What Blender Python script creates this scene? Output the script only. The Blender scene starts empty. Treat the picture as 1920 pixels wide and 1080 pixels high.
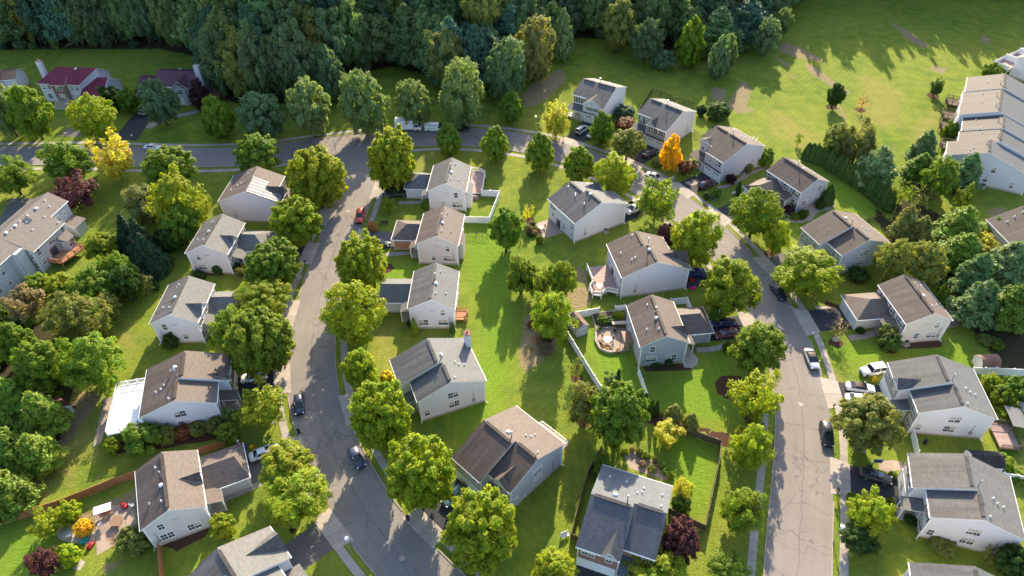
import bpy, math, random
import numpy as np
from mathutils import Vector

random.seed(7)
RNG = np.random.default_rng(11)
SC = bpy.context.scene
COL = SC.collection

# ------------------------------------------------------------------ camera
CAM_F, CAM_TH, CAM_H, CAM_ROLL = 1320.0, math.radians(42.5), 96.6, math.radians(0.7)
cam_d = bpy.data.cameras.new("camera")
cam_d.sensor_width = 36.0
cam_d.lens = 36.0 * CAM_F / 1920.0
cam_d.clip_end = 6000
cam = bpy.data.objects.new("camera", cam_d)
COL.objects.link(cam)
cam.location = (0, 0, CAM_H)
_R = Vector((1, 0, 0)); _U = Vector((0, math.sin(CAM_TH), math.cos(CAM_TH)))
_F = Vector((0, math.cos(CAM_TH), -math.sin(CAM_TH)))
_c, _s = math.cos(CAM_ROLL), math.sin(CAM_ROLL)
_R2 = _R * _c - _U * _s; _U2 = _R * _s + _U * _c
from mathutils import Matrix
M = Matrix(((_R2.x, _U2.x, -_F.x), (_R2.y, _U2.y, -_F.y), (_R2.z, _U2.z, -_F.z)))
cam.rotation_euler = M.to_euler()
SC.camera = cam


def at(px, py, z=0.0):
    """world point at height z that a survey reading (px, py) of the photograph refers to"""
    a0 = (px - 960) / CAM_F; b0 = -(py - 540) / CAM_F
    a = a0 * _c + b0 * _s; b = -a0 * _s + b0 * _c
    c, s = math.cos(CAM_TH), math.sin(CAM_TH)
    dx, dy, dz = a, c + b * s, -s + b * c
    t = (z - CAM_H) / dz
    return (dx * t, dy * t)


def depth_of(x, y, z):
    return y * math.cos(CAM_TH) - (z - CAM_H) * math.sin(CAM_TH)


# ------------------------------------------------------------------ world + sun
SUN_AZ = math.radians(10.0)      # sun stands 10 deg right of straight ahead
SUN_EL = math.radians(26.0)
w = bpy.data.worlds.new("World"); SC.world = w; w.use_nodes = True
nt = w.node_tree
sky = nt.nodes.new("ShaderNodeTexSky"); sky.sky_type = 'NISHITA'
sky.sun_disc = False; sky.sun_elevation = SUN_EL; sky.sun_rotation = SUN_AZ
sky.air_density = 1.0; sky.dust_density = 1.5; sky.ozone_density = 1.0
bg = nt.nodes["Background"]; bg.inputs[1].default_value = 0.15
nt.links.new(sky.outputs[0], bg.inputs[0])
sd = bpy.data.lights.new("sun", 'SUN'); sd.energy = 5.0; sd.angle = math.radians(0.55); sd.color = (1.0, 0.85, 0.60)
so = bpy.data.objects.new("sun", sd); COL.objects.link(so)
sdir = Vector((math.sin(SUN_AZ) * math.cos(SUN_EL), math.cos(SUN_AZ) * math.cos(SUN_EL), math.sin(SUN_EL)))
so.rotation_euler = sdir.to_track_quat('Z', 'Y').to_euler()
so.location = sdir * 300
SC.view_settings.view_transform = 'Standard'
SC.view_settings.look = 'None'
SC.view_settings.exposure = 1.38
SC.view_settings.gamma = 1.0


# ------------------------------------------------------------------ materials
def newmat(name):
    m = bpy.data.materials.new(name); m.use_nodes = True
    return m, m.node_tree.nodes, m.node_tree.links, m.node_tree.nodes["Principled BSDF"]


def N(nodes, typ, **kw):
    n = nodes.new(typ)
    for k, v in kw.items():
        if k in ('operation', 'blend_type', 'feature', 'data_type', 'attribute_name', 'noise_dimensions', 'wave_type', 'distance', 'bands_direction'):
            setattr(n, k, v)
        else:
            n.inputs[k].default_value = v
    return n


def noise_tex(nodes, links, vec, scale, detail=3.0, rough=0.55, dist=0.0):
    n = nodes.new("ShaderNodeTexNoise")
    n.inputs["Scale"].default_value = scale; n.inputs["Detail"].default_value = detail
    n.inputs["Roughness"].default_value = rough; n.inputs["Distortion"].default_value = dist
    if vec is not None: links.new(vec, n.inputs["Vector"])
    return n.outputs["Fac"]


def ramp(nodes, links, fac, lo, hi):
    n = nodes.new("ShaderNodeMapRange"); n.inputs[1].default_value = lo; n.inputs[2].default_value = hi
    n.clamp = True
    links.new(fac, n.inputs[0]); return n.outputs[0]


def mixc(nodes, links, fac, a, b, mode='MIX'):
    n = nodes.new("ShaderNodeMix"); n.data_type = 'RGBA'; n.blend_type = mode
    for sock, v in ((n.inputs[0], fac), (n.inputs[6], a), (n.inputs[7], b)):
        if hasattr(v, 'is_linked') or hasattr(v, 'links'): links.new(v, sock)
        elif isinstance(v, (int, float)): sock.default_value = v
        else: sock.default_value = (*v, 1.0)
    return n.outputs[2]


def mathn(nodes, links, op, a, b=None, clamp=False):
    n = nodes.new("ShaderNodeMath"); n.operation = op; n.use_clamp = clamp
    for i, v in enumerate((a, b)):
        if v is None: continue
        if isinstance(v, (int, float)): n.inputs[i].default_value = v
        else: links.new(v, n.inputs[i])
    return n.outputs[0]


def plain(name, col, rough=0.7, var=0.12, scale=1.2, metal=0.0, spec=0.3):
    m, nd, lk, p = newmat(name)
    tc = nd.new("ShaderNodeTexCoord")
    f = noise_tex(nd, lk, tc.outputs["Object"], scale, 4)
    c = mixc(nd, lk, f, tuple(max(0, x * (1 - var * 1.6)) for x in col), tuple(min(1, x * (1 + var)) for x in col))
    lk.new(c, p.inputs["Base Color"]); p.inputs["Roughness"].default_value = rough
    p.inputs["Metallic"].default_value = metal; p.inputs["Specular IOR Level"].default_value = spec
    return m


def objcol_mat(name, rough=0.6, var=0.15, scale=1.0, spec=0.3, coat=0.0):
    m, nd, lk, p = newmat(name)
    oi = nd.new("ShaderNodeObjectInfo"); tc = nd.new("ShaderNodeTexCoord")
    f = noise_tex(nd, lk, tc.outputs["Object"], scale, 4)
    g = ramp(nd, lk, f, 0.25, 0.75)
    v = nd.new("ShaderNodeMapRange"); v.inputs[3].default_value = 1 - var; v.inputs[4].default_value = 1 + var
    lk.new(g, v.inputs[0])
    c = nd.new("ShaderNodeVectorMath"); c.operation = 'SCALE'
    lk.new(oi.outputs["Color"], c.inputs[0]); lk.new(v.outputs[0], c.inputs["Scale"])
    lk.new(c.outputs[0], p.inputs["Base Color"])
    p.inputs["Roughness"].default_value = rough; p.inputs["Specular IOR Level"].default_value = spec
    p.inputs["Coat Weight"].default_value = coat; p.inputs["Coat Roughness"].default_value = 0.08
    return m


def siding_mat():
    m, nd, lk, p = newmat("lap_siding")
    oi = nd.new("ShaderNodeObjectInfo"); tc = nd.new("ShaderNodeTexCoord")
    sep = nd.new("ShaderNodeSeparateXYZ"); lk.new(tc.outputs["Object"], sep.inputs[0])
    saw = mathn(nd, lk, 'FRACT', mathn(nd, lk, 'MULTIPLY', sep.outputs[2], 4.6))
    line = ramp(nd, lk, saw, 0.0, 0.16)
    mp = nd.new("ShaderNodeMapping"); mp.inputs["Scale"].default_value = (0.35, 0.35, 1.0)
    lk.new(tc.outputs["Object"], mp.inputs[0])
    st = ramp(nd, lk, noise_tex(nd, lk, mp.outputs[0], 1.0, 4), 0.2, 0.8)
    low = ramp(nd, lk, mathn(nd, lk, 'ADD', sep.outputs[2], mathn(nd, lk, 'MULTIPLY', noise_tex(nd, lk, tc.outputs["Object"], 1.7, 3), 0.9)), 0.35, 1.2)
    v = mathn(nd, lk, 'MULTIPLY', mathn(nd, lk, 'ADD', mathn(nd, lk, 'MULTIPLY', line, 0.10), 0.90),
              mathn(nd, lk, 'ADD', mathn(nd, lk, 'MULTIPLY', st, 0.10), 0.93))
    c = nd.new("ShaderNodeVectorMath"); c.operation = 'SCALE'
    lk.new(oi.outputs["Color"], c.inputs[0]); lk.new(v, c.inputs["Scale"])
    stain = mixc(nd, lk, low, (0.83, 0.80, 0.72), (1, 1, 1))
    cc = mixc(nd, lk, 1.0, c.outputs[0], stain, 'MULTIPLY')
    lk.new(cc, p.inputs["Base Color"]); p.inputs["Roughness"].default_value = 0.55
    p.inputs["Specular IOR Level"].default_value = 0.25
    return m


def shingle_mat():
    m, nd, lk, p = newmat("roof_shingle")
    oi = nd.new("ShaderNodeObjectInfo"); uv = nd.new("ShaderNodeUVMap")
    geo = nd.new("ShaderNodeNewGeometry")
    mp = nd.new("ShaderNodeMapping"); mp.inputs["Scale"].default_value = (1.1, 0.09, 1)
    lk.new(uv.outputs[0], mp.inputs[0])
    off = nd.new("ShaderNodeVectorMath"); off.operation = 'ADD'
    lk.new(mp.outputs[0], off.inputs[0])
    rr = nd.new("ShaderNodeCombineXYZ"); lk.new(mathn(nd, lk, 'MULTIPLY', oi.outputs["Random"], 57.0), rr.inputs[0])
    lk.new(mathn(nd, lk, 'MULTIPLY', oi.outputs["Random"], 31.0), rr.inputs[1]); lk.new(rr.outputs[0], off.inputs[1])
    streak = ramp(nd, lk, noise_tex(nd, lk, off.outputs[0], 1.0, 5, 0.6, 0.4), 0.30, 0.78)
    # bluish algae washes low on the slope, rusty tint
    blot = ramp(nd, lk, noise_tex(nd, lk, off.outputs[0], 0.45, 3), 0.45, 0.75)
    br = nd.new("ShaderNodeTexBrick")
    br.inputs["Scale"].default_value = 1.0; br.inputs["Brick Width"].default_value = 0.55
    br.inputs["Row Height"].default_value = 0.21; br.inputs["Mortar Size"].default_value = 0.012
    br.inputs["Color1"].default_value = (1.12, 1.12, 1.12, 1); br.inputs["Color2"].default_value = (0.84, 0.84, 0.84, 1)
    br.inputs["Mortar"].default_value = (0.6, 0.6, 0.6, 1); br.inputs["Bias"].default_value = 0.0
    lk.new(uv.outputs[0], br.inputs["Vector"])
    c0 = mixc(nd, lk, 1.0, oi.outputs["Color"], br.outputs["Color"], 'MULTIPLY')
    st = mathn(nd, lk, 'MULTIPLY', mathn(nd, lk, 'ADD', mathn(nd, lk, 'MULTIPLY', streak, 0.75), 0.25), oi.outputs['Alpha'])  # alpha scales the streaks and an even darkening that paints a slope's shaded side
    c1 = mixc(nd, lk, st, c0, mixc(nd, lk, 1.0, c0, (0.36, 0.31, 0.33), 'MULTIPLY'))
    c2 = mixc(nd, lk, mathn(nd, lk, 'MULTIPLY', blot, 0.30), c1, mixc(nd, lk, 1.0, c1, (0.78, 0.62, 0.62), 'MULTIPLY'))
    lk.new(c2, p.inputs["Base Color"]); p.inputs["Roughness"].default_value = 0.75
    p.inputs["Specular IOR Level"].default_value = 0.35
    return m


def leaf_mat(name, trans=0.35):
    m, nd, lk, p = newmat(name)
    out = nd["Material Output"]
    oi = nd.new("ShaderNodeObjectInfo"); geo = nd.new("ShaderNodeNewGeometry"); tc = nd.new("ShaderNodeTexCoord")
    r = nd.new("ShaderNodeMapRange"); r.inputs[3].default_value = 0.82; r.inputs[4].default_value = 1.40
    lk.new(geo.outputs["Random Per Island"], r.inputs[0])
    big = ramp(nd, lk, noise_tex(nd, lk, geo.outputs["Position"], 0.55, 3), 0.3, 0.7)
    hs = nd.new("ShaderNodeHueSaturation")
    lk.new(oi.outputs["Color"], hs.inputs["Color"])
    hr = nd.new("ShaderNodeMapRange"); hr.inputs[3].default_value = 0.475; hr.inputs[4].default_value = 0.522
    lk.new(big, hr.inputs[0]); lk.new(hr.outputs[0], hs.inputs["Hue"])
    cl = nd.new('ShaderNodeMapRange'); cl.inputs[3].default_value = 0.80; cl.inputs[4].default_value = 1.16; lk.new(ramp(nd, lk, noise_tex(nd, lk, geo.outputs['Position'], 1.1, 2), 0.32, 0.68), cl.inputs[0])
    lk.new(mathn(nd, lk, 'MULTIPLY', r.outputs[0], cl.outputs[0]), hs.inputs["Value"]); hs.inputs["Saturation"].default_value = 1.0
    p.inputs["Roughness"].default_value = 0.55; p.inputs["Specular IOR Level"].default_value = 0.25
    lk.new(hs.outputs[0], p.inputs["Base Color"])
    tr = nd.new("ShaderNodeBsdfTranslucent")
    tcol = mixc(nd, lk, 1.0, hs.outputs[0], (1.45, 1.40, 0.55), 'MULTIPLY')
    lk.new(tcol, tr.inputs["Color"])
    mx = nd.new("ShaderNodeMixShader"); mx.inputs[0].default_value = trans
    lk.new(p.outputs[0], mx.inputs[1]); lk.new(tr.outputs[0], mx.inputs[2]); lk.new(mx.outputs[0], out.inputs[0])
    return m


def ground_mat():
    m, nd, lk, p = newmat("lawn_ground")
    geo = nd.new("ShaderNodeNewGeometry"); P = geo.outputs["Position"]
    n1 = ramp(nd, lk, noise_tex(nd, lk, P, 0.045, 3), 0.35, 0.68)
    n2 = ramp(nd, lk, noise_tex(nd, lk, P, 0.30, 4, 0.6), 0.35, 0.72)
    n3 = ramp(nd, lk, noise_tex(nd, lk, P, 2.1, 4, 0.7), 0.30, 0.72)
    n4 = ramp(nd, lk, noise_tex(nd, lk, P, 7.0, 2, 0.7), 0.25, 0.75)
    att = nd.new("ShaderNodeAttribute"); att.attribute_name = "cover"
    sep = nd.new("ShaderNodeSeparateColor"); lk.new(att.outputs["Color"], sep.inputs[0])
    att2 = nd.new("ShaderNodeAttribute"); att2.attribute_name = "cover_b"
    sep2 = nd.new("ShaderNodeSeparateColor"); lk.new(att2.outputs["Color"], sep2.inputs[0])
    g = mixc(nd, lk, n2, (0.112, 0.192, 0.022), (0.285, 0.325, 0.034))
    g = mixc(nd, lk, mathn(nd, lk, 'MULTIPLY', n1, 0.55), g, (0.355, 0.335, 0.055))
    g = mixc(nd, lk, mathn(nd, lk, 'MULTIPLY', n3, 0.45), g, (0.052, 0.108, 0.020))
    lush = mixc(nd, lk, n3, (0.105, 0.210, 0.020), (0.230, 0.335, 0.028))
    g = mixc(nd, lk, sep2.outputs[0], g, lush)
    vc = nd.new("ShaderNodeTexVoronoi"); vc.inputs["Scale"].default_value = 0.045
    pw = nd.new("ShaderNodeVectorMath"); pw.operation = 'ADD'; lk.new(P, pw.inputs[0])
    wv = nd.new("ShaderNodeTexNoise"); wv.inputs["Scale"].default_value = 0.12; lk.new(P, wv.inputs["Vector"])
    ws = nd.new("ShaderNodeVectorMath"); ws.operation = 'SCALE'; ws.inputs["Scale"].default_value = 7.0; lk.new(wv.outputs["Color"], ws.inputs[0]); lk.new(ws.outputs[0], pw.inputs[1])
    lk.new(pw.outputs[0], vc.inputs["Vector"])
    lot = nd.new("ShaderNodeSeparateColor"); lk.new(vc.outputs["Color"], lot.inputs[0])
    g = mixc(nd, lk, mathn(nd, lk, 'MULTIPLY', lot.outputs[0], 0.30), g, mixc(nd, lk, 1.0, g, (0.70, 0.82, 0.8), 'MULTIPLY'))
    # mowing passes, their direction changing from lot to lot
    sx = nd.new("ShaderNodeSeparateXYZ"); lk.new(P, sx.inputs[0])
    ang = mathn(nd, lk, 'MULTIPLY', mathn(nd, lk, 'FLOOR', mathn(nd, lk, 'MULTIPLY', lot.outputs[1], 3.99)), 0.8)
    pr = mathn(nd, lk, 'ADD', mathn(nd, lk, 'MULTIPLY', sx.outputs[0], mathn(nd, lk, 'COSINE', ang)), mathn(nd, lk, 'MULTIPLY', sx.outputs[1], mathn(nd, lk, 'SINE', ang)))
    mow = ramp(nd, lk, mathn(nd, lk, 'SINE', mathn(nd, lk, 'ADD', mathn(nd, lk, 'MULTIPLY', pr, 4.2), mathn(nd, lk, 'MULTIPLY', n2, 2.0))), -0.5, 0.5)
    g = mixc(nd, lk, mathn(nd, lk, 'MULTIPLY', mow, 0.22), g, mixc(nd, lk, 1.0, g, (0.66, 0.74, 0.7), 'MULTIPLY'))
    tex = mixc(nd, lk, n4, (0.72, 0.72, 0.72), (1.25, 1.25, 1.25))
    g = mixc(nd, lk, 1.0, g, tex, 'MULTIPLY')

    def edge(ch, wob=0.55, lo=0.42, hi=0.58, scale=0.9):
        nn = mathn(nd, lk, 'MULTIPLY', mathn(nd, lk, 'SUBTRACT', noise_tex(nd, lk, P, scale, 5, 0.7), 0.5), wob * 2)
        return ramp(nd, lk, mathn(nd, lk, 'ADD', ch, nn), lo, hi)
    dry = mixc(nd, lk, n3, (0.250, 0.195, 0.060), (0.360, 0.300, 0.100))
    g = mixc(nd, lk, mathn(nd, lk, 'MULTIPLY', edge(sep.outputs[1], 1.1, 0.30, 0.95, 0.35), 0.55), g, dry)
    soil = mixc(nd, lk, n3, (0.170, 0.120, 0.070), (0.400, 0.300, 0.190))
    soil = mixc(nd, lk, 1.0, soil, tex, 'MULTIPLY')
    st2 = nd.new("ShaderNodeMapping"); st2.inputs["Rotation"].default_value = (0, 0, 0.7); st2.inputs["Scale"].default_value = (0.25, 1.3, 1); lk.new(P, st2.inputs[0])
    stn = mathn(nd, lk, 'MULTIPLY', mathn(nd, lk, 'SUBTRACT', noise_tex(nd, lk, st2.outputs[0], 1.0, 5, 0.7), 0.5), 1.5)
    g = mixc(nd, lk, mathn(nd, lk, 'MULTIPLY', edge(mathn(nd, lk, 'ADD', sep.outputs[0], mathn(nd, lk, 'MULTIPLY', stn, sep.outputs[0])), 0.75, 0.40, 0.66), 0.88), g, soil)
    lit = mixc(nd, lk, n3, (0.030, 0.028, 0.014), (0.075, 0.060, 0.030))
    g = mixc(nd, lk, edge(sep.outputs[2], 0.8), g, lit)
    mul = mixc(nd, lk, n4, (0.050, 0.026, 0.018), (0.125, 0.066, 0.045))
    g = mixc(nd, lk, edge(sep2.outputs[1], 0.12, 0.45, 0.55, 2.0), g, mul)
    lk.new(g, p.inputs["Base Color"]); p.inputs["Roughness"].default_value = 0.95
    p.inputs["Specular IOR Level"].default_value = 0.1
    b = nd.new("ShaderNodeBump"); b.inputs["Strength"].default_value = 0.7; b.inputs["Distance"].default_value = 0.15
    lk.new(mathn(nd, lk, 'ADD', n4, n3), b.inputs["Height"]); lk.new(b.outputs[0], p.inputs["Normal"])
    return m


def asphalt_mat(name, col, crack=1.0, seam=True, cscale=0.12):
    m, nd, lk, p = newmat(name)
    geo = nd.new("ShaderNodeNewGeometry"); P = geo.outputs["Position"]
    uv = nd.new("ShaderNodeUVMap")
    sp = nd.new("ShaderNodeSeparateXYZ"); lk.new(uv.outputs[0], sp.inputs[0])
    fine = ramp(nd, lk, noise_tex(nd, lk, P, 9.0, 2, 0.8), 0.2, 0.8)
    big = ramp(nd, lk, noise_tex(nd, lk, P, 0.12, 4), 0.3, 0.7)
    mid = ramp(nd, lk, noise_tex(nd, lk, P, 0.9, 4), 0.3, 0.75)
    c = mixc(nd, lk, big, tuple(x * 0.86 for x in col), tuple(x * 1.10 for x in col))
    c = mixc(nd, lk, mathn(nd, lk, 'MULTIPLY', mid, 0.25), c, tuple(x * 0.72 for x in col))
    mpv = nd.new('ShaderNodeMapping'); mpv.inputs['Scale'].default_value = (0.9, 0.035, 1); lk.new(uv.outputs[0], mpv.inputs[0])
    lane = ramp(nd, lk, noise_tex(nd, lk, mpv.outputs[0], 1.0, 3, 0.6), 0.40, 0.72)
    c = mixc(nd, lk, mathn(nd, lk, 'MULTIPLY', lane, 0.28), c, tuple(x * 0.66 for x in col))
    c = mixc(nd, lk, 1.0, c, mixc(nd, lk, fine, (0.88, 0.88, 0.88), (1.10, 1.10, 1.10)), 'MULTIPLY')
    if crack > 0:
        wob = nd.new("ShaderNodeTexNoise"); wob.inputs["Scale"].default_value = 0.55; wob.inputs["Detail"].default_value = 4
        lk.new(P, wob.inputs["Vector"])
        vm = nd.new("ShaderNodeVectorMath"); vm.operation = 'SCALE'; lk.new(wob.outputs["Color"], vm.inputs[0]); vm.inputs["Scale"].default_value = 3.2
        va = nd.new("ShaderNodeVectorMath"); va.operation = 'ADD'; lk.new(P, va.inputs[0]); lk.new(vm.outputs[0], va.inputs[1])
        vo = nd.new("ShaderNodeTexVoronoi"); vo.feature = 'DISTANCE_TO_EDGE'; vo.inputs["Scale"].default_value = cscale
        lk.new(va.outputs[0], vo.inputs["Vector"])
        lines = mathn(nd, lk, 'SUBTRACT', 1.0, ramp(nd, lk, vo.outputs[0], 0.003, 0.010))
        gate = ramp(nd, lk, noise_tex(nd, lk, P, 0.09, 2), 0.40, 0.52)
        k = mathn(nd, lk, 'MULTIPLY', lines, gate)
        vo2 = nd.new("ShaderNodeTexVoronoi"); vo2.feature = 'DISTANCE_TO_EDGE'; vo2.inputs["Scale"].default_value = cscale * 2.3
        lk.new(va.outputs[0], vo2.inputs["Vector"])
        l2 = mathn(nd, lk, 'SUBTRACT', 1.0, ramp(nd, lk, vo2.outputs[0], 0.003, 0.012))
        g2 = ramp(nd, lk, noise_tex(nd, lk, P, 0.13, 2), 0.60, 0.66)
        k = mathn(nd, lk, 'MAXIMUM', k, mathn(nd, lk, 'MULTIPLY', l2, g2))
        if seam:
            wn = mathn(nd, lk, 'MULTIPLY', mathn(nd, lk, 'SUBTRACT', noise_tex(nd, lk, P, 0.5, 3), 0.5), 0.9)
            dist = mathn(nd, lk, 'ABSOLUTE', mathn(nd, lk, 'ADD', sp.outputs[0], wn))
            s1 = mathn(nd, lk, 'SUBTRACT', 1.0, ramp(nd, lk, dist, 0.035, 0.085))
            k = mathn(nd, lk, 'MAXIMUM', k, mathn(nd, lk, 'MULTIPLY', s1, 0.8))
            fr = mathn(nd, lk, 'FRACT', mathn(nd, lk, 'DIVIDE', mathn(nd, lk, 'ADD', sp.outputs[1], mathn(nd, lk, 'MULTIPLY', noise_tex(nd, lk, P, 0.22, 3), 5.0)), 7.5))
            s2 = mathn(nd, lk, 'SUBTRACT', 1.0, ramp(nd, lk, mathn(nd, lk, 'ABSOLUTE', mathn(nd, lk, 'SUBTRACT', fr, 0.5)), 0.004, 0.011))
            k = mathn(nd, lk, 'MAXIMUM', k, mathn(nd, lk, 'MULTIPLY', s2, 0.75))
        c = mixc(nd, lk, mathn(nd, lk, 'MULTIPLY', k, 0.48 * crack), c, (0.030, 0.028, 0.028))
    lk.new(c, p.inputs["Base Color"]); p.inputs["Roughness"].default_value = 0.88
    p.inputs["Specular IOR Level"].default_value = 0.25
    return m


def slab_mat(name, col, joint=1.5):
    m, nd, lk, p = newmat(name)
    geo = nd.new("ShaderNodeNewGeometry"); P = geo.outputs["Position"]; uv = nd.new("ShaderNodeUVMap")
    sp = nd.new("ShaderNodeSeparateXYZ"); lk.new(uv.outputs[0], sp.inputs[0])
    q = mathn(nd, lk, 'DIVIDE', sp.outputs[1], joint)
    fr = mathn(nd, lk, 'FRACT', q)
    j = mathn(nd, lk, 'SUBTRACT', 1.0, ramp(nd, lk, mathn(nd, lk, 'ABSOLUTE', mathn(nd, lk, 'SUBTRACT', fr, 0.5)), 0.012, 0.035))
    wn = nd.new("ShaderNodeTexWhiteNoise"); wn.noise_dimensions = '1D'; lk.new(mathn(nd, lk, 'FLOOR', mathn(nd, lk, 'ADD', q, 0.5)), wn.inputs["W"])
    n = ramp(nd, lk, noise_tex(nd, lk, P, 1.3, 5, 0.65), 0.25, 0.75)
    c = mixc(nd, lk, n, tuple(x * 0.80 for x in col), tuple(x * 1.08 for x in col))
    sv = nd.new("ShaderNodeMapRange"); sv.inputs[3].default_value = 0.86; sv.inputs[4].default_value = 1.08; lk.new(wn.outputs[0], sv.inputs[0])
    vs = nd.new("ShaderNodeVectorMath"); vs.operation = 'SCALE'; lk.new(c, vs.inputs[0]); lk.new(sv.outputs[0], vs.inputs["Scale"])
    c = mixc(nd, lk, mathn(nd, lk, 'MULTIPLY', j, 0.5), vs.outputs[0], tuple(x * 0.4 for x in col))
    lk.new(c, p.inputs["Base Color"]); p.inputs["Roughness"].default_value = 0.9
    p.inputs["Specular IOR Level"].default_value = 0.2
    return m


def plank_mat(name, col, axis=0, wdt=0.14):
    m, nd, lk, p = newmat(name)
    tc = nd.new("ShaderNodeTexCoord"); sp = nd.new("ShaderNodeSeparateXYZ"); lk.new(tc.outputs["Object"], sp.inputs[0])
    q = mathn(nd, lk, 'DIVIDE', sp.outputs[axis], wdt)
    wn = nd.new("ShaderNodeTexWhiteNoise"); wn.noise_dimensions = '1D'; lk.new(mathn(nd, lk, 'FLOOR', q), wn.inputs["W"])
    n = noise_tex(nd, lk, tc.outputs["Object"], 2.0, 4)
    gap = ramp(nd, lk, mathn(nd, lk, 'FRACT', q), 0.0, 0.12)
    v = mathn(nd, lk, 'MULTIPLY', mathn(nd, lk, 'ADD', mathn(nd, lk, 'MULTIPLY', wn.outputs[0], 0.30), 0.80), mathn(nd, lk, 'ADD', mathn(nd, lk, 'MULTIPLY', gap, 0.35), 0.65))
    v = mathn(nd, lk, 'MULTIPLY', v, mathn(nd, lk, 'ADD', mathn(nd, lk, 'MULTIPLY', n, 0.4), 0.8))
    c = nd.new("ShaderNodeVectorMath"); c.operation = 'SCALE'; c.inputs[0].default_value = col; lk.new(v, c.inputs["Scale"])
    lk.new(c.outputs[0], p.inputs["Base Color"]); p.inputs["Roughness"].default_value = 0.8
    return m


def brick_mat(name, c1, c2, mortar):
    m, nd, lk, p = newmat(name)
    tc = nd.new("ShaderNodeTexCoord"); sp = nd.new("ShaderNodeSeparateXYZ"); lk.new(tc.outputs["Object"], sp.inputs[0])
    cb = nd.new("ShaderNodeCombineXYZ"); lk.new(mathn(nd, lk, 'ADD', sp.outputs[0], sp.outputs[1]), cb.inputs[0]); lk.new(sp.outputs[2], cb.inputs[1])
    br = nd.new("ShaderNodeTexBrick"); br.inputs["Scale"].default_value = 1.0
    br.inputs["Brick Width"].default_value = 0.24; br.inputs["Row Height"].default_value = 0.085; br.inputs["Mortar Size"].default_value = 0.010
    br.inputs["Color1"].default_value = (*c1, 1); br.inputs["Color2"].default_value = (*c2, 1); br.inputs["Mortar"].default_value = (*mortar, 1)
    lk.new(cb.outputs[0], br.inputs["Vector"])
    n = ramp(nd, lk, noise_tex(nd, lk, tc.outputs["Object"], 1.4, 4), 0.25, 0.75)
    c = mixc(nd, lk, 1.0, br.outputs["Color"], mixc(nd, lk, n, (0.8, 0.8, 0.8), (1.12, 1.12, 1.12)), 'MULTIPLY')
    lk.new(c, p.inputs["Base Color"]); p.inputs["Roughness"].default_value = 0.85
    return m


MT = {}
MT['siding'] = siding_mat()
MT['shingle'] = shingle_mat()
MT['trim'] = plain("white_trim", (0.78, 0.77, 0.76), 0.45, 0.05, 0.8)
MT['found'] = plain("foundation_concrete", (0.40, 0.34, 0.28), 0.9, 0.18, 2.0)
MT['brick'] = brick_mat("red_brick", (0.28, 0.105, 0.075), (0.20, 0.075, 0.06), (0.34, 0.27, 0.23))
MT['brick_o'] = brick_mat("orange_brick", (0.46, 0.19, 0.10), (0.36, 0.14, 0.075), (0.45, 0.33, 0.26))
MT['brick_t'] = brick_mat("tan_brick", (0.36, 0.31, 0.28), (0.25, 0.22, 0.20), (0.42, 0.39, 0.36))
MT['glass'] = plain("window_glass", (0.050, 0.058, 0.070), 0.10, 0.1, 1.0, 0.0, 0.8)
MT['blind'] = plain("window_blind", (0.42, 0.39, 0.34), 0.5, 0.1, 3.0)
MT['bark'] = plain("bark", (0.085, 0.062, 0.045), 0.95, 0.3, 3.0)
MT['leaf'] = leaf_mat("leaf_foliage", 0.54)
MT['needle'] = leaf_mat("needle_foliage", 0.28)
MT['ground'] = ground_mat()
MT['road'] = asphalt_mat("road_asphalt", (0.235, 0.208, 0.188))
MT['drive_d'] = asphalt_mat("dark_asphalt", (0.045, 0.046, 0.055), 0.25, False, 0.3)
MT['drive_g'] = asphalt_mat("grey_asphalt", (0.125, 0.118, 0.115), 0.4, False, 0.3)
MT['walk'] = slab_mat("concrete_slabs", (0.36, 0.32, 0.285))
MT['apron'] = slab_mat("apron_concrete", (0.40, 0.345, 0.30), 1.6)
MT['kerb'] = plain("kerb_concrete", (0.34, 0.29, 0.245), 0.9, 0.2, 1.5)
MT['paver'] = brick_mat("paver", (0.36, 0.275, 0.215), (0.31, 0.24, 0.195), (0.25, 0.19, 0.15))
MT['gravel'] = plain("pale_gravel", (0.42, 0.37, 0.31), 0.95, 0.35, 4.0)
MT['paint'] = objcol_mat("car_paint", 0.32, 0.03, 0.5, 0.5, 0.4)
MT['carglass'] = plain("car_glass", (0.020, 0.026, 0.032), 0.04, 0.05, 1.0, 0.0, 0.9)
MT['tyre'] = plain("tyre_rubber", (0.02, 0.02, 0.02), 0.85, 0.1)
MT['rim'] = plain("wheel_rim", (0.45, 0.45, 0.46), 0.35, 0.05, 1, 0.8)
MT['lamp_c'] = plain("clear_lamp", (0.75, 0.76, 0.78), 0.12, 0.03)
MT['lamp_r'] = plain("red_lamp", (0.38, 0.012, 0.012), 0.2, 0.05)
MT['black'] = plain("black_plastic", (0.018, 0.018, 0.020), 0.6, 0.1)
MT['vinyl'] = plain("white_vinyl", (0.80, 0.80, 0.81), 0.4, 0.05, 0.6)
MT['cedar'] = plank_mat("stained_cedar", (0.36, 0.155, 0.060), 0, 0.16)
MT['oldwood'] = plank_mat("weathered_wood", (0.11, 0.080, 0.052), 0, 0.16)
MT['deck_pink'] = plank_mat("mauve_deck_boards", (0.36, 0.245, 0.22), 0, 0.15)
MT['deck_orange'] = plank_mat("orange_deck_boards", (0.50, 0.235, 0.12), 0, 0.15)
MT['deck_white'] = plain("white_deck_surface", (0.80, 0.80, 0.80), 0.5, 0.04, 0.7)
MT['metal'] = plain("galvanised_metal", (0.42, 0.43, 0.45), 0.4, 0.08, 2, 0.6)
MT['paintobj'] = objcol_mat("painted_surface", 0.5, 0.06, 1.0)
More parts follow.
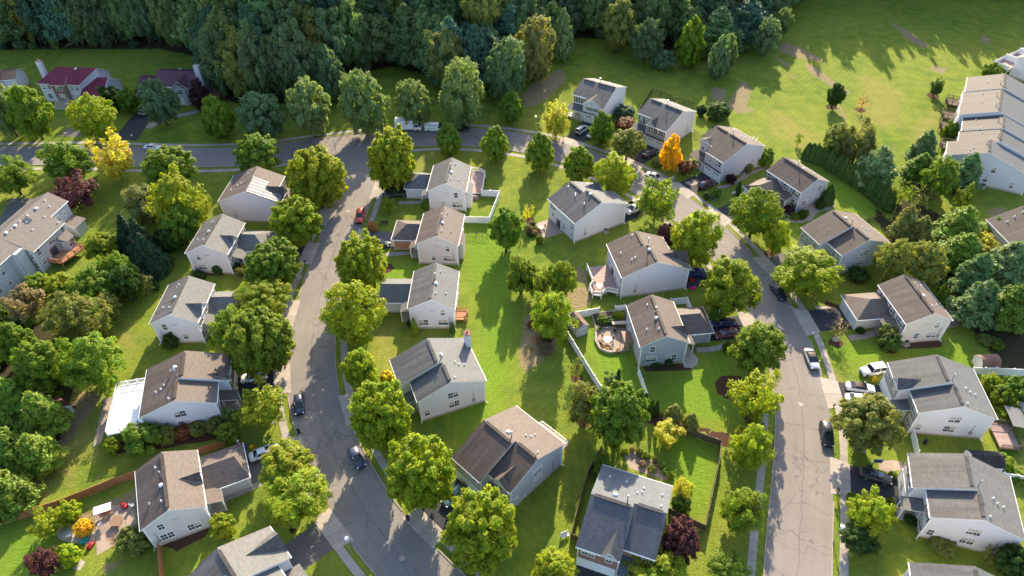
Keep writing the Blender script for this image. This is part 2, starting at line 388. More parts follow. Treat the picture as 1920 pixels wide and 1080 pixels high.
MT['solar'] = plain("solar_cell", (0.15, 0.155, 0.18), 0.6, 0.10, 0.8, 0.0, 0.25)


# ------------------------------------------------------------------ mesh builder
class MB:
    def __init__(s): s.v = []; s.f = []; s.mi = []; s.uv = []

    def face(s, pts, mi=0, uv=None):
        b = len(s.v); s.v.extend([tuple(p) for p in pts]); s.f.append(list(range(b, b + len(pts)))); s.mi.append(mi)
        s.uv.append(uv if uv else [(p[0], p[1]) for p in pts])

    def box(s, a, b, mi=0, rz=0.0, c=None):
        x0, y0, z0 = a; x1, y1, z1 = b
        P = [(x0, y0, z0), (x1, y0, z0), (x1, y1, z0), (x0, y1, z0), (x0, y0, z1), (x1, y0, z1), (x1, y1, z1), (x0, y1, z1)]
        if rz:
            cx, cy = c if c else ((x0 + x1) / 2, (y0 + y1) / 2); cc, ss = math.cos(rz), math.sin(rz)
            P = [(cx + (p[0] - cx) * cc - (p[1] - cy) * ss, cy + (p[0] - cx) * ss + (p[1] - cy) * cc, p[2]) for p in P]
        for q in ((0, 3, 2, 1), (4, 5, 6, 7), (0, 1, 5, 4), (1, 2, 6, 5), (2, 3, 7, 6), (3, 0, 4, 7)):
            s.face([P[i] for i in q], mi)

    def beam(s, p, q, w, h, mi=0):
        """box from p to q, w wide (horizontal), h high (vertical)"""
        p = Vector(p); q = Vector(q); d = (q - p)
        if d.length < 1e-5: return
        n = Vector((-d.y, d.x, 0))
        n = n.normalized() * (w / 2) if n.length > 1e-6 else Vector((w / 2, 0, 0))
        up = d.cross(n).normalized() * (h / 2)
        if up.z < 0: up = -up
        A = [p - n - up, p + n - up, p + n + up, p - n + up]; B = [x + d for x in A]
        s.face([A[3], A[2], A[1], A[0]], mi); s.face(B, mi)
        for i in range(4):
            j = (i + 1) % 4; s.face([A[i], A[j], B[j], B[i]], mi)

    def tube(s, p, q, r0, r1, n=8, mi=0, caps=True):
        p = Vector(p); q = Vector(q); d = (q - p).normalized()
        a = d.orthogonal().normalized(); b = d.cross(a)
        A = [p + (a * math.cos(t) + b * math.sin(t)) * r0 for t in [2 * math.pi * i / n for i in range(n)]]
        B = [q + (a * math.cos(t) + b * math.sin(t)) * r1 for t in [2 * math.pi * i / n for i in range(n)]]
        for i in range(n):
            j = (i + 1) % n; s.face([A[i], A[j], B[j], B[i]], mi)
        if caps:
            s.face(A[::-1], mi); s.face(B, mi)

    def dome(s, c, rx, ry, rz, n=12, m=4, mi=0):
        rings = []
        for k in range(m + 1):
            t = k / m * math.pi / 2
            rings.append([(c[0] + rx * math.cos(t) * math.cos(2 * math.pi * i / n), c[1] + ry * math.cos(t) * math.sin(2 * math.pi * i / n), c[2] + rz * math.sin(t)) for i in range(n)])
        for k in range(m):
            for i in range(n):
                j = (i + 1) % n
                if k == m - 1: s.face([rings[k][i], rings[k][j], rings[k + 1][0]], mi)
                else: s.face([rings[k][i], rings[k][j], rings[k + 1][j], rings[k + 1][i]], mi)

    def prism(s, poly, z0, z1, mi=0, mit=None):
        """poly: list of (x,y) ccw"""
        n = len(poly)
        s.face([(x, y, z1) for x, y in poly], mi if mit is None else mit)
        s.face([(x, y, z0) for x, y in poly[::-1]], mi)
        for i in range(n):
            j = (i + 1) % n; s.face([(*poly[i], z0), (*poly[j], z0), (*poly[j], z1), (*poly[i], z1)], mi)

    def slab(s, P, t, mi_top=0, mi_side=1):
        """planar roof polygon given by its top corners; uv in metres along eave / up slope"""
        P = [Vector(p) for p in P]
        nrm = Vector((0, 0, 0))
        for i in range(1, len(P) - 1): nrm += (P[i] - P[0]).cross(P[i + 1] - P[0])
        if nrm.z < 0: P = P[::-1]; nrm = -nrm
        nrm.normalize()
        e = Vector((-nrm.y, nrm.x, 0))
        e = e.normalized() if e.length > 1e-5 else Vector((1, 0, 0))
        g = nrm.cross(e)
        s.face(P, mi_top, [(p.dot(e), p.dot(g)) for p in P])
        Q = [p - Vector((0, 0, t)) for p in P]
        s.face(Q[::-1], mi_side)
        for i in range(len(P)):
            j = (i + 1) % len(P); s.face([Q[i], Q[j], P[j], P[i]], mi_side)

    def build(s, name, mats, parent=None, smooth=False, color=None):
        me = bpy.data.meshes.new(name); me.from_pydata(s.v, [], s.f)
        if not isinstance(mats, (list, tuple)): mats = [mats]
        for m in mats: me.materials.append(m)
        me.polygons.foreach_set("material_index", s.mi)
        uvl = me.uv_layers.new(name="UVMap")
        flat = [c for poly in s.uv for p in poly for c in p]
        uvl.data.foreach_set("uv", flat)
        if smooth:
            import bmesh
            bm = bmesh.new(); bm.from_mesh(me); bmesh.ops.remove_doubles(bm, verts=bm.verts, dist=1e-4)
            for f in bm.faces: f.smooth = True
            bm.to_mesh(me); bm.free()
        me.update()
        o = bpy.data.objects.new(name, me); COL.objects.link(o)
        if parent: o.parent = parent
        if color: o.color = tuple(color) if len(color) == 4 else (*color, 1)
        return o


def tag(o, label=None, cat=None, group=None, kind=None):
    if label: o['label'] = label
    if cat: o['category'] = cat
    if group: o['group'] = group
    if kind: o['kind'] = kind
    return o


def empty(name, loc, rz=0.0):
    o = bpy.data.objects.new(name, None); COL.objects.link(o)
    o.location = (loc[0], loc[1], loc[2] if len(loc) > 2 else 0.0); o.rotation_euler = (0, 0, rz)
    o.empty_display_size = 0.5
    return o


def thing(name, label, cat, loc, rz=0.0, group=None):
    return tag(empty(name, loc, rz), label, cat, group)


def copy_tree(o, parent=None):
    c = o.copy(); COL.objects.link(c)
    if parent: c.parent = parent
    for ch in list(o.children): copy_tree(ch, c)
    return c
# ------------------------------------------------------------------ roads
ROAD_A = [(-36.5, 158.0), (-36.8, 146.0), (-37.2, 135.4), (-38.0, 125.2), (-38.5, 113.6), (-38.6, 103.6), (-38.3, 95.8), (-37.3, 88.4), (-35.6, 80.8),
          (-33.4, 74.7), (-31.6, 70.7), (-28.2, 64.5), (-24.8, 59.2), (-21.6, 54.6), (-17.0, 49.4), (-10.0, 42.5), (-2.0, 35.5), (6.0, 29.0)]
ROAD_B = [(-230, 152), (-190, 155.5), (-150, 157.8), (-120.3, 158.3), (-108.0, 158.1), (-95.1, 157.0), (-82.0, 156.3), (-70.0, 156.6), (-60.4, 158.2), (-50, 160.8), (-38, 163.2), (-25.7, 164.8),
          (-16.0, 165.2), (-6.6, 164.2), (6.0, 160.6), (14.1, 156.4), (23.0, 150.2), (31.2, 142.9), (40.1, 130.6), (46.3, 116.4), (49.6, 104.0), (51.0, 94.0), (50.6, 83.0), (48.9, 73.0),
          (46.3, 64.2), (43.4, 56.0), (40.4, 47.8), (37.5, 39), (34, 28), (31, 16)]
HW_A, HW_B = 4.25, 4.45


def spline(pts, step=1.0):
    P = [np.array(p, float) for p in pts]; P = [2 * P[0] - P[1]] + P + [2 * P[-1] - P[-2]]
    o = []
    for i in range(1, len(P) - 2):
        a, b, c, d = P[i - 1:i + 3]; n = max(2, int(np.linalg.norm(c - b) / step))
        for k in range(n):
            t = k / n
            o.append(0.5 * ((2 * b) + (c - a) * t + (2 * a - 5 * b + 4 * c - d) * t * t + (3 * b - a - 3 * c + d) * t ** 3))
    o.append(P[-2]); return np.array(o)


def frame2(L):
    T = np.gradient(L, axis=0); T /= np.linalg.norm(T, axis=1)[:, None]
    return np.stack([-T[:, 1], T[:, 0]], 1), np.concatenate([[0], np.cumsum(np.linalg.norm(np.diff(L, axis=0), axis=1))])


LA, LB = spline(ROAD_A), spline(ROAD_B)
NA, SA = frame2(LA); NB, SB = frame2(LB)


def strip(mb, L, Nn, S, d0, d1, z, keep=None, z1=None, mi=0):
    for i in range(len(L) - 1):
        if keep is not None and not (keep[i] and keep[i + 1]): continue
        a, b = L[i] + Nn[i] * d0, L[i] + Nn[i] * d1; c, d = L[i + 1] + Nn[i + 1] * d1, L[i + 1] + Nn[i + 1] * d0
        mb.face([(*a, z), (*d, z), (*c, z), (*b, z)][::-1] if d1 < d0 else [(*a, z), (*d, z), (*c, z), (*b, z)], mi,
                [(d0, S[i]), (d0, S[i + 1]), (d1, S[i + 1]), (d1, S[i])])


def road_dist(x, y):
    p = np.array([x, y])
    return min(np.linalg.norm(LA - p, axis=1).min() - HW_A, np.linalg.norm(LB - p, axis=1).min() - HW_B)


mb = MB(); strip(mb, LB, NB, SB, -HW_B, HW_B, 0.024)
road_b = tag(mb.build("main_road", MT['road']), kind='structure')
mb = MB(); strip(mb, LA, NA, SA, -HW_A, HW_A, 0.020)
# rounded corners where the side street meets the main road
Cl = [at(*p) for p in ((512, 307), (556, 303), (600, 308), (628, 322), (637, 345), (640, 362), (706, 362), (708, 324), (716, 303), (736, 287), (775, 275.5), (760, 258), (640, 268), (540, 285))]
mb.face([(*p, 0.0165) for p in Cl[::-1]], 0)
tag(mb.build("side_street", MT['road']), kind='structure')

drive_gaps = []   # world points where kerb and verge open for a driveway


def flat(name, poly, z, mat, kind='structure', label=None, cat=None, rim=0.0):
    m = MB(); P = [tuple(p) for p in poly]
    a = sum(P[i][0] * P[(i + 1) % len(P)][1] - P[(i + 1) % len(P)][0] * P[i][1] for i in range(len(P)))
    if a < 0: P = P[::-1]
    m.face([(x, y, z) for x, y in P], 0, [(x, y) for x, y in P])
    return tag(m.build(name, mat), label, cat, None, kind)


# side walks
mb = MB()
kA = LA[:, 1] < 150.5
strip(mb, LA, NA, SA, HW_A + 1.1, HW_A + 2.3, 0.030, LA[:, 1] < 150.0)
strip(mb, LA, NA, SA, -HW_A - 2.3, -HW_A - 1.1, 0.030, LA[:, 1] < 150.0)
strip(mb, LB, NB, SB, HW_B + 1.1, HW_B + 2.3, 0.030)
jl = (LB[:, 0] < -46.5); jr = (LB[:, 0] > -29.5)
strip(mb, LB, NB, SB, -HW_B - 2.4, -HW_B - 1.2, 0.034, jl); strip(mb, LB, NB, SB, -HW_B - 2.4, -HW_B - 1.2, 0.034, jr)
tag(mb.build("sidewalk", MT['walk']), kind='structure')


# ------------------------------------------------------------------ ground sheet
def coords(lo, hi, step, far):
    c = list(np.arange(lo, hi + 1e-6, step)); d = step
    while c[-1] < far: d *= 1.6; c.append(c[-1] + d)
    d = step
    while c[0] > -far: d *= 1.6; c.insert(0, c[0] - d)
    return np.array(c)


gx = coords(-185, 190, 1.0, 4000); gy = coords(36, 275, 1.0, 4000)
GX, GY = np.meshgrid(gx, gy, indexing='ij')
nx, ny = GX.shape
cover = np.zeros((nx, ny, 4)); cover_b = np.zeros((nx, ny, 4))


def poly_sd(poly):
    """signed distance (inside positive) on the grid, near the polygon only"""
    P = np.array(poly); d = np.full(GX.shape, 1e9); ins = np.zeros(GX.shape, bool)
    for i in range(len(P)):
        a, b = P[i], P[(i + 1) % len(P)]; ab = b - a
        t = np.clip(((GX - a[0]) * ab[0] + (GY - a[1]) * ab[1]) / max(ab @ ab, 1e-9), 0, 1)
        d = np.minimum(d, np.hypot(GX - a[0] - t * ab[0], GY - a[1] - t * ab[1]))
        c = ((a[1] > GY) != (b[1] > GY)) & (GX < (b[0] - a[0]) * (GY - a[1]) / (b[1] - a[1] + 1e-12) + a[0])
        ins ^= c
    return np.where(ins, d, -d)


def paint(arr, ch, px, soft=1.2, amount=1.0, world=False):
    poly = px if world else [at(*p) for p in px]
    v = np.clip(0.5 + poly_sd(poly) / (2 * soft), 0, 1) * amount
    arr[..., ch] = np.maximum(arr[..., ch], v)


def spot(arr, ch, px, py, r, soft=0.5, amount=1.0):
    x, y = at(px, py); v = np.clip(0.5 + (r - np.hypot(GX - x, GY - y)) / (2 * soft), 0, 1) * amount
    arr[..., ch] = np.maximum(arr[..., ch], v)


for q in ([(1052, 128), (1063, 139), (1057, 155), (1015, 194), (985, 203), (977, 180), (1002, 155)],
          [(1392, 148), (1410, 165), (1398, 205), (1368, 190)], [(1332, 162), (1362, 168), (1360, 192), (1335, 187)], [(1360, 190), (1398, 200), (1420, 206), (1395, 214), (1365, 204)],
          [(1463, 77), (1500, 88), (1545, 112), (1542, 118), (1490, 107), (1460, 96)], [(1505, 114), (1530, 126), (1560, 150), (1596, 173), (1590, 178), (1555, 160), (1520, 139)],
          [(1666, 37), (1700, 56), (1742, 85), (1735, 92), (1700, 74)], [(1842, 62), (1858, 75), (1850, 85), (1838, 75)], [(1745, 120), (1775, 128), (1772, 138), (1745, 133)],
          [(1456, 103), (1482, 123), (1478, 128), (1455, 112)], [(1474, 133), (1492, 145), (1485, 148)], [(1570, 193), (1590, 222), (1585, 230), (1566, 200)],
          [(985, 590), (1020, 590), (1045, 615), (1046, 650), (1015, 680), (985, 700), (972, 670)], [(1060, 543), (1106, 536), (1110, 566), (1092, 582), (1064, 582)], [(1078, 500), (1098, 505), (1104, 535), (1085, 532)],
          [(150, 735), (192, 742), (150, 800), (112, 850), (72, 910), (48, 928), (85, 850), (118, 790)], [(147, 965), (185, 948), (255, 918), (258, 1000), (185, 975), (180, 1012), (150, 1012), (108, 1012), (110, 990)],
          [(690, 1), (691, 1), (690, 2)], [(1720, 1), (1721, 1), (1720, 2)], [(1850, 395), (1880, 385), (1892, 400), (1860, 410)], [(850, 1000), (880, 985), (900, 1040), (850, 1040)], [(188, 1062), (226, 1050), (230, 1062), (200, 1078)]):
    paint(cover, 0, q, 1.1)
for q in ([(100, 740), (200, 700), (180, 860), (60, 960), (60, 900)], [(370, 377), (400, 371), (388, 415), (352, 422)], [(770, 288), (815, 285), (812, 322), (772, 322)],
          [(1440, 200), (1500, 225), (1545, 260), (1500, 300), (1440, 240)], [(1640, 290), (1680, 270), (1690, 330), (1650, 330)], [(1700, 240), (1760, 190), (1775, 240), (1720, 290)],
          [(1465, 705), (1560, 690), (1600, 700), (1590, 730), (1560, 720)], [(1610, 130), (1700, 170), (1700, 240), (1600, 240)], [(40, 560), (80, 530), (90, 640), (40, 640)], [(200, 600), (240, 580), (260, 640), (200, 720)],
          [(1850, 860), (1920, 850), (1920, 930), (1860, 930)], [(690, 600), (760, 600), (740, 700), (690, 690)]):
    paint(cover, 1, q, 3.0, 0.85)
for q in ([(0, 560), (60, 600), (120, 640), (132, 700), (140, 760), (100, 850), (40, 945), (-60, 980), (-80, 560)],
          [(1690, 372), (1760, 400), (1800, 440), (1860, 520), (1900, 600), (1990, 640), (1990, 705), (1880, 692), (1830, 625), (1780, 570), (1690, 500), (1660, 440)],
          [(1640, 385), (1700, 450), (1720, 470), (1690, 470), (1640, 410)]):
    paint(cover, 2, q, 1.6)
for q in ([(1080, 590), (1180, 640), (1185, 690), (1215, 740), (1360, 655), (1385, 700), (1370, 800), (1250, 775), (1130, 700)],
          [(870, 430), (950, 420), (962, 560), (962, 700), (920, 780), (850, 790), (905, 640), (885, 520)], [(1500, 300), (1660, 385), (1620, 410), (1570, 380), (1540, 330)],
          [(1560, 650), (1800, 640), (1840, 700), (1700, 660), (1600, 690)], [(1230, 800), (1350, 830), (1325, 970), (1270, 940)], [(720, 500), (790, 490), (780, 520), (720, 530)], [(0, 950), (60, 1010), (110, 1040), (60, 1080), (0, 1080)]):
    paint(cover_b, 0, q, 2.0, 0.9)
for q in ([(1309, 800), (1371, 815), (1376, 838), (1354, 836), (1350, 826), (1309, 807)], [(1203, 764), (1243, 774), (1292, 800), (1240, 802), (1203, 790)], [(1396, 774), (1437, 774), (1438, 801), (1396, 794)],
          [(1691, 645), (1768, 637), (1768, 650), (1691, 654)], [(1643, 641), (1690, 652), (1676, 666), (1655, 657)], [(368, 508), (428, 511), (428, 518), (368, 515)], [(300, 1020), (380, 988), (394, 984), (394, 1002), (330, 1034)],
          [(195, 835), (260, 822), (400, 812), (420, 806), (420, 822), (260, 848), (196, 850)], [(1206, 670), (1260, 684), (1300, 684), (1300, 694), (1206, 696)], [(1480, 585), (1560, 590), (1500, 590), (1480, 592)], [(1545, 565), (1575, 570), (1572, 582), (1548, 580)]):
    paint(cover_b, 1, q, 0.4)
for px, py, r in ((1374, 727, 3.0), (724, 503, 1.6), (1559, 201, 1.6), (1613, 206, 1.5), (1749, 180, 1.8), (1567, 643, 1.3), (990, 412, 1.4), (1095, 790, 1.3), (1080, 708, 1.2), (1447, 476, 1.6)):
    spot(cover_b, 1, px, py, r, 0.35)

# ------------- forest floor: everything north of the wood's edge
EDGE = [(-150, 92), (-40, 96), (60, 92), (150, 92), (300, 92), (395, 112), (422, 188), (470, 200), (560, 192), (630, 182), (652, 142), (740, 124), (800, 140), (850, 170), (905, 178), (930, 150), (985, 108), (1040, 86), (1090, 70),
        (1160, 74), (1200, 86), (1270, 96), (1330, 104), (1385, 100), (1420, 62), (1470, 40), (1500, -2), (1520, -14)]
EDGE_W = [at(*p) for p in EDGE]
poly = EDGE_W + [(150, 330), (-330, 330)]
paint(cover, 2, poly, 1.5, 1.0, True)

verts = np.stack([GX, GY, np.zeros_like(GX)], -1).reshape(-1, 3)
idx = np.arange(nx * ny).reshape(nx, ny)
quads = np.stack([idx[:-1, :-1], idx[1:, :-1], idx[1:, 1:], idx[:-1, 1:]], -1).reshape(-1, 4)
me = bpy.data.meshes.new("ground")
me.vertices.add(len(verts)); me.vertices.foreach_set("co", verts.ravel())
me.loops.add(quads.size); me.loops.foreach_set("vertex_index", quads.ravel().astype(np.int32))
me.polygons.add(len(quads)); me.polygons.foreach_set("loop_start", np.arange(0, quads.size, 4, dtype=np.int32))
me.update(calc_edges=True)
for nm, arr in (("cover", cover), ("cover_b", cover_b)):
    arr[..., 3] = 1
    at_ = me.attributes.new(nm, 'FLOAT_COLOR', 'POINT'); at_.data.foreach_set("color", arr.reshape(-1).astype(np.float32))
me.materials.append(MT['ground'])
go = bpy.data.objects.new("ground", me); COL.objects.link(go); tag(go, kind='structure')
# ------------------------------------------------------------------ houses
ROOF = dict(brown=(0.145, 0.114, 0.098), grey=(0.142, 0.147, 0.152), tan=(0.200, 0.160, 0.134), slate=(0.118, 0.130, 0.148), maroon=(0.190, 0.026, 0.055), plum=(0.125, 0.055, 0.075), lgrey=(0.165, 0.164, 0.160), dbrown=(0.118, 0.097, 0.089), pinkgrey=(0.152, 0.121, 0.107), terra=(0.300, 0.165, 0.110))
SIDE = dict(white=(0.65, 0.63, 0.66), lav=(0.55, 0.53, 0.58), beige=(0.58, 0.52, 0.45), grey=(0.38, 0.385, 0.41), pink=(0.58, 0.52, 0.54), sage=(0.36, 0.37, 0.35), cool=(0.50, 0.515, 0.555))
HOUSES = {}


class House:
    def __init__(H, key, label, o, yaw, s=1, roof='brown', wall='white', front=None, name='house', cat='house', wallcol=None):
        H.root = thing(name, label, cat, (o[0], o[1], 0), math.radians(yaw)); HOUSES[key] = H
        H.o, H.yaw, H.s = o, math.radians(yaw), s
        H.rc = ROOF[roof]; H.wc = tuple(x * .86 for x in wallcol) if wallcol else SIDE[wall]
        H.streaky = True; H.wall = MB(); H.trim = MB(); H.found = MB(); H.blocks = []; H.fmat = front
        H.rng = random.Random(hash(key) % 1000 if False else sum(map(ord, key)))

    def world(H, u, v):
        c, s = math.cos(H.yaw), math.sin(H.yaw); v = v * H.s
        return (H.o[0] + u * c - v * s, H.o[1] + u * s + v * c)

    def part(H, mb, name, mats, color=None, parent=None, smooth=False):
        return mb.build(name, mats, parent or H.root, smooth, color)

    def P(H, u, v, z): return (u, v * H.s, z)

    def walls(H, u0, u1, prof, front_v=None, fmi=1, nmi=0):
        """prof: [(v,z)...] around the cross-section; extruded u0..u1"""
        W = H.wall
        W.face([H.P(u0, v, z) for v, z in prof], nmi); W.face([H.P(u1, v, z) for v, z in prof][::-1], 0)
        n = len(prof)
        for i in range(n):
            a, b = prof[i], prof[(i + 1) % n]
            mi = fmi if (H.fmat and front_v is not None and abs(a[0] - front_v) < .01 and abs(b[0] - front_v) < .01) else 0
            W.face([H.P(u0, *a), H.P(u1, *a), H.P(u1, *b), H.P(u0, *b)], mi)
        vs = [p[0] for p in prof if p[1] < .01]
        H.found.box((u0 - .02, min(v * H.s for v in vs) - .02, 0), (u1 + .02, max(v * H.s for v in vs) + .02, .42))

    def roof(H, polys, t=.17, color=None, name='roof'):
        m = MB()
        for q in polys: m.slab([H.P(*p) for p in q], t)
        return H.part(m, name, [MT['shingle'], MT['trim']], (*(color or H.rc), .3))

    def gable(H, u0, u1, vr, hr, vF, zF, vB, zB, ovn=.28, ovf=.28, inset=.35, wall=True, front=True, ovn_front=None, color=None, cap=True, gut=True, color2=None):
        kF = (hr - zF) / (vF - vr); kB = (hr - zB) / (vr - vB)
        a, b = u0 - ovn, u1 + ovf; af = a if ovn_front is None else u0 - ovn_front
        cc = color or H.rc
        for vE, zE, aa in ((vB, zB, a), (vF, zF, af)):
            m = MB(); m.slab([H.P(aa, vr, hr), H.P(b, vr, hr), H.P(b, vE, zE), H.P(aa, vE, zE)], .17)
            nxw = -math.sin(H.yaw) * H.s * (1 if vE > vr else -1)     # left-facing slopes: algae streaks plus painted-in darkening of their dimmer side
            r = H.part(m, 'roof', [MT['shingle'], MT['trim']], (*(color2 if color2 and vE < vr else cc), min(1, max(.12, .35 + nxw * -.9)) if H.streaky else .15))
        if cap:
            c = MB(); e = .55
            c.beam(H.P(min(a, af) + e, vr + .13, hr + .03), H.P(b - e, vr + .13, hr + .03), .24, .10)
            c.beam(H.P(min(a, af) + e, vr - .13, hr + .03), H.P(b - e, vr - .13, hr + .03), .24, .10)
            H.part(c, 'ridge_vent', [MT['shingle']], tuple(x * .62 for x in (color or H.rc)), r)
        if gut:
            H.trim.beam(H.P(af, vF + .05, zF - .12), H.P(b, vF + .05, zF - .12), .12, .14)
            H.trim.beam(H.P(a, vB - .05, zB - .12), H.P(b, vB - .05, zB - .12), .12, .14)
        wf, wb = vF - inset, vB + inset
        ztF, ztB = hr - kF * (wf - vr) - .19, hr - kB * (vr - wb) - .19
        if wall:
            H.walls(u0, u1, [(wb, 0), (wb, ztB), (vr, hr - .19), (wf, ztF), (wf, 0)], wf)
            for u, d in ((u0, -1), (u1, 1)):
                for v, zt in ((wf, ztF), (wb, ztB)):
                    x0 = u - .03 if d < 0 else u - .12; sg = 1 if v == wf else -1
                    y0, y1 = sorted((H.s * (v + .03 * sg), H.s * (v - .12 * sg)))
                    H.trim.box((x0, y0, .0), (x0 + .15, y1, zt - .02))
            for v, zt, vE, zE in ((wf, ztF, vF, zF), (wb, ztB, vB, zB)):
                sg = 1 if v == wf else -1; q = MB(); u = u0 - .06
                q.beam(H.P(u, vE - .02 * sg, zE - .2), H.P(u, v + .07 * sg, zt - .55), .08, .08); q.beam(H.P(u, v + .07 * sg, zt - .5), H.P(u, v + .07 * sg, .25), .09, .09); q.beam(H.P(u, v + .07 * sg, .28), H.P(u - .5, v + .25 * sg, .10), .09, .08)
                if ovn > .1: H.part(q, 'downspout', MT['trim'])
        H.blocks.append((min(a, af), b, vr, hr, kF, kB))
        return dict(wf=wf, wb=wb, kF=kF, kB=kB, vr=vr, hr=hr, vF=vF, zF=zF, roof=r)

    def zr(H, u, v):
        for a, b, vr, hr, kF, kB in H.blocks:
            if a <= u <= b: return hr - (kF * (v - vr) if v > vr else kB * (vr - v))
        return 6.

    def pipes(H, pts, dome=()):
        for u, v, h in pts:
            m = MB(); z = H.zr(u, v)
            m.tube(H.P(u, v, z - .2), H.P(u, v, z + h), .085, .085, 8)
            m.tube(H.P(u, v, z - .1), H.P(u, v, z + .14), .2, .11, 8)
            if h > .9: m.tube(H.P(u, v, z + h), H.P(u, v, z + h + .18), .17, .13, 8)
            H.part(m, 'vent_pipe', MT['metal'] if h > .9 else MT['vinyl'])
        for u, v in dome:
            m = MB(); z = H.zr(u, v); p = H.P(u, v, z)
            m.tube((p[0], p[1], z - .25), (p[0], p[1], z + .12), .24, .24, 12)
            m.dome((p[0], p[1], z + .12), .36, .36, .26, 14, 4)
            H.part(m, 'roof_vent', MT['vinyl'], None, None, True)

    def fp(H, face, a, z, off):
        k, c, d = face
        return (c + d * off, a * H.s, z) if k == 'u' else (a, (c + d * off) * H.s, z)

    def fbox(H, m, face, a0, z0, a1, z1, o0, o1, mi=0):
        A = [H.fp(face, *q) for q in ((a0, z0, o0), (a1, z0, o0), (a1, z1, o0), (a0, z1, o0))]
        B = [H.fp(face, *q) for q in ((a0, z0, o1), (a1, z0, o1), (a1, z1, o1), (a0, z1, o1))]
        m.face(B, mi); m.face(A[::-1], mi)
        for i in range(4):
            j = (i + 1) % 4; m.face([A[i], A[j], B[j], B[i]], mi)

    def win(H, face, a, z, w=.82, h=1.35, shut=None, mode=None):
        m = MB(); f = .10
        x0, x1, z0, z1 = a - w / 2, a + w / 2, z - h / 2, z + h / 2
        H.fbox(m, face, x0 - f, z0 - f, x0, z1 + f, .004, .07); H.fbox(m, face, x1, z0 - f, x1 + f, z1 + f, .004, .07)
        H.fbox(m, face, x0, z1, x1, z1 + f, .004, .07); H.fbox(m, face, x0, z0 - f, x1, z0, .004, .09)
        H.fbox(m, face, x0, z - .035, x1, z + .035, .004, .06)
        H.fbox(m, face, a - .016, z0, a + .016, z1, .004, .04)
        fr = H.part(m, 'window', MT['trim'])
        g = MB(); mode = H.rng.choice((0, 0, 1, 1, 2, 2)) if mode is None else mode
        sp = {0: z1, 1: z + .035, 2: z - h * .22, 3: z0}[mode]
        if sp > z0 + .01: g.face([H.fp(face, *q) for q in ((x0, z0, .022), (x1, z0, .022), (x1, sp, .022), (x0, sp, .022))], 0)
        if sp < z1 - .01: g.face([H.fp(face, *q) for q in ((x0, sp, .022), (x1, sp, .022), (x1, z1, .022), (x0, z1, .022))], 1)
        H.part(g, 'pane', [MT['glass'], MT['blind']], None, fr)
        if shut:
            for sx in (x0 - f - .02, x1 + f + .02):
                q = MB(); d = -.36 if sx < a else .36
                H.fbox(q, face, min(sx, sx + d), z0 - .05, max(sx, sx + d), z1 + .05, .004, .05)
                H.part(q, 'shutter', MT['paintobj'], shut)

    def pair(H, face, a, z, gap=.93, **k):
        H.win(face, a - gap / 2, z, **k); H.win(face, a + gap / 2, z, **k)

    def garage(H, face, a, w=2.5, h=2.15, arch=False):
        m = MB()
        for i in range(4):
            H.fbox(m, face, a - w / 2, .06 + i * h / 4, a + w / 2, .06 + (i + 1) * h / 4 - .035, .006, .05)
        H.fbox(m, face, a - w / 2 - .14, 0, a - w / 2, h + .16, .006, .08); H.fbox(m, face, a + w / 2, 0, a + w / 2 + .14, h + .16, .006, .08)
        H.fbox(m, face, a - w / 2, h + .06, a + w / 2, h + .20, .006, .08)
        g = H.part(m, 'garage_door', MT['vinyl'])
        if arch:
            q = MB()
            for i in (-1, 0, 1): H.fbox(q, face, a + i * w * .27 - .24, h * .80, a + i * w * .27 + .24, h * .94, .055, .06)
            H.part(q, 'pane', MT['glass'], None, g)

    def door(H, face, a, col=(0.75, 0.74, 0.73), w=.95, h=2.1, z=.2):
        m = MB(); H.fbox(m, face, a - w / 2, z, a + w / 2, z + h, .006, .05)
        d = H.part(m, 'front_door', MT['paintobj'], col)
        t = MB(); H.fbox(t, face, a - w / 2 - .12, z, a - w / 2, z + h + .12, .006, .08); H.fbox(t, face, a + w / 2, z, a + w / 2 + .12, z + h + .12, .006, .08); H.fbox(t, face, a - w / 2, z + h, a + w / 2, z + h + .12, .006, .08)
        H.part(t, 'door_frame', MT['trim'], None, d)

    def dormer(H, B, uc, hw, zg, vf=None, win=1, wallmi=0, back=None):
        vf = B['vF'] if vf is None else vf
        ze = B['hr'] - B['kF'] * (vf - B['vr']); vb = B['vr'] + (B['hr'] - zg) / B['kF'] - .05
        m = MB(); f = vf + .15
        zl = ze + .03
        m.slab([H.P(uc, f, zg + .05), H.P(uc, vb, zg + .05), H.P(uc + hw, f, zl)], .12)
        m.slab([H.P(uc, f, zg + .05), H.P(uc, vb, zg + .05), H.P(uc - hw, f, zl)], .12)
        r = H.part(m, 'dormer_roof', [MT['shingle'], MT['trim']], H.rc)
        q = MB(); face = ('v', B['wf'], 1)
        pts = [(uc - hw + .1, ze - .45), (uc + hw - .1, ze - .45), (uc + hw - .1, ze - .02), (uc, zg - .06), (uc - hw + .1, ze - .02)]
        front = [H.fp(face, a, z, .30) for a, z in pts]; bk = [H.fp(face, a, z, -.3) for a, z in pts]
        q.face(front, 0); q.face(bk[::-1], 0)
        for i in range(5): q.face([bk[i], bk[(i + 1) % 5], front[(i + 1) % 5], front[i]], 0)
        H.part(q, 'gable_front', MT[H.fmat] if wallmi else MT['siding'], H.wc)
        if win: H.win(('v', B['wf'] + .30, 1), uc, (ze + zg) / 2 - .15, .6, .7)

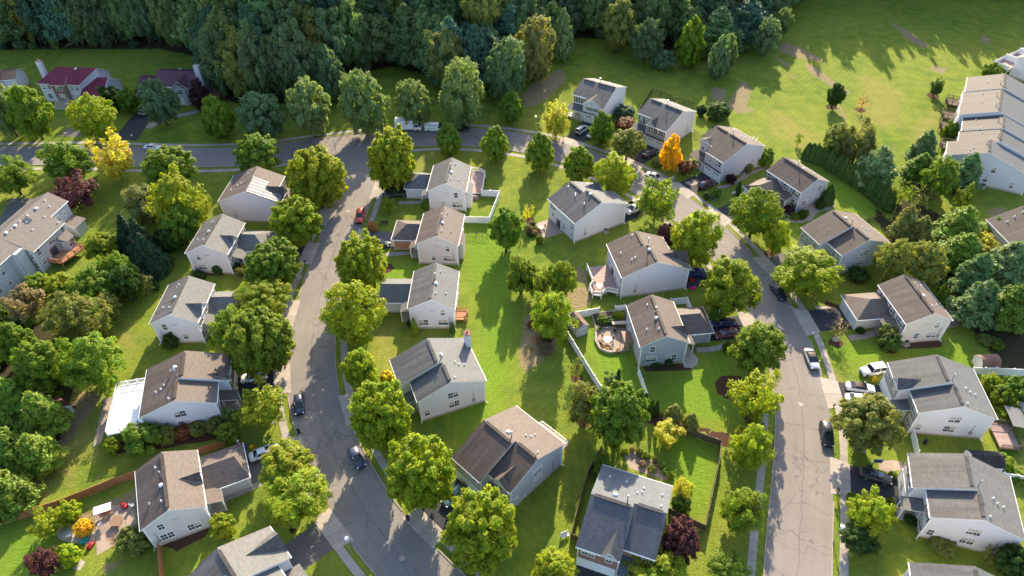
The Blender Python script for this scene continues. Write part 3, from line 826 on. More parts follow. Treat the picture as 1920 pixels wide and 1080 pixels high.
    def porch(H, u0, u1, v0, v1, z0, z1, posts=(), rail=False, floor=.25, color=None):
        H.roof([[(u0, v0, z0), (u1, v0, z0), (u1, v1, z1), (u0, v1, z1)]], .16, color, 'porch_roof')
        m = MB()
        for u, v in posts: m.box(*[tuple(x) for x in ((u - .09, v * H.s - .09, 0), (u + .09, v * H.s + .09, z1 - .12))])
        if posts: H.part(m, 'porch_post', MT['trim'])
        f = MB(); y0, y1 = sorted((v0 * H.s, (v1 - .15) * H.s)); f.box((u0 + .1, y0, .01), (u1 - .05, y1, floor)); H.part(f, 'porch_floor', MT['found'])
        if rail:
            r = MB(); v = v1 - .3
            for z in (floor + .15, floor + .85): r.beam(H.P(u0 + .2, v, z), H.P(u1 - .1, v, z), .06, .07)
            n = int((u1 - u0) / .22)
            for i in range(n): r.beam(H.P(u0 + .2 + i * .22, v, floor + .1), H.P(u0 + .2 + i * .22 + .001, v, floor + .85), .04, .04) if False else r.box((u0 + .2 + i * .22 - .02, v * H.s - .02, floor + .1), (u0 + .2 + i * .22 + .02, v * H.s + .02, floor + .85))
            H.part(r, 'porch_railing', MT['trim'])

    def chimney(H, u, v, w, d, z, cap='brick', mat='siding', z0=0):
        m = MB(); y = v * H.s; m.box((u - w / 2, y - d / 2, z0), (u + w / 2, y + d / 2, z))
        c = H.part(m, 'chimney', MT[mat], H.wc)
        k = MB(); k.box((u - w / 2 - .06, y - d / 2 - .06, z), (u + w / 2 + .06, y + d / 2 + .06, z + .12)); k.tube((u, y, z + .12), (u, y, z + .6), .16, .14, 10)
        H.part(k, 'chimney_cap', MT[cap], None, c)

    def dish(H, u, v, h=.5, az=0.6):
        z = H.zr(u, v) if h < 1 else 0; p = H.P(u, v, z); m = MB(); m.tube(p, (p[0], p[1], z + h), .03, .03, 6)
        rr = [(.0, .0), (.22, .03), (.38, .10)]; c = Vector((p[0], p[1], z + h)); n = Vector((math.cos(az), math.sin(az), .6)).normalized(); a = n.orthogonal().normalized(); b = n.cross(a)
        R = [[c + n * q + (a * math.cos(t) + b * math.sin(t)) * r for t in [i * .5236 for i in range(12)]] for r, q in rr[1:]]
        for i in range(12):
            j = (i + 1) % 12; m.face([c, R[0][i], R[0][j]]); m.face([R[0][i], R[1][i], R[1][j], R[0][j]])
        m.beam(c, c + n * .5, .03, .03); H.part(m, 'satellite_dish', MT['vinyl'])

    def deck(H, poly, z, mat, rails=(), railmat='vinyl', skirt=None, edge=None, solid=False):
        """poly in local (u,v); rails: list of index pairs (edges that carry a railing)"""
        P = [(u, v * H.s) for u, v in poly]
        a = sum(P[i][0] * P[(i + 1) % len(P)][1] - P[(i + 1) % len(P)][0] * P[i][1] for i in range(len(P)))
        m = MB(); Q = P if a > 0 else P[::-1]
        m.prism(Q, z - .22, z, 1, 0)
        for u, v in P: m.box((u - .08, v - .08, 0), (u + .08, v + .08, z - .22), 1)
        d = H.part(m, 'deck', [MT[mat], MT[skirt] if skirt else MT[mat]])
        if rails:
            r = MB()
            for i, j in rails:
                p, q = Vector(P[i]), Vector(P[j]); L = (q - p).length
                for zz in ((z + .10, z + .95)): r.beam((*p, zz), (*q, zz), .09, .09)
                n = max(1, round(L / 1.8))
                for k in range(n + 1):
                    c = p.lerp(q, k / n); r.box((c.x - .07, c.y - .07, z), (c.x + .07, c.y + .07, z + 1.12))
                if solid: r.beam((*p, z + .5), (*q, z + .5), .03, .75)
                else:
                    n = max(2, int(L / .17))
                    for k in range(n):
                        c = p.lerp(q, (k + .5) / n); r.box((c.x - .022, c.y - .022, z + .1), (c.x + .022, c.y + .022, z + .92))
            H.part(r, 'deck_railing', MT[railmat], None, d)
        return d

    def drive(H, u0, u1, v0, mat='drive_d', dirv=1, maxl=26):
        uc = (u0 + u1) / 2; v = v0; best = None
        while v < v0 + maxl:
            if road_dist(*H.world(uc, v)) < 0: best = v; break
            v += .2
        if best is None: best = v0 + 8
        ve = best
        flat('driveway', [H.world(u0, v0), H.world(u1, v0), H.world(u1, ve - 1.2), H.world(u0, ve - 1.2)], .012, MT[mat])
        m = MB(); q = [H.world(u0 - .2, ve - 2.6), H.world(u1 + .2, ve - 2.6), H.world(u1 + .9, ve + .35), H.world(u0 - .9, ve + .35)]
        uv = [(0, 0), (0, u1 - u0), (3, u1 - u0), (3, 0)]
        if (q[1][0] - q[0][0]) * (q[2][1] - q[1][1]) - (q[1][1] - q[0][1]) * (q[2][0] - q[1][0]) < 0: q = q[::-1]; uv = uv[::-1]
        m.face([(*p, .040) for p in q], 0, uv)
        tag(m.build('driveway_apron', MT['apron']), kind='structure')
        drive_gaps.append((H.world(uc, ve), (u1 - u0) / 2 + 1.0))
        return ve

    def done(H, found=True):
        if getattr(H, 'meter', None):
            u, v = H.meter; m = MB(); H.fbox(m, ('u', u, -1), v - .22, 1.1, v + .22, 1.75, .004, .18); H.fbox(m, ('u', u, -1), v - .05, 1.75, v + .05, 3.4, .004, .07); H.part(m, 'electric_meter', MT['metal'])
            m = MB(); H.fbox(m, ('u', u, -1), v * -.7 - .14, .7, v * -.7 + .14, .95, .004, .12); H.part(m, 'dryer_vent', MT['vinyl'])
        H.part(H.wall, 'wall', [MT['siding'], MT[H.fmat] if H.fmat else MT['siding']], H.wc)
        if H.trim.f: H.part(H.trim, 'trim', MT['trim'])
        if H.found.f: H.part(H.found, 'foundation', MT['found'])


def S_house(key, label, o, yaw, s, roof, wall, hipv=7.5, wing='hip', front=None, wallcol=None, shut=None, near='std', bump=None, porch=True, drive='drive_d', drive_u=(4.8, 10.6), dorm=None, fwin=True, wingbrick=False):
    H = House(key, label, o, yaw, s, roof, wall, front, wallcol=wallcol)
    L, W, he, hr = 10.7, 4.45, 5.5, 7.75
    B = H.gable(.28, L - .28, 0, hr, W, he, -W, he)
    # garage wing on the street side
    u0, u1, ve, ze, zt = 4.2, 11.2, 10.7, 2.95, 4.75; uc = (u0 + u1) / 2; vm = W - .36
    if wing == 'hip':
        H.roof([[(u0, vm, ze), (u0, ve, ze), (uc, hipv, zt), (uc, vm, zt)], [(u1, vm, ze), (u1, ve, ze), (uc, hipv, zt), (uc, vm, zt)], [(u0, ve, ze), (u1, ve, ze), (uc, hipv, zt)]])
    else:
        H.roof([[(u0, vm, ze), (u0, ve, ze), (uc, ve, zt), (uc, vm, zt)], [(u1, vm, ze), (u1, ve, ze), (uc, ve, zt), (uc, vm, zt)]])
    a, b, vw = u0 + .35, u1 - .35, ve - .35; zw = ze - .02
    W_ = H.wall; mi = 1 if wingbrick else 0
    for q in ([(a, vm), (a, vw)], [(a, vw), (b, vw)], [(b, vw), (b, vm)]):
        W_.face([H.P(*q[0], 0), H.P(*q[1], 0), H.P(*q[1], zw), H.P(*q[0], zw)], mi)
    if wing != 'hip': W_.face([H.P(a, vw, zw), H.P(b, vw, zw), H.P(uc, vw, zt - .2)], 0)
    H.found.box((a - .02, min(H.s * (vm + .02), H.s * (vw + .02)), 0), (b + .02, max(H.s * (vm + .02), H.s * (vw + .02)), .22))
    H.trim.beam(H.P(u0 - .05, vm, ze - .1), H.P(u0 - .05, ve, ze - .1), .12, .14); H.trim.beam(H.P(u0, ve + .05, ze - .1), H.P(u1, ve + .05, ze - .1), .12, .14)
    H.trim.box((a - .03, min(H.s * (vw + .03), H.s * (vw - .12)), 0), (a + .12, max(H.s * (vw + .03), H.s * (vw - .12)), zw))
    gf = ('v', vw, 1)
    H.garage(gf, 6.2, 2.5); H.garage(gf, 9.25, 2.5)
    if porch:
        H.porch(1.9, 4.5, vm, 6.4, 3.55, 2.85, [(2.05, 6.2)], False)
        H.door(('v', vm, 1), 3.3)
        H.door(('u', a, -1), 5.2, (0.70, 0.68, 0.66), .9)
    nf = ('u', .28, -1)
    if near != 'none':
        H.win(nf, -2.05, 4.35)
        H.pair(nf, -1.95, 1.75)
        if near == 'pair': H.pair(nf, 1.75, 1.7)
        else: H.win(nf, 1.0, 1.8)
        m = MB(); H.fbox(m, nf, -.42, 4.75, .42, 4.9, .004, .05); H.part(m, 'wall_vent', MT['found'])
    ff = ('v', B['wf'], 1)
    if fwin:
        H.win(ff, 9.9, 4.3, shut=shut); H.win(ff, 4.9, 4.3, shut=shut); H.pair(ff, 1.75, 4.3, shut=None)
        if shut:
            for ux in (.62, 2.9):
                q = MB(); H.fbox(q, ff, ux - .18, 3.6, ux + .18, 5.0, .004, .05); H.part(q, 'shutter', MT['paintobj'], shut)
        H.pair(ff, 1.2, 1.75, h=1.6)
    bf = ('v', B['wb'], -1)
    for u in (2., 5.4, 8.6): H.win(bf, u, 4.3)
    for u in (7.5, 9.): H.win(bf, u, 1.8)
    if bump:
        x0, x1, vb, zb = bump
        H.roof([[(x0 - .2, B['wb'] - .01, zb), (x1 + .2, B['wb'] - .01, zb), (x1 + .2, vb - .25, zb - .55), (x0 - .2, vb - .25, zb - .55)]])
        y0, y1 = sorted((B['wb'] * H.s, vb * H.s)); m = MB(); m.box((x0, y0, 0), (x1, y1, zb - .62)); H.part(m, 'bay', MT['siding'], H.wc)
    if dorm: H.dormer(B, *dorm)
    H.pipes([(6.3, -.35, 1.1), (8.6, -1.2, .35), (3.2, -2.6, .35), (2.2, -.8, .35)], [(4.8, -.6)])
    if drive: H.drive(drive_u[0], drive_u[1], vw + .05, drive)
    H.B = B; H.meter = (.28, -3.2)
    return H


def T_house(key, label, o, yaw, s, roof, wall, front=None, wallcol=None, dormA=None, dormB=None, near=True, drive='drive_d', shut=None, du=0.0, porch=True, pipes=True, fwin=True):
    H = House(key, label, o, yaw, s, roof, wall, front, wallcol=wallcol)
    e = 4.6
    B = H.gable(.25 + du, e, 0, 8.0, 5.9, 5.6, -6.1, 5.6, .25, 0)
    A = H.gable(e, 10.4, .86, 8.338, 7.75, 5.6, -6.1, 5.6, 0, .25, ovn_front=.16)
    A['wall_near'] = e
    if porch:
        H.porch(2.3, e - .02, B['wf'], 8.4, 3.45, 2.85, [(2.45, 8.2), (4.3, 8.2)])
        H.door(('v', B['wf'], 1), 3.6)
    nf = ('u', .25 + du, -1)
    if near:
        H.pair(nf, -.2, 4.4); H.pair(nf, -.25, 1.95); H.win(nf, 4.5, 1.85)
    if fwin:
        H.pair(('v', B['wf'], 1), 1.75, 4.3, shut=shut); H.pair(('v', B['wf'], 1), 1.3, 1.75, h=1.5)
        H.pair(('v', A['wf'], 1), 8.9, 4.35, shut=shut); H.win(('v', A['wf'], 1), 6.0, 4.35)
        H.garage(('v', A['wf'], 1), 6.2, 2.45); H.garage(('v', A['wf'], 1), 8.9, 2.45)
    for u in (1.6, 4.2, 6.8, 9.2): H.win(('v', B['wb'], -1), u, 4.3)
    for u in (1.6, 8.6): H.win(('v', B['wb'], -1), u, 1.8)
    if dormA: H.dormer(A, *dormA)
    if dormB: H.dormer(B, *dormB)
    if pipes: H.pipes([(5.6, -.1, 1.15), (4.6, -2.2, .35), (4.0, -2.7, .35), (3.9, -3.6, .35), (1.0, -1.0, .35)], [])
    if drive: H.drive(4.9, 10.2, A['wf'] + .05, drive)
    H.A, H.B = A, B; H.meter = (.25 + (du if 'du' in dir() else 0), -3.7)
    return H


def T2_house(key, label, o, yaw, s, roof, wall, front=None, wallcol=None, dormA=None, dormB=None, drive='drive_d', du=0.0):
    H = House(key, label, o, yaw, s, roof, wall, front, wallcol=wallcol)
    e = 5.6
    B = H.gable(.25 + du, e, 0, 8.5, 7.35, 5.45, -6.8, 5.6, .25, 0)
    A = H.gable(e, 10.5, -.9, 8.116, 5.2, 5.6, -6.8, 5.6, 0, .25)
    H.porch(e + .05, 9.4, A['wf'], 7.0, 3.4, 2.85, [(9.2, 6.8), (7.4, 6.8)])
    H.door(('v', A['wf'], 1), 6.5)
    bf = ('v', B['wb'], -1)
    H.pair(bf, 8.9, 4.4, w=.7); H.win(bf, 8.8, 2.2, .8, .9); H.win(bf, 1.3, 3.9, .8, 1.6); H.win(bf, 1.25, 1.9, .8, 1.2); H.win(bf, 4.4, 1.9)
    m = MB(); H.fbox(m, bf, 5.7, .25, 7.3, 2.35, .006, .06); H.part(m, 'patio_door', [MT['glass']])
    H.garage(('v', B['wf'], 1), 1.7, 2.4); H.garage(('v', B['wf'], 1), 4.2, 2.4)
    H.pair(('v', B['wf'], 1), 2.9, 4.3); H.pair(('v', A['wf'], 1), 8., 4.4)
    if dormA: H.dormer(A, *dormA)
    if dormB: H.dormer(B, *dormB)
    if drive: H.drive(.4, 5.4, B['wf'] + .05, drive)
    H.A, H.B = A, B; H.meter = (.25 + (du if 'du' in dir() else 0), -3.7)
    return H


def F_house(key, label, o, yaw, roof, wall, dz=0.0, front=None, wallcol=None, dorm=None, dblock='near', drive='drive_d', shut=None, porchcol=None, us=6.0, rail=True):
    H = House(key, label, o, yaw, 1, roof, wall, front, wallcol=wallcol)
    k = .41; hr = 8.35 + dz
    vn, vf = 7.6 - dz * 1.2, 5.6 - dz * 1.2
    B = H.gable(.25, us, 0, hr, vn, hr - k * vn, -6.9, hr - k * 6.9, .25, 0)
    A = H.gable(us, 10.0, 0, hr, vf, hr - k * vf, -6.9, hr - k * 6.9, 0, .25, ovn_front=0)
    H.porch(us + .02, 10.7, A['wf'], vf + 2.1, 3.5, 2.75, [(us + .25, vf + 1.9), (8.4, vf + 1.9), (10.55, vf + 1.9)], rail, .5, porchcol)
    H.door(('v', A['wf'], 1), us + 1.2, z=.5)
    nf = ('v', B['wf'], 1); af = ('v', A['wf'], 1)
    H.garage(nf, 1.65, 2.35, arch=True); H.garage(nf, 4.3, 2.35, arch=True)
    m = MB(); H.fbox(m, nf, .3, 2.75, us - .1, 2.95, .006, .22); H.part(m, 'garage_ledge', MT['shingle'], tuple(x * .7 for x in H.rc))
    H.win(nf, 4.2, 4.4 + dz * .5, shut=shut); H.pair(nf, 1.7, 4.4 + dz * .5, shut=shut)
    H.pair(af, 8.2, 4.7 + dz * .5, 1.6, shut=shut); H.pair(af, 8.7, 1.9)
    for u in (2., 5., 8.): H.win(('v', B['wb'], -1), u, 4.3); H.win(('v', B['wb'], -1), u, 1.8)
    if dorm: H.dormer(B if dblock == 'near' else A, *dorm)
    H.pipes([(5.2, -.5, 1.2), (4.4, -2.8, .35), (3.6, -3.3, .35)])
    if drive: H.drive(.3, 5.7, B['wf'] + .05, drive)
    H.A, H.B = A, B; H.meter = (.25 + (du if 'du' in dir() else 0), -3.7)
    return H


DG = (0.045, 0.055, 0.065); RED = (0.22, 0.05, 0.05); GR = (0.16, 0.17, 0.19)
# --- the strip between the two streets
h = S_house('H19', 'white house with a grey gable roof and a pinkish rear deck inside a white fence', (-14.54, 131.94), 85.8, 1, 'grey', 'white', 7.5, bump=(1.4, 5.2, -5.3, 4.7))
h.deck([(6.2, -4.15), (15.6, -4.0), (15.6, -5.9), (14.3, -7.3), (6.4, -7.3)], .9, 'deck_pink', [(1, 2), (2, 3), (3, 4)], skirt='vinyl')
m = MB(); [m.box((5.3 - i * .32, 5.2 if h.s < 0 else -6.6, 0), (5.62 - i * .32, 6.6 if h.s < 0 else -5.2, .72 - i * .2)) for i in range(3)]; h.part(m, 'deck_steps', MT['deck_pink'])
h.done()
h = S_house('H20', 'beige house with a brown roof and an orange brick garage wing beside the red car', (-15.33, 112.87), 85.5, 1, 'pinkgrey', 'beige', 7.7, front='brick_o', wingbrick=True, bump=(2.2, 5.4, -5.0, 4.6), wallcol=(0.70, 0.615, 0.60), drive='drive_g'); h.done()
h = S_house('H21', 'white house with a grey roof, small orange steps behind and blue-shaded garage roof', (-15.10, 93.94), 88.4, 1, 'grey', 'white', 7.5, wing='gable', near='pair', wallcol=(0.72, 0.70, 0.78))
h.deck([(2.0, -4.15), (4.4, -4.15), (4.4, -6.2), (2.6, -6.4), (2.0, -5.8)], .8, 'deck_orange', [(1, 2), (2, 3), (3, 4)], 'deck_orange'); h.done()
h = T_house('H22', 'white house with a grey roof, a rear corner chimney and a stepped street side', (-10.14, 74.19), 111.2, 1, 'grey', 'white', wallcol=(0.72, 0.70, 0.77), fwin=True)
h.chimney(8.9, -5.9, 1.3, .9, 8.6); h.pipes([], [(6.3, -.35)]); h.done()
h = T_house('H23', 'grey sided house with a two-tone brown roof and white balcony rail behind', (3.53, 59.34), 134.7, 1, 'brown', 'grey', wallcol=(0.47, 0.475, 0.52), dormB=(2.1, 1.5, 7.0), near=True)
h.deck([(1.2, -5.8), (6.9, -5.8), (6.9, -8.4), (1.2, -8.4)], 1.8, 'deck_orange', [(1, 2), (2, 3), (3, 0)]); h.pipes([], [(6.6, -.35)]); h.done()
h = T_house('H24', 'house with a slate-blue roof and a dark red brick front, low in the middle', (20.99, 50.33), 158.9, 1, 'slate', 'white', front='brick', dormA=(5.9, 1.2, 7.0), near=True, wallcol=(0.6, 0.58, 0.58), shut=None)
h.pipes([(9, -3.8, .4), (6.5, -3.8, .4), (1.2, -3.4, .4)], [(7.4, -.4)]); h.done()
h = T2_house('H25', 'white house with a grey two-step roof and a round brick patio behind it', (19.37, 122.75), 120.2, -1, 'grey', 'white', dormA=(8.3, 1.9, 7.2)); h.pipes([(5.3, -.1, 1.7), (2.7, -2.6, .4), (6.6, -2.2, .35), (6.2, -2.5, .35), (9.6, -2.1, .4)], [(3.9, -.25)]); h.done()
h = T2_house('H26', 'white house with a brown roof and a mauve rear deck ringed by white railings', (28.07, 103.0), 100.1, -1, 'brown', 'white', dormB=(3.2, 1.9, 7.6), wallcol=(0.74, 0.70, 0.74))
h.deck([(.9, -7.0), (1.9, -9.0), (.7, -10.4), (1.3, -12.0), (3.2, -12.2), (4.6, -11.0), (9.6, -11.0), (9.6, -6.5), (.9, -6.5)], .9, 'deck_pink', [(0, 1), (1, 2), (2, 3), (3, 4), (4, 5), (5, 6)], skirt='vinyl')
h.pipes([(5.4, -.1, 1.7), (3.6, -3.2, .4), (3.4, -3.9, .4), (9.8, -1.9, .4), (6.4, -5.2, .4)], [(4.0, -.3)]); h.done()
h = S_house('H27', 'blue-grey sided house with a brown roof, low garage wing and a walled round patio', (26.77, 84.13), 95.9, -1, 'pinkgrey', 'grey', 8.8, near='pair', wallcol=(0.44, 0.455, 0.50), dorm=(2.9, 1.3, 6.9)); h.done()
# --- outer side of the main road
h = F_house('H4', 'white house with an olive-grey roof and covered porch, nearest the wood', (28.77, 175.57), 147.3, 'grey', 'white', 0, dorm=(3.4, 2.8, 7.2), wallcol=(0.74, 0.74, 0.80), shut=GR); h.done()
h = F_house('H5', 'house with a blue-grey roof, stone-coloured front and navy shutters behind a golden tree', (44.0, 161.36), 136.0, 'slate', 'pink', .4, front='brick_t', dorm=(4.6, 1.0, 7.1), shut=DG, wallcol=(0.68, 0.62, 0.66)); h.done()
h = F_house('H6', 'grey house with dark roof and two arched garage doors behind a maroon car', (56.05, 145.22), 121.6, 'dbrown', 'lav', .5, dorm=(8.3, 1.9, 7.6), dblock='far', wallcol=(0.56, 0.54, 0.58)); h.deck([(1.5, -6.7), (4.5, -6.7), (4.5, -9), (1.5, -9)], 1.2, 'deck_white', [(0, 3), (3, 2), (2, 1)]); h.dish(2.2, -6.2, .7); h.dish(3.4, -6.4, .7); h.done()
h = S_house('H7', 'lilac-grey house with a purplish brown roof, dark shutters and a curved planted border', (68.72, 131.79), 118.9, 1, 'brown', 'lav', 9.3, near='pair', shut=GR, wallcol=(0.52, 0.50, 0.565), drive_u=(5.0, 10.2)); h.done()
h = T_house('H8', 'lilac-grey house with a brown stepped roof and pale shutters behind a bright street tree', (71.67, 109.64), 109.5, 1, 'brown', 'lav', wallcol=(0.52, 0.51, 0.56), shut=(0.42, 0.46, 0.48), drive='drive_g'); h.pipes([], [(7.6, -.3)]); h.done()
h = S_house('H9', 'cream house with a tan-brown roof, red shutters and a hipped garage at a black driveway', (75.34, 88.88), 95.0, 1, 'pinkgrey', 'beige', 7.1, shut=RED, near='std', wallcol=(0.72, 0.645, 0.58)); h.done()
h = T_house('H10', 'white house with a grey roof and a stone-coloured front, three white cars on its drive', (70.35, 67.97), 83.2, 1, 'grey', 'white', front='brick_t', dormA=(5.9, 1.3, 7.0)); h.done()
h = T_house('H11', 'white house with a pale grey roof, white porch and a dark sedan on the driveway', (63.9, 48.8), 72.6, 1, 'lgrey', 'white', shut=RED); h.done()
h = T_house('H12', 'white house cut by the lower right edge, only its grey roof in sight', (56.97, 31.75), 73.4, 1, 'grey', 'white', drive=None); h.done()
# --- outer side of the side street
h = T2_house('H13', 'pinkish white house with a brown roof carrying solar panels', (-58.43, 128.49), 86.3, -1, 'pinkgrey', 'pink', front='brick', dormB=(3.9, 1.3, 7.3), wallcol=(0.70, 0.64, 0.68))
kF = h.B['kF']
m = MB()
for (a0, a1, b0, b1) in ((.25, 5.6, .25, 3.4), (.25, 2.35, 3.4, 6.9)):
    zc = lambda v: h.B['hr'] - kF * v + .14
    m.slab([h.P(a0, b0, zc(b0)), h.P(a1, b0, zc(b0)), h.P(a1, b1, zc(b1)), h.P(a0, b1, zc(b1))], .06, 0, 1)
    nx_ = round((a1 - a0) / 1.05); ny_ = round((b1 - b0) / 1.75)
    for i in range(nx_ + 1):
        u = a0 + (a1 - a0) * i / nx_; m.beam(h.P(u, b0, zc(b0) + .012), h.P(u, b1, zc(b1) + .012), .05, .03, 1)
    for j in range(ny_ + 1):
        v = b0 + (b1 - b0) * j / ny_; m.beam(h.P(a0, v, zc(v) + .016), h.P(a1, v, zc(v) + .016), .05, .03, 1)
h.part(m, 'solar_array', [MT['solar'], MT['metal']]); h.pipes([(6.2, -1.0, 1.), (4.6, -2.5, .35), (4., -3.2, .35), (8.8, -1.2, .35), (3.2, -4.6, .35)]); h.done()
h = S_house('H14', 'pinkish white house with a grey roof, a hipped garage and clipped round shrubs', (-62.19, 110.82), 86.3, -1, 'lgrey', 'pink', 7.3, near='std', dorm=(4.4, 1.2, 6.9), wallcol=(0.72, 0.655, 0.685)); h.done()
h = S_house('H15', 'white house with a grey roof, front dormer and porch, above the white deck house', (-61.94, 90.97), 90.8, -1, 'lgrey', 'white', 8.5, wing='gable', near='std', dorm=(3.6, 1.7, 7.0), wallcol=(0.73, 0.72, 0.80)); h.done()
h = T_house('H16', 'white house with a brown roof and a large white raised deck behind it', (-54.11, 71.03), 103.9, -1, 'brown', 'white', front='brick', dormA=(5.5, 1.0, 6.9), wallcol=(0.72, 0.71, 0.77))
# rebuild origin so that the rear eave matches; the deck stands on posts behind
h.deck([(.6, -5.8), (.4, -12.0), (10.9, -11.8), (10.8, -7.0), (10.4, -5.8)], 2.5, 'deck_white', [(0, 1), (1, 2), (2, 3)], skirt='vinyl'); h.pipes([], [(7.6, -.6)]); h.dish(6.6, -.9, .6); h.done()
h = S_house('H17', 'grey-lilac house with a brown roof and long low wing beside an orange wooden fence', (-48.4, 51.89), 114.4, -1, 'pinkgrey', 'lav', 9.3, near='pair', dorm=(5.3, 1.2, 6.9), wallcol=(0.60, 0.58, 0.61), drive='drive_g'); h.dish(10.9, 10.2, 3.9); h.done()
h = T_house('H18', 'house with a pale grey roof and blue-shaded front dormer, cut by the lower left edge', (-33.26, 37.4), 131, -1, 'lgrey', 'white', dormA=(7.6, 2.0, 7.4), wallcol=(0.66, 0.68, 0.78), drive='drive_g'); h.pipes([], [(5.6, -1.2)]); h.done()
# ------------------------------------------------------------------ the remaining buildings
h = House('H2', 'large house with a maroon hipped roof, white chimney and brick entrance bay', (-134.3, 187.6), -6, 1, 'maroon', 'white', wallcol=(0.66, 0.66, 0.74)); h.fmat = 'brick'
W, D, ze, zr_ = 12.7, 9.4, 5.6, 8.7
h.roof([[(0, 0, ze), (W, 0, ze), (16.9, D / 2, zr_), (4.7, D / 2, zr_)], [(0, 0, ze), (4.7, D / 2, zr_), (0, D, ze)], [(0, D, ze), (16.9, D, ze), (16.9, D / 2, zr_), (4.7, D / 2, zr_)]])
h.roof([[(4.2, -.55, ze - .02), (8.8, -.55, ze - .02), (6.6, 2.6, 7.4)], [(4.2, -.55, ze - .02), (6.6, 2.6, 7.4), (4.4, 2.4, 7.2)], [(8.8, -.55, ze - .02), (6.6, 2.6, 7.4), (8.6, 2.4, 7.2)]])
for q, mi in (([(.4, .4), (4.4, .4)], 0), ([(4.4, -.2), (8.6, -.2)], 1), ([(4.4, .4), (4.4, -.2)], 1), ([(8.6, -.2), (8.6, .4)], 1), ([(8.6, .4), (12.4, .4)], 0), ([(.4, .4), (.4, D - .4)], 0), ([(.4, D - .4), (16.7, D - .4)], 0)):
    h.wall.face([(*q[0], 0), (*q[1], 0), (*q[1], ze - .05), (*q[0], ze - .05)], mi)
h.wall.face([(12.4, .4, 0), (16.6, D / 2, 0), (16.6, D / 2, zr_ - .2), (12.4, .4, ze)], 0); h.wall.face([(16.6, D / 2, 0), (16.6, D - .4, 0), (16.6, D - .4, ze), (16.6, D / 2, zr_ - .2)], 0)
ff = ('v', .4, -1); bf = ('v', -.2, -1)
for u in (1.5, 3.2, 9.9, 11.5): h.win(ff, u, 4.5); 
for u in (2.2, 10.6): h.win(ff, u, 1.7, 1.2, 1.4)
h.pair(bf, 6.5, 4.5); h.pair(bf, 6.5, 1.7, w=.7, h=2.1, gap=.85)
m = MB(); m.box((4.9, -2.0, 0), (8.1, -.22, .75)); [m.box((5.2, -2.4 - i * .35, 0), (7.8, -2.05 - i * .35 + .05, .55 - i * .18)) for i in range(3)]; h.part(m, 'front_steps', MT['found'])
m = MB()
for x in (5.0, 8.0):
    m.beam((x, -2.9, .9), (x, -.3, 1.6), .07, .08); [m.box((x - .03, -.4 - i * .35, .3), (x + .03, -.34 - i * .35, 1.5 - i * .1)) for i in range(8)]
h.part(m, 'step_railing', MT['trim'])
h.chimney(-.1, 4.7, 1.5, 1.0, 10.2, 'brick')
B = dict(); h.roof([[(12.6, -1.1, 3.0), (19.4, -1.1, 3.0), (19.4, 4.2, 6.1), (12.6, 4.2, 6.1)], [(12.6, 9.3, 3.0), (19.4, 9.3, 3.0), (19.4, 4.2, 6.1), (12.6, 4.2, 6.1)]])
for q in ([(12.8, -.7), (19.1, -.7)], [(19.1, 9.0), (12.8, 9.0)]): h.wall.face([(*q[0], 0), (*q[1], 0), (*q[1], 3.0), (*q[0], 3.0)], 0)
h.wall.face([(19.1, -.7, 0), (19.1, 9.0, 0), (19.1, 9.0, 3.0), (19.1, 4.2, 5.95), (19.1, -.7, 3.0)], 0); h.wall.face([(12.8, -.7, 0), (12.8, .6, 0), (12.8, .6, 3.8), (12.8, -.7, 3.0)], 0)
m = MB(); m.beam((19.42, -1.1, 2.95), (19.42, 4.2, 6.05), .1, .22); m.beam((19.42, 4.2, 6.05), (19.42, 9.3, 2.95), .1, .22); h.part(m, 'rake_board', MT['trim'])
h.win(('u', 19.1, 1), 4.2, 1.8, 1.0, 1.3); h.blocks = [(0, 17, D / 2, zr_, .66, .66)]; h.pipes([], [(10.6, 4.2)]); h.garage(('v', -.7, -1), 14.6, 2.6); h.garage(('v', -.7, -1), 17.5, 2.6)
h.done()
flat('driveway', [at(112, 256), at(155, 256), at(176, 224), at(140, 224)], .012, MT['drive_g'])
flat('path', [at(102, 200), at(136, 200), at(140, 205), at(104, 205)], .012, MT['found'])

h = House('H3', 'house with a plum-brown roof, cross gable and a very tall white chimney beside dark trees', (-100.1, 190.8), -5.6, -1, 'plum', 'lav', wallcol=(0.56, 0.56, 0.66))
B = h.gable(.3, 12.0, 0, 8.1, 5.4, 5.4, -5.2, 5.4, .3, .3)
h.chimney(13.0, 2.2, 1.5, .9, 10.4, 'metal')
m = MB(); m.box((12.3, -3.1, 0), (12.9, -1.3, 5.2)); h.part(m, 'chimney_base', MT['siding'], h.wc)
h.dormer(B, 8.3, 3.0, 7.5, 6.2)
h.roof([[(5.6, 5.9, 5.0), (7.6, 5.9, 6.5), (7.6, 4.0, 6.5), (5.6, 4.9, 5.2)], [(9.6, 5.9, 5.0), (7.6, 5.9, 6.5), (7.6, 4.0, 6.5), (9.6, 4.9, 5.2)]], name='entry_roof')
h.wall.face([h.P(5.8, 5.7, 0), h.P(9.4, 5.7, 0), h.P(9.4, 5.7, 5.0), h.P(7.6, 5.7, 6.3), h.P(5.8, 5.7, 5.0)], 0)
h.wall.face([h.P(9.4, 5.7, 0), h.P(9.4, 5.0, 0), h.P(9.4, 5.0, 5.0), h.P(9.4, 5.7, 5.0)], 0); h.wall.face([h.P(5.8, 5.7, 0), h.P(5.8, 5.0, 0), h.P(5.8, 5.0, 5.0), h.P(5.8, 5.7, 5.0)], 0)
h.pair(('v', 5.7, 1), 7.6, 4.1); h.door(('v', 5.7, 1), 7.6); h.pair(('v', B['wf'], 1), 10.7, 4.2)
h.gable(-6.4, -.05, -.6, 5.5, 3.6, 3.0, -4.6, 3.0, .3, 0); h.pipes([], [(6.2, -.6)])
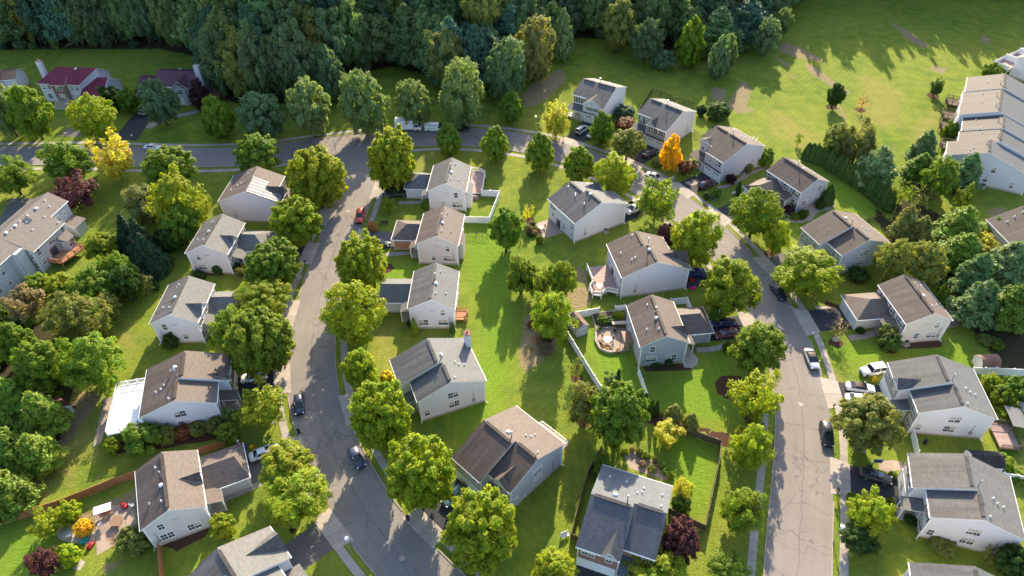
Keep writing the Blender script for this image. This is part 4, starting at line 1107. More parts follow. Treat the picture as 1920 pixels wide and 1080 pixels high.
h.deck([(13.6, -1.2), (17.0, -1.2), (17.0, 3.4), (13.6, 3.4)], 1.0, 'deck_orange', [(1, 2), (2, 3), (0, 1)], 'deck_orange', solid=True)
h.done()
flat('driveway', [at(212, 262), at(258, 263), at(288, 213), at(262, 200)], .012, MT['drive_d'])
flat('path', [at(272, 238), at(280, 242), at(320, 223), at(368, 213), at(382, 203), at(376, 200), at(362, 208), at(318, 217), at(296, 222)], .0145, MT['walk'])

h = House('H1', 'white house with a terracotta-tan roof cut by the left edge', (-156.5, 192.5), 8, -1, 'terra', 'white', wallcol=(0.72, 0.70, 0.75))
B = h.gable(.3, 8.2, 0, 7.0, 4.2, 5.0, -4.2, 5.0); h.gable(8.2, 12.6, -2.2, 6.0, 1.4, 4.4, -5.8, 4.4, 0, .28)
for u in (2.5, 5.5): h.win(('v', B['wf'], 1), u, 3.9, .6, .9); h.win(('v', B['wf'], 1), u, 1.6, .6, .9)
h.win(('u', 12.6, 1), -2.2, 2.2, .6, .9); h.done()

h = House('H28', 'pale grey attached houses with a long taupe roof and an orange wooden deck', (-104.3, 112.7), 79, -1, 'tan', 'cool', name='row_house', cat='row house', wallcol=(0.56, 0.575, 0.62))
h.rc = (0.185, 0.158, 0.142)
B1 = h.gable(-9, -2.4, 0, 9.0, 4.2, 6.9, -5.5, 6.2, 0, 0, cap=False); B2 = h.gable(-2.4, .3, 0, 9.0, 5.0, 6.5, -5.5, 6.2, 0, 0, cap=False)
B3 = h.gable(.3, 10.3, 0, 9.0, 6.7, 5.8, -5.5, 6.2, 0, 0, cap=False); B4 = h.gable(10.3, 15.8, 0, 9.0, 4.0, 7.1, -5.5, 6.2, 0, .3, cap=False)
h.roof([[(12.2, 3.6, 3.6), (15.8, 3.6, 3.6), (15.8, 6.6, 2.9), (12.2, 6.6, 2.9)]]); m = MB(); m.box((12.5, -6.3, 0), (15.5, -3.6, 2.9)); h.part(m, 'rear_room', MT['siding'], h.wc)
rf = ('v', B3['wf'], 1)
for u in (1.7,): h.win(rf, u, 4.6); h.win(rf, u, 2.2, .9, 1.3)
h.pair(rf, 5.6, 4.6); h.win(rf, 9.3, 4.6); h.win(('v', B4['wf'], 1), 12.0, 5.2, .8, 1.2); h.win(('v', B4['wf'], 1), 14.2, 5.2, .6, .9); h.win(('u', 10.3, 1), 5.4, 4.4, .7, 1.1)
m = MB(); h.fbox(m, rf, 4.0, 1.25, 5.9, 3.3, .006, .06); h.part(m, 'patio_door', MT['glass'])
# bay with its own little roof
h.roof([[(6.6, 6.35, 4.2), (9.6, 6.35, 4.2), (9.2, 8.6, 3.5), (7.0, 8.6, 3.5)], [(6.6, 6.35, 4.2), (7.0, 8.6, 3.5), (6.5, 7.4, 3.55)], [(9.6, 6.35, 4.2), (9.2, 8.6, 3.5), (9.7, 7.4, 3.55)]], .12, None, 'bay_roof')
m = MB(); m.prism([(6.7, -6.36), (6.7, -7.3), (7.1, -8.3), (9.1, -8.3), (9.5, -7.3), (9.5, -6.36)][::-1] if False else [(9.5, -6.36), (6.7, -6.36), (6.7, -7.3), (7.1, -8.3), (9.1, -8.3), (9.5, -7.3)], 0, 3.5); h.part(m, 'bay', MT['siding'], h.wc)
h.pair(('v', 8.3, 1), 8.1, 2.4); h.win(('u', 6.7, -1), 6.9, 2.4, .6, 1.2)
nf = ('u', .3, -1); h.win(nf, 5.6, 4.5); h.win(nf, 5.6, 2.0); h.win(('v', B1['wf'], 1), -5.5, 2.4); h.win(('v', B1['wf'], 1), -8.2, 2.4); h.win(('v', B1['wf'], 1), -5.5, 5.0)
m = MB(); m.box((-2.3, -5.4, 0), (-.2, -4.62, 7.0)); h.part(m, 'chimney', MT['siding'], h.wc)
h.deck([(2.6, 6.4), (2.6, 9.4), (7.4, 10.8), (8.6, 10.6), (8.6, 8.5), (6.6, 8.4), (6.6, 6.4)], 1.2, 'deck_orange', [(0, 1), (1, 2), (2, 3), (3, 4)], 'deck_orange')
h.pipes([(13.6, .9, .3), (12.6, 2.4, .3), (11, 1.1, .3), (9.6, 3.2, .3), (8.1, .9, .3), (6.4, 1.8, .3), (5.9, .8, .3), (5.3, 3.6, .3), (3.4, .9, .3), (9.6, 5.9, .3)], [(10.6, 1.0), (4.4, .9), (1.9, .8)])
m = MB(); zz = h.zr(6.9, 1.6); m.slab([h.P(6.4, 1.0, h.zr(6.4, 1.0) + .16), h.P(7.6, 1.0, h.zr(6.4, 1.0) + .16), h.P(7.6, 2.2, h.zr(7, 2.2) + .16), h.P(6.4, 2.2, h.zr(7, 2.2) + .16)], .15); h.part(m, 'skylight', [MT['glass'], MT['metal']])
h.done()
flat('driveway', [at(0, 410), at(20, 372), at(60, 372), at(85, 365), at(40, 400), at(0, 440)], .012, MT['drive_g'])

h = House('H29', 'row of attached white townhouses with stepped grey roofs along the right edge', (110.7, 140.2), 61, 1, 'grey', 'white', name='townhouse_row', cat='townhouses', wallcol=(0.66, 0.66, 0.72))
rcs = (0.105, 0.095, 0.093)  # left slopes toned darker than the right, slope shading put into the colour
U = [(0, 7.0, 0, 8.7), (7.0, 13.8, -2.2, 8.55), (13.8, 21.0, -2.5, 8.85), (21.0, 28.0, -1.2, 9.5), (28.0, 35.3, -1.5, 9.25), (35.3, 44.5, -1.9, 9.55)]
for k, (a, b, vr, hr) in enumerate(U):
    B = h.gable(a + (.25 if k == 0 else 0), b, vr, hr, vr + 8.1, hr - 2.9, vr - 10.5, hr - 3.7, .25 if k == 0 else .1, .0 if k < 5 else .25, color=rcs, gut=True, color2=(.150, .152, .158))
    for u in range(int(a) + 2, int(b), 3): h.win(('v', B['wf'], 1), u, 4.2); 
    for u in range(int(a) + 3, int(b), 7): m = MB(); h.fbox(m, ('v', B['wf'], 1), u - .9, .3, u + .9, 2.4, .006, .06); h.part(m, 'patio_door', MT['glass'])
nf = ('u', .25, -1)
for v, z in ((-2.6, 4.6), (-1.9, 1.9), (-7.4, 1.9), (-5.6 - 4.5, 4.4)): h.win(nf, v, z, .85, 1.4)
h.pipes([(1.8, 3.6, .35), (2.6, 3.0, .35), (4.4, .6, 1.), (9.5, -1.6, 1.), (12, 1.4, .35), (14, 2.0, .35), (17.5, -1.4, 1.), (19, 3., .35), (24, -.4, 1.), (27, 2.4, .35), (31, -.5, 1.), (33, 2.4, .35), (40, 1.6, .35), (38, -1., 1.)])
for (a, b, v) in ((12.5, 16, 5.6), (23, 27, 6.6), (29.5, 33.5, 6.6), (38, 42, 6.2)):
    h.deck([(a, v - .1), (b, v - .1), (b, v + 3.0), (a, v + 3.0)], 1.1, 'oldwood', [(1, 2), (2, 3), (3, 0)], 'oldwood')
h.done()

h = House('H30', 'white townhouse with walled white terraces in the upper right corner', (151.5, 199.5), 33, 1, 'grey', 'white', name='townhouse', cat='townhouse', wallcol=(0.76, 0.75, 0.80))
h.rc = (0.26, 0.26, 0.27); B = h.gable(-4, 14, -7, 8.4, -1.0, 5.8, -15, 5.2)
h.deck([(-7, 3.2), (14, 3.2), (14, -1.4), (-7, -1.4)], 2.9, 'deck_pink', [(0, 1), (3, 0)], solid=True, skirt='vinyl')

for u in (-1.2, 6.2): m = MB(); m.box((u, -1.3, 0), (u + .3, 3.1, 4.6)); h.part(m, 'partition_wall', MT['vinyl'])
h.done()

h = House('H31', 'house with a plain brown roof at the right edge behind the big pines', (108.4, 106.8), 95, 1, 'dbrown', 'white')
B = h.gable(-2, 12.6, 0, 8.6, 6.6, 5.6, -6.6, 5.6); h.pipes([(10.2, 4.2, .4), (10.8, 2.6, .4), (11.2, .8, .4)]); h.done()


# ------------------------------------------------------------------ sheds
def shed(label, o, yaw, L, W, he, hr, roofcol, wallcol, kind='gable', doorcol=None):
    r = thing('garden_shed', label, 'shed', (*o, 0), math.radians(yaw))
    m = MB(); prof = [(-W / 2, 0), (-W / 2, he), (0, hr), (W / 2, he), (W / 2, 0)]
    if kind == 'barrel': prof = [(-W / 2, 0), (-W / 2, he)] + [(W / 2 * -math.cos(t), he + (hr - he) * math.sin(t)) for t in [math.pi * i / 8 for i in range(1, 8)]] + [(W / 2, he), (W / 2, 0)]
    if kind == 'gambrel': prof = [(-W / 2, 0), (-W / 2, he), (-W * .3, he + (hr - he) * .65), (0, hr), (W * .3, he + (hr - he) * .65), (W / 2, he), (W / 2, 0)]
    m.face([(0, v, z) for v, z in prof]); m.face([(L, v, z) for v, z in prof][::-1])
    m.face([(0, -W / 2, 0), (L, -W / 2, 0), (L, -W / 2, he), (0, -W / 2, he)]); m.face([(0, W / 2, 0), (L, W / 2, 0), (L, W / 2, he), (0, W / 2, he)])
    m.build('wall', MT['siding'], r, False, wallcol)
    q = MB(); top = prof[1:-1]
    for a, b in zip(top, top[1:]):
        ea = 0.12 if a is top[0] else 0; eb = .12 if b is top[-1] else 0
        q.slab([(-.12, a[0] - ea, a[1] + .05), (L + .12, a[0] - ea, a[1] + .05), (L + .12, b[0] + eb, b[1] + .05), (-.12, b[0] + eb, b[1] + .05)], .06)
    q.build('roof', [MT['shingle'], MT['trim']], r, False, roofcol)
    d = MB(); d.box((-.05, -.75, .05), (-.004, .75, min(he, 1.85)))
    dr = d.build('shed_door', MT['paintobj'], r, False, doorcol or wallcol)
    t = MB(); t.box((-.08, -.03, .05), (-.052, .03, min(he, 1.85))); t.box((-.08, -.8, min(he, 1.85)), (-.004, .8, min(he, 1.85) + .08)); t.build('door_trim', MT['trim'], dr)
    return r


shed('small shed with a maroon and tan roof and red and white doors under the trees', (-75.9, 74.3), 150, 3.4, 2.6, 1.7, 2.7, (0.16, 0.05, 0.055), (0.60, 0.60, 0.62), 'gable', (0.36, 0.04, 0.05))
shed('round-topped shed with a tan roof and white end beside the white fence', (83.0, 83.0), 3, 3.2, 2.6, 1.3, 2.5, (0.36, 0.20, 0.13), (0.72, 0.68, 0.62), 'barrel', (0.70, 0.66, 0.60))
shed('tall narrow grey shed with a brown roof in the corner of the white fence', (13.2, 91.9), 118, 3.6, 2.4, 2.2, 3.1, (0.22, 0.15, 0.12), (0.44, 0.45, 0.48))
shed('shed with a nearly black roof and a white gable behind the pale grey roofed house', (71.2, 62.6), -5, 4.6, 3.0, 1.9, 3.0, (0.035, 0.035, 0.042), (0.74, 0.74, 0.78), 'gambrel')
# ------------------------------------------------------------------ trees
def leaf_mesh(name, C, Nn, size, mat, bend=0.25, aspect=1.5, axis=None):
    """C: centres (n,3); Nn: normals; size: (n,) ; one folded leaf spray (4 corners) each"""
    n = len(C); r = RNG.normal(size=(n, 3)) if axis is None else axis + RNG.normal(size=(n, 3)) * .45; r -= (r * Nn).sum(1)[:, None] * Nn; r /= np.linalg.norm(r, axis=1)[:, None] + 1e-9
    b = np.cross(Nn, r); s = size[:, None]
    V = np.stack([C + r * s * aspect * .5, C + b * s * .5 - Nn * s * bend * .5, C - r * s * aspect * .5, C - b * s * .5 - Nn * s * bend * .5], 1).reshape(-1, 3)
    me = bpy.data.meshes.new(name)
    me.vertices.add(4 * n); me.vertices.foreach_set("co", V.ravel())
    # two triangles sharing the long axis so that each spray is folded
    i0 = np.arange(n) * 4
    T = np.stack([np.stack([i0, i0 + 1, i0 + 2], 1), np.stack([i0, i0 + 2, i0 + 3], 1)], 1).reshape(-1)
    me.loops.add(len(T)); me.loops.foreach_set("vertex_index", T.astype(np.int32))
    me.polygons.add(2 * n); me.polygons.foreach_set("loop_start", np.arange(0, 6 * n, 3, dtype=np.int32))
    me.update(calc_edges=True); me.materials.append(mat)
    return me


def unit(v): return v / (np.linalg.norm(v, axis=-1, keepdims=True) + 1e-9)


def fib(n):
    i = np.arange(n) + .5; z = 1 - 2 * i / n; t = i * 2.399963
    r = np.sqrt(1 - z * z); return np.stack([r * np.cos(t), r * np.sin(t), z], 1)


def lumpy(d, seed, amp):
    rs = np.random.default_rng(seed); o = np.ones(len(d))
    for k in range(7):
        a = unit(rs.normal(size=3)); f = rs.uniform(1.5, 4.5); o += amp * rs.uniform(.3, 1) * np.sin(f * (d @ a) * 2 + rs.uniform(0, 6.28)) / 2.2
    return o


def crown(name, seed, n=95, leaves=58, shape='round', amp=.16, cr=(.20, .30), leaf=(.075, .125), gaps=0.0, inner=.10, mat='leaf', up=.35, aspect=2.1):
    """unit crown: radius 1, z from 0 to 2"""
    rs = np.random.default_rng(seed)
    d = fib(n) + rs.normal(size=(n, 3)) * .13; d = unit(d)
    rad = lumpy(d, seed, amp) * rs.uniform(.70, .84, n)
    z = d[:, 2]
    if shape == 'round': w = np.ones(n)
    elif shape == 'oval': w = np.where(z > 0, 1 - .12 * z, 1.0)
    elif shape == 'pyramid': w = 1.12 - .62 * np.clip((z + .55) / 1.55, 0, 1) ** 1.2
    elif shape == 'cone': w = 1.12 - .98 * np.clip((z + .85) / 1.85, 0, 1)
    elif shape == 'flat': w = np.where(z > 0, 1.05, .9)
    P = d * rad[:, None]; P[:, :2] *= w[:, None]
    if shape == 'flat': P[:, 2] = np.where(P[:, 2] > 0, P[:, 2] * .8, P[:, 2] * .5)
    if shape in ('cone', 'pyramid'): P[:, 2] = np.where(z > 0, P[:, 2] * 1.08, P[:, 2])
    keep = rs.uniform(size=n) > gaps; P, d = P[keep], d[keep]; n = len(P)
    # some lumps sit inside so that the crown has depth
    k = int(n * .22); Pi = P[rs.integers(0, n, k)] * rs.uniform(.35, .65, (k, 1)); P = np.concatenate([P, Pi]); d = np.concatenate([d, unit(Pi)])
    cs = rs.uniform(*cr, len(P)) * (1 - .25 * np.clip(P[:, 2], 0, 1) * (shape in ('cone', 'pyramid')))
    m = rs.integers(int(leaves * .7), int(leaves * 1.3), len(P))
    idx = np.repeat(np.arange(len(P)), m)
    l = unit(rs.normal(size=(len(idx), 3)) + d[idx] * .75 + np.array([0, 0, up]))
    al = (l * d[idx]).sum(1)[:, None] * d[idx]
    l2 = (l - al) * .82 + al * 1.35            # lumps are drawn out along their limb
    C = P[idx] + l2 * (cs[idx] * rs.uniform(.40, 1.12, len(idx)) ** .7)[:, None]
    nn = unit(l * .75 + d[idx] * .35 + rs.normal(size=C.shape) * .42 + np.array([0, 0, .25]))
    C[:, 2] += 1.0
    C[:, :2] /= np.percentile(np.hypot(C[:, 0], C[:, 1]), 96.5)
    lo, hi = np.percentile(C[:, 2], (1.0, 99.3)); C[:, 2] = (C[:, 2] - lo) / (hi - lo) * 1.98
    s = rs.uniform(*leaf, len(C)) * rs.uniform(.82, 1.22)
    return leaf_mesh(name, C, nn, s, MT[mat], .3, aspect, unit(l2 + d[idx] * .6))


def whorled(name, seed, levels=9, arms=7, mat='needle', droop=.12, shape='pine', leaf=(.075, .13), dens=46):
    """conifer built of flattened boughs; unit radius, z 0..2"""
    rs = np.random.default_rng(seed); C = []; NN = []
    for k in range(levels):
        t = k / (levels - 1); z = .10 + 1.78 * t
        R = (1.0 - t) ** (.62 if shape == 'pine' else .9) * (1 if shape != 'pine' else .95) * min(1, .75 + t * 2.0) + .07
        na = max(3, int(arms * (1 - .55 * t)) + rs.integers(-1, 2))
        for a in range(na):
            th = 2 * math.pi * (a + rs.uniform(-.35, .35)) / na + k * .9; L = R * rs.uniform(.72, 1.12)
            dirv = np.array([math.cos(th), math.sin(th), 0]); side = np.array([-dirv[1], dirv[0], 0])
            q = int(dens * (.35 + L)); f = rs.uniform(.18, 1.0, q) ** .75
            wdt = .20 * L * np.sin(np.pi * np.clip(f, 0, .92)) + .03
            p = dirv * (f * L)[:, None] + side * (rs.normal(size=q) * wdt * .9)[:, None]
            lift = (.16 if shape == 'pine' else -.10) * f - droop * f * f
            p[:, 2] = z + lift + rs.normal(size=q) * .035
            C.append(p); NN.append(unit(np.array([0, 0, 1.0]) + dirv * .5 + rs.normal(size=(q, 3)) * .45))
    C = np.concatenate(C); NN = np.concatenate(NN); C[:, :2] /= np.percentile(np.hypot(C[:, 0], C[:, 1]), 97)
    return leaf_mesh(name, C, NN, rs.uniform(*leaf, len(C)), MT[mat], .3, 3.0)


def column(name, seed, n=2600, mat='needle', topw=.12, leaf=(.10, .2)):
    rs = np.random.default_rng(seed); z = rs.uniform(0, 2, n); th = rs.uniform(0, 6.283, n)
    prof = np.where(z < .35, .72 + .28 * z / .35, np.clip(1 - (z - .35) / 1.65, 0, 1) ** .75 * (1 - topw) + topw * np.clip((2 - z) * 4, 0, 1))
    lob = 1 + .10 * np.sin(5 * th + seed) + .08 * np.sin(9 * z + 3 * th)
    d = np.stack([np.cos(th), np.sin(th), np.zeros(n)], 1); C = d * (prof * lob * rs.uniform(.78, 1.04, n))[:, None]; C[:, 2] = z
    nn = unit(d + np.array([0, 0, .5]) + rs.normal(size=(n, 3)) * .4)
    return leaf_mesh(name, C, nn, rs.uniform(*leaf, n), MT[mat], .2, 1.7)


def trunk_mesh(name, seed, limbs=6, spread=.62, r=.085, top=1.35):
    """z 0..1 is clear stem, 1..3 lies within the crown; x,y in crown radii"""
    rs = random.Random(seed); m = MB()
    p = Vector((0, 0, -.02)); q = Vector((rs.uniform(-.03, .03), rs.uniform(-.03, .03), 1.0))
    m.tube(p, p + (q - p) * .12, r * 1.5, r * 1.08, 8, 0, False); m.tube(p + (q - p) * .12, q, r * 1.08, r * .85, 8, 0, False)
    e = Vector((q.x + rs.uniform(-.1, .1), q.y + rs.uniform(-.1, .1), 1 + top)); m.tube(q, e, r * .85, r * .18, 7, 0)
    for k in range(limbs):
        a = k * 6.283 / limbs + rs.uniform(-.4, .4); z = 1 + rs.uniform(-.05, .7); b = Vector((q.x * .8, q.y * .8, z))
        mid = b + Vector((math.cos(a) * spread * .5, math.sin(a) * spread * .5, .32)); en = mid + Vector((math.cos(a + .2) * spread * .5, math.sin(a + .2) * spread * .5, .42))
        m.tube(b, mid, r * .5, r * .34, 6, 0, False); m.tube(mid, en, r * .34, r * .1, 6, 0)
        a2 = a + rs.choice((-.8, .8)); m.tube(mid, mid + Vector((math.cos(a2) * .3, math.sin(a2) * .3, .3)), r * .25, r * .08, 5, 0)
    o = m.build(name, MT['bark'], None, True); me = o.data; bpy.data.objects.remove(o); return me


PROTO = {}
PROTO['round'] = [crown("round_crown", 100 + i, 132, 104, 'round', .11, (.13, .23), (.038, .066), .05) for i in range(3)]
PROTO['maple'] = [crown("maple_crown", 200 + i, 90, 136, 'oval', .27, (.17, .31), (.040, .070), .10) for i in range(4)]
PROTO['oval'] = [crown("oval_crown", 250 + i, 112, 110, 'oval', .21, (.15, .26), (.039, .067), .06) for i in range(3)]
PROTO['pyramid'] = [crown("pyramid_crown", 300 + i, 112, 90, 'pyramid', .13, (.15, .24), (.050, .084)) for i in range(3)]
PROTO['feather'] = [crown("feathery_crown", 400 + i, 70, 56, 'flat', .28, (.20, .34), (.055, .10), .20, aspect=2.2) for i in range(2)]
PROTO['sparse'] = [crown("thin_crown", 450 + i, 46, 34, 'round', .30, (.18, .32), (.06, .10), .30) for i in range(2)]
PROTO['forest'] = [crown("forest_crown", 500 + i, 120, 84, 'oval', .28, (.13, .26), (.044, .080), .06) for i in range(5)]
PROTO['cone'] = [crown("cone_crown", 600 + i, 120, 50, 'cone', .10, (.14, .22), (.075, .12), mat='needle') for i in range(2)]
PROTO['pine'] = [whorled("pine_crown", 700 + i, 11, 9, 'needle', .10, 'pine', (.055, .10), 110) for i in range(3)]
PROTO['spruce'] = [whorled("spruce_crown", 750 + i, 16, 11, 'needle', .22, 'spruce', (.055, .10), 78) for i in range(2)]
PROTO['column'] = [column("column_crown", 800 + i) for i in range(3)]
PROTO['bush'] = [crown("bush_crown", 850 + i, 64, 90, 'round', .18, (.20, .34), (.075, .125)) for i in range(3)]
PROTO['ball'] = [crown("clipped_crown", 900 + i, 120, 40, 'round', .02, (.14, .18), (.09, .14)) for i in range(2)]
PROTO['bare'] = [crown("bare_crown", 950, 30, 14, 'round', .3, (.2, .3), (.05, .09), .1)]
TRUNKS = [trunk_mesh("trunk", 10 + i) for i in range(4)]
THIN = [trunk_mesh("thin_trunk", 30, 5, .6, .05)]
TWIG = [trunk_mesh("twiggy_trunk", 40, 16, .95, .05, 1.5)]
Z0 = dict(round=1.7, maple=1.9, oval=1.8, pyramid=.9, feather=1.8, sparse=1.4, forest=3.0, cone=.4, pine=.7, spruce=.15, column=.05, bush=0., ball=0., bare=.3)

LC = dict(yg=(.255, .315, .022), lime=(.285, .365, .024), g=(.145, .230, .026), mg=(.180, .260, .026), dg=(.062, .120, .024), vd=(.030, .068, .028), tl=(.085, .165, .110), ol=(.215, .245, .060), pal=(.245, .265, .095), ye=(.480, .455, .060),
          gold=(.620, .460, .030), org=(.440, .260, .090), pur=(.095, .034, .048), wine=(.145, .055, .064), blue=(.200, .270, .105), bp=(.130, .215, .075), tan=(.300, .235, .130), rust=(.240, .110, .045), fo=(.185, .260, .100), fd=(.145, .220, .110), fy=(.255, .280, .080))
tree_no = [0]


def plant(label, kind, col, x, y, r, hc, z0, name=None, cat=None, group=None, var=.12):
    i = tree_no[0]; tree_no[0] += 1; rr = random.Random(i * 7 + 3)
    nm = name or {'column': 'arborvitae', 'bush': 'shrub', 'ball': 'clipped_shrub', 'pine': 'pine_tree', 'spruce': 'spruce_tree', 'bare': 'shrub', 'cone': 'conical_tree'}.get(kind, 'tree')
    ct = cat or {'bush': 'shrub', 'ball': 'shrub', 'bare': 'shrub', 'column': 'arborvitae'}.get(kind, 'tree')
    t = thing(nm, label, ct, (x, y, 0), rr.uniform(0, 6.28), group)
    c = bpy.data.objects.new('crown' if kind not in ('bush', 'ball', 'column') else 'foliage', PROTO[kind][rr.randrange(len(PROTO[kind]))]); COL.objects.link(c); c.parent = t
    c.location = (0, 0, z0); c.scale = (r, r, hc / 2)
    cc = LC[col]; f = 1 + rr.uniform(-var, var); g = 1 + rr.uniform(-var, var) * .5; c.color = (cc[0] * f * g, cc[1] * f, cc[2] * f, 1)
    if kind not in ('ball', 'column'):
        pool = TWIG if kind == 'bare' else THIN if kind in ('sparse', 'feather', 'bush', 'cone', 'spruce') else TRUNKS
        k = bpy.data.objects.new('trunk' if kind != 'bush' else 'stem', pool[rr.randrange(len(pool))]); COL.objects.link(k); k.parent = t
        base = max(z0, .15 * hc); k.scale = (r, r, base if base > .3 else .3)
        top = z0 + hc * .82; k.scale.z = top / 2.35 if kind not in ('maple', 'oval', 'round', 'forest', 'sparse', 'feather') else max(z0 + .12 * hc, top / 2.35)
        w_ = min(r, 3.2) if kind != 'bare' else r
        k.scale.x = k.scale.y = w_
    return t


def tree(box, kind, col, label, base=None, group=None, name=None, cat=None, hk=1.0):
    x0, y0, x1, y1 = box; cx, cy = (x0 + x1) / 2, (y0 + y1) / 2; wpx, hpx = x1 - x0, y1 - y0
    z0 = Z0[kind]; zc = 3.0; r = hc = 1
    for _ in range(6):
        x, y = at(*base) if base else at(cx, cy, zc)
        dep = depth_of(x, y, zc); r = .5 * wpx * dep / CAM_F * (.97 if kind not in ('pine', 'spruce') else 1.0)
        rng = math.hypot(x, y, CAM_H - zc); cph = math.hypot(x, y) / rng; sph = (CAM_H - zc) / rng
        H = hpx * dep / CAM_F
        if kind in ('column', 'cone', 'pyramid', 'pine', 'spruce'): h2 = (H - r * sph * 1.1) / cph
        else: h2 = 2 * math.sqrt(max((H / 2) ** 2 - (r * sph) ** 2, 0)) / cph
        lo, hi = {'column': (1.8, 12), 'cone': (1.6, 4.5), 'pyramid': (1.3, 5), 'pine': (1.4, 3.2), 'spruce': (1.8, 3.4), 'bush': (.9, 2.2), 'ball': (1.2, 2.2)}.get(kind, (1.05, 2.6))
        hc = min(max(h2, r * lo), r * hi) * hk
        z0 = min(Z0[kind], .42 * r + .1 if kind not in ('pine',) else .5)
        zc = z0 + hc / 2
    return plant(label, kind, col, x, y, r, hc, z0, name, cat, group)


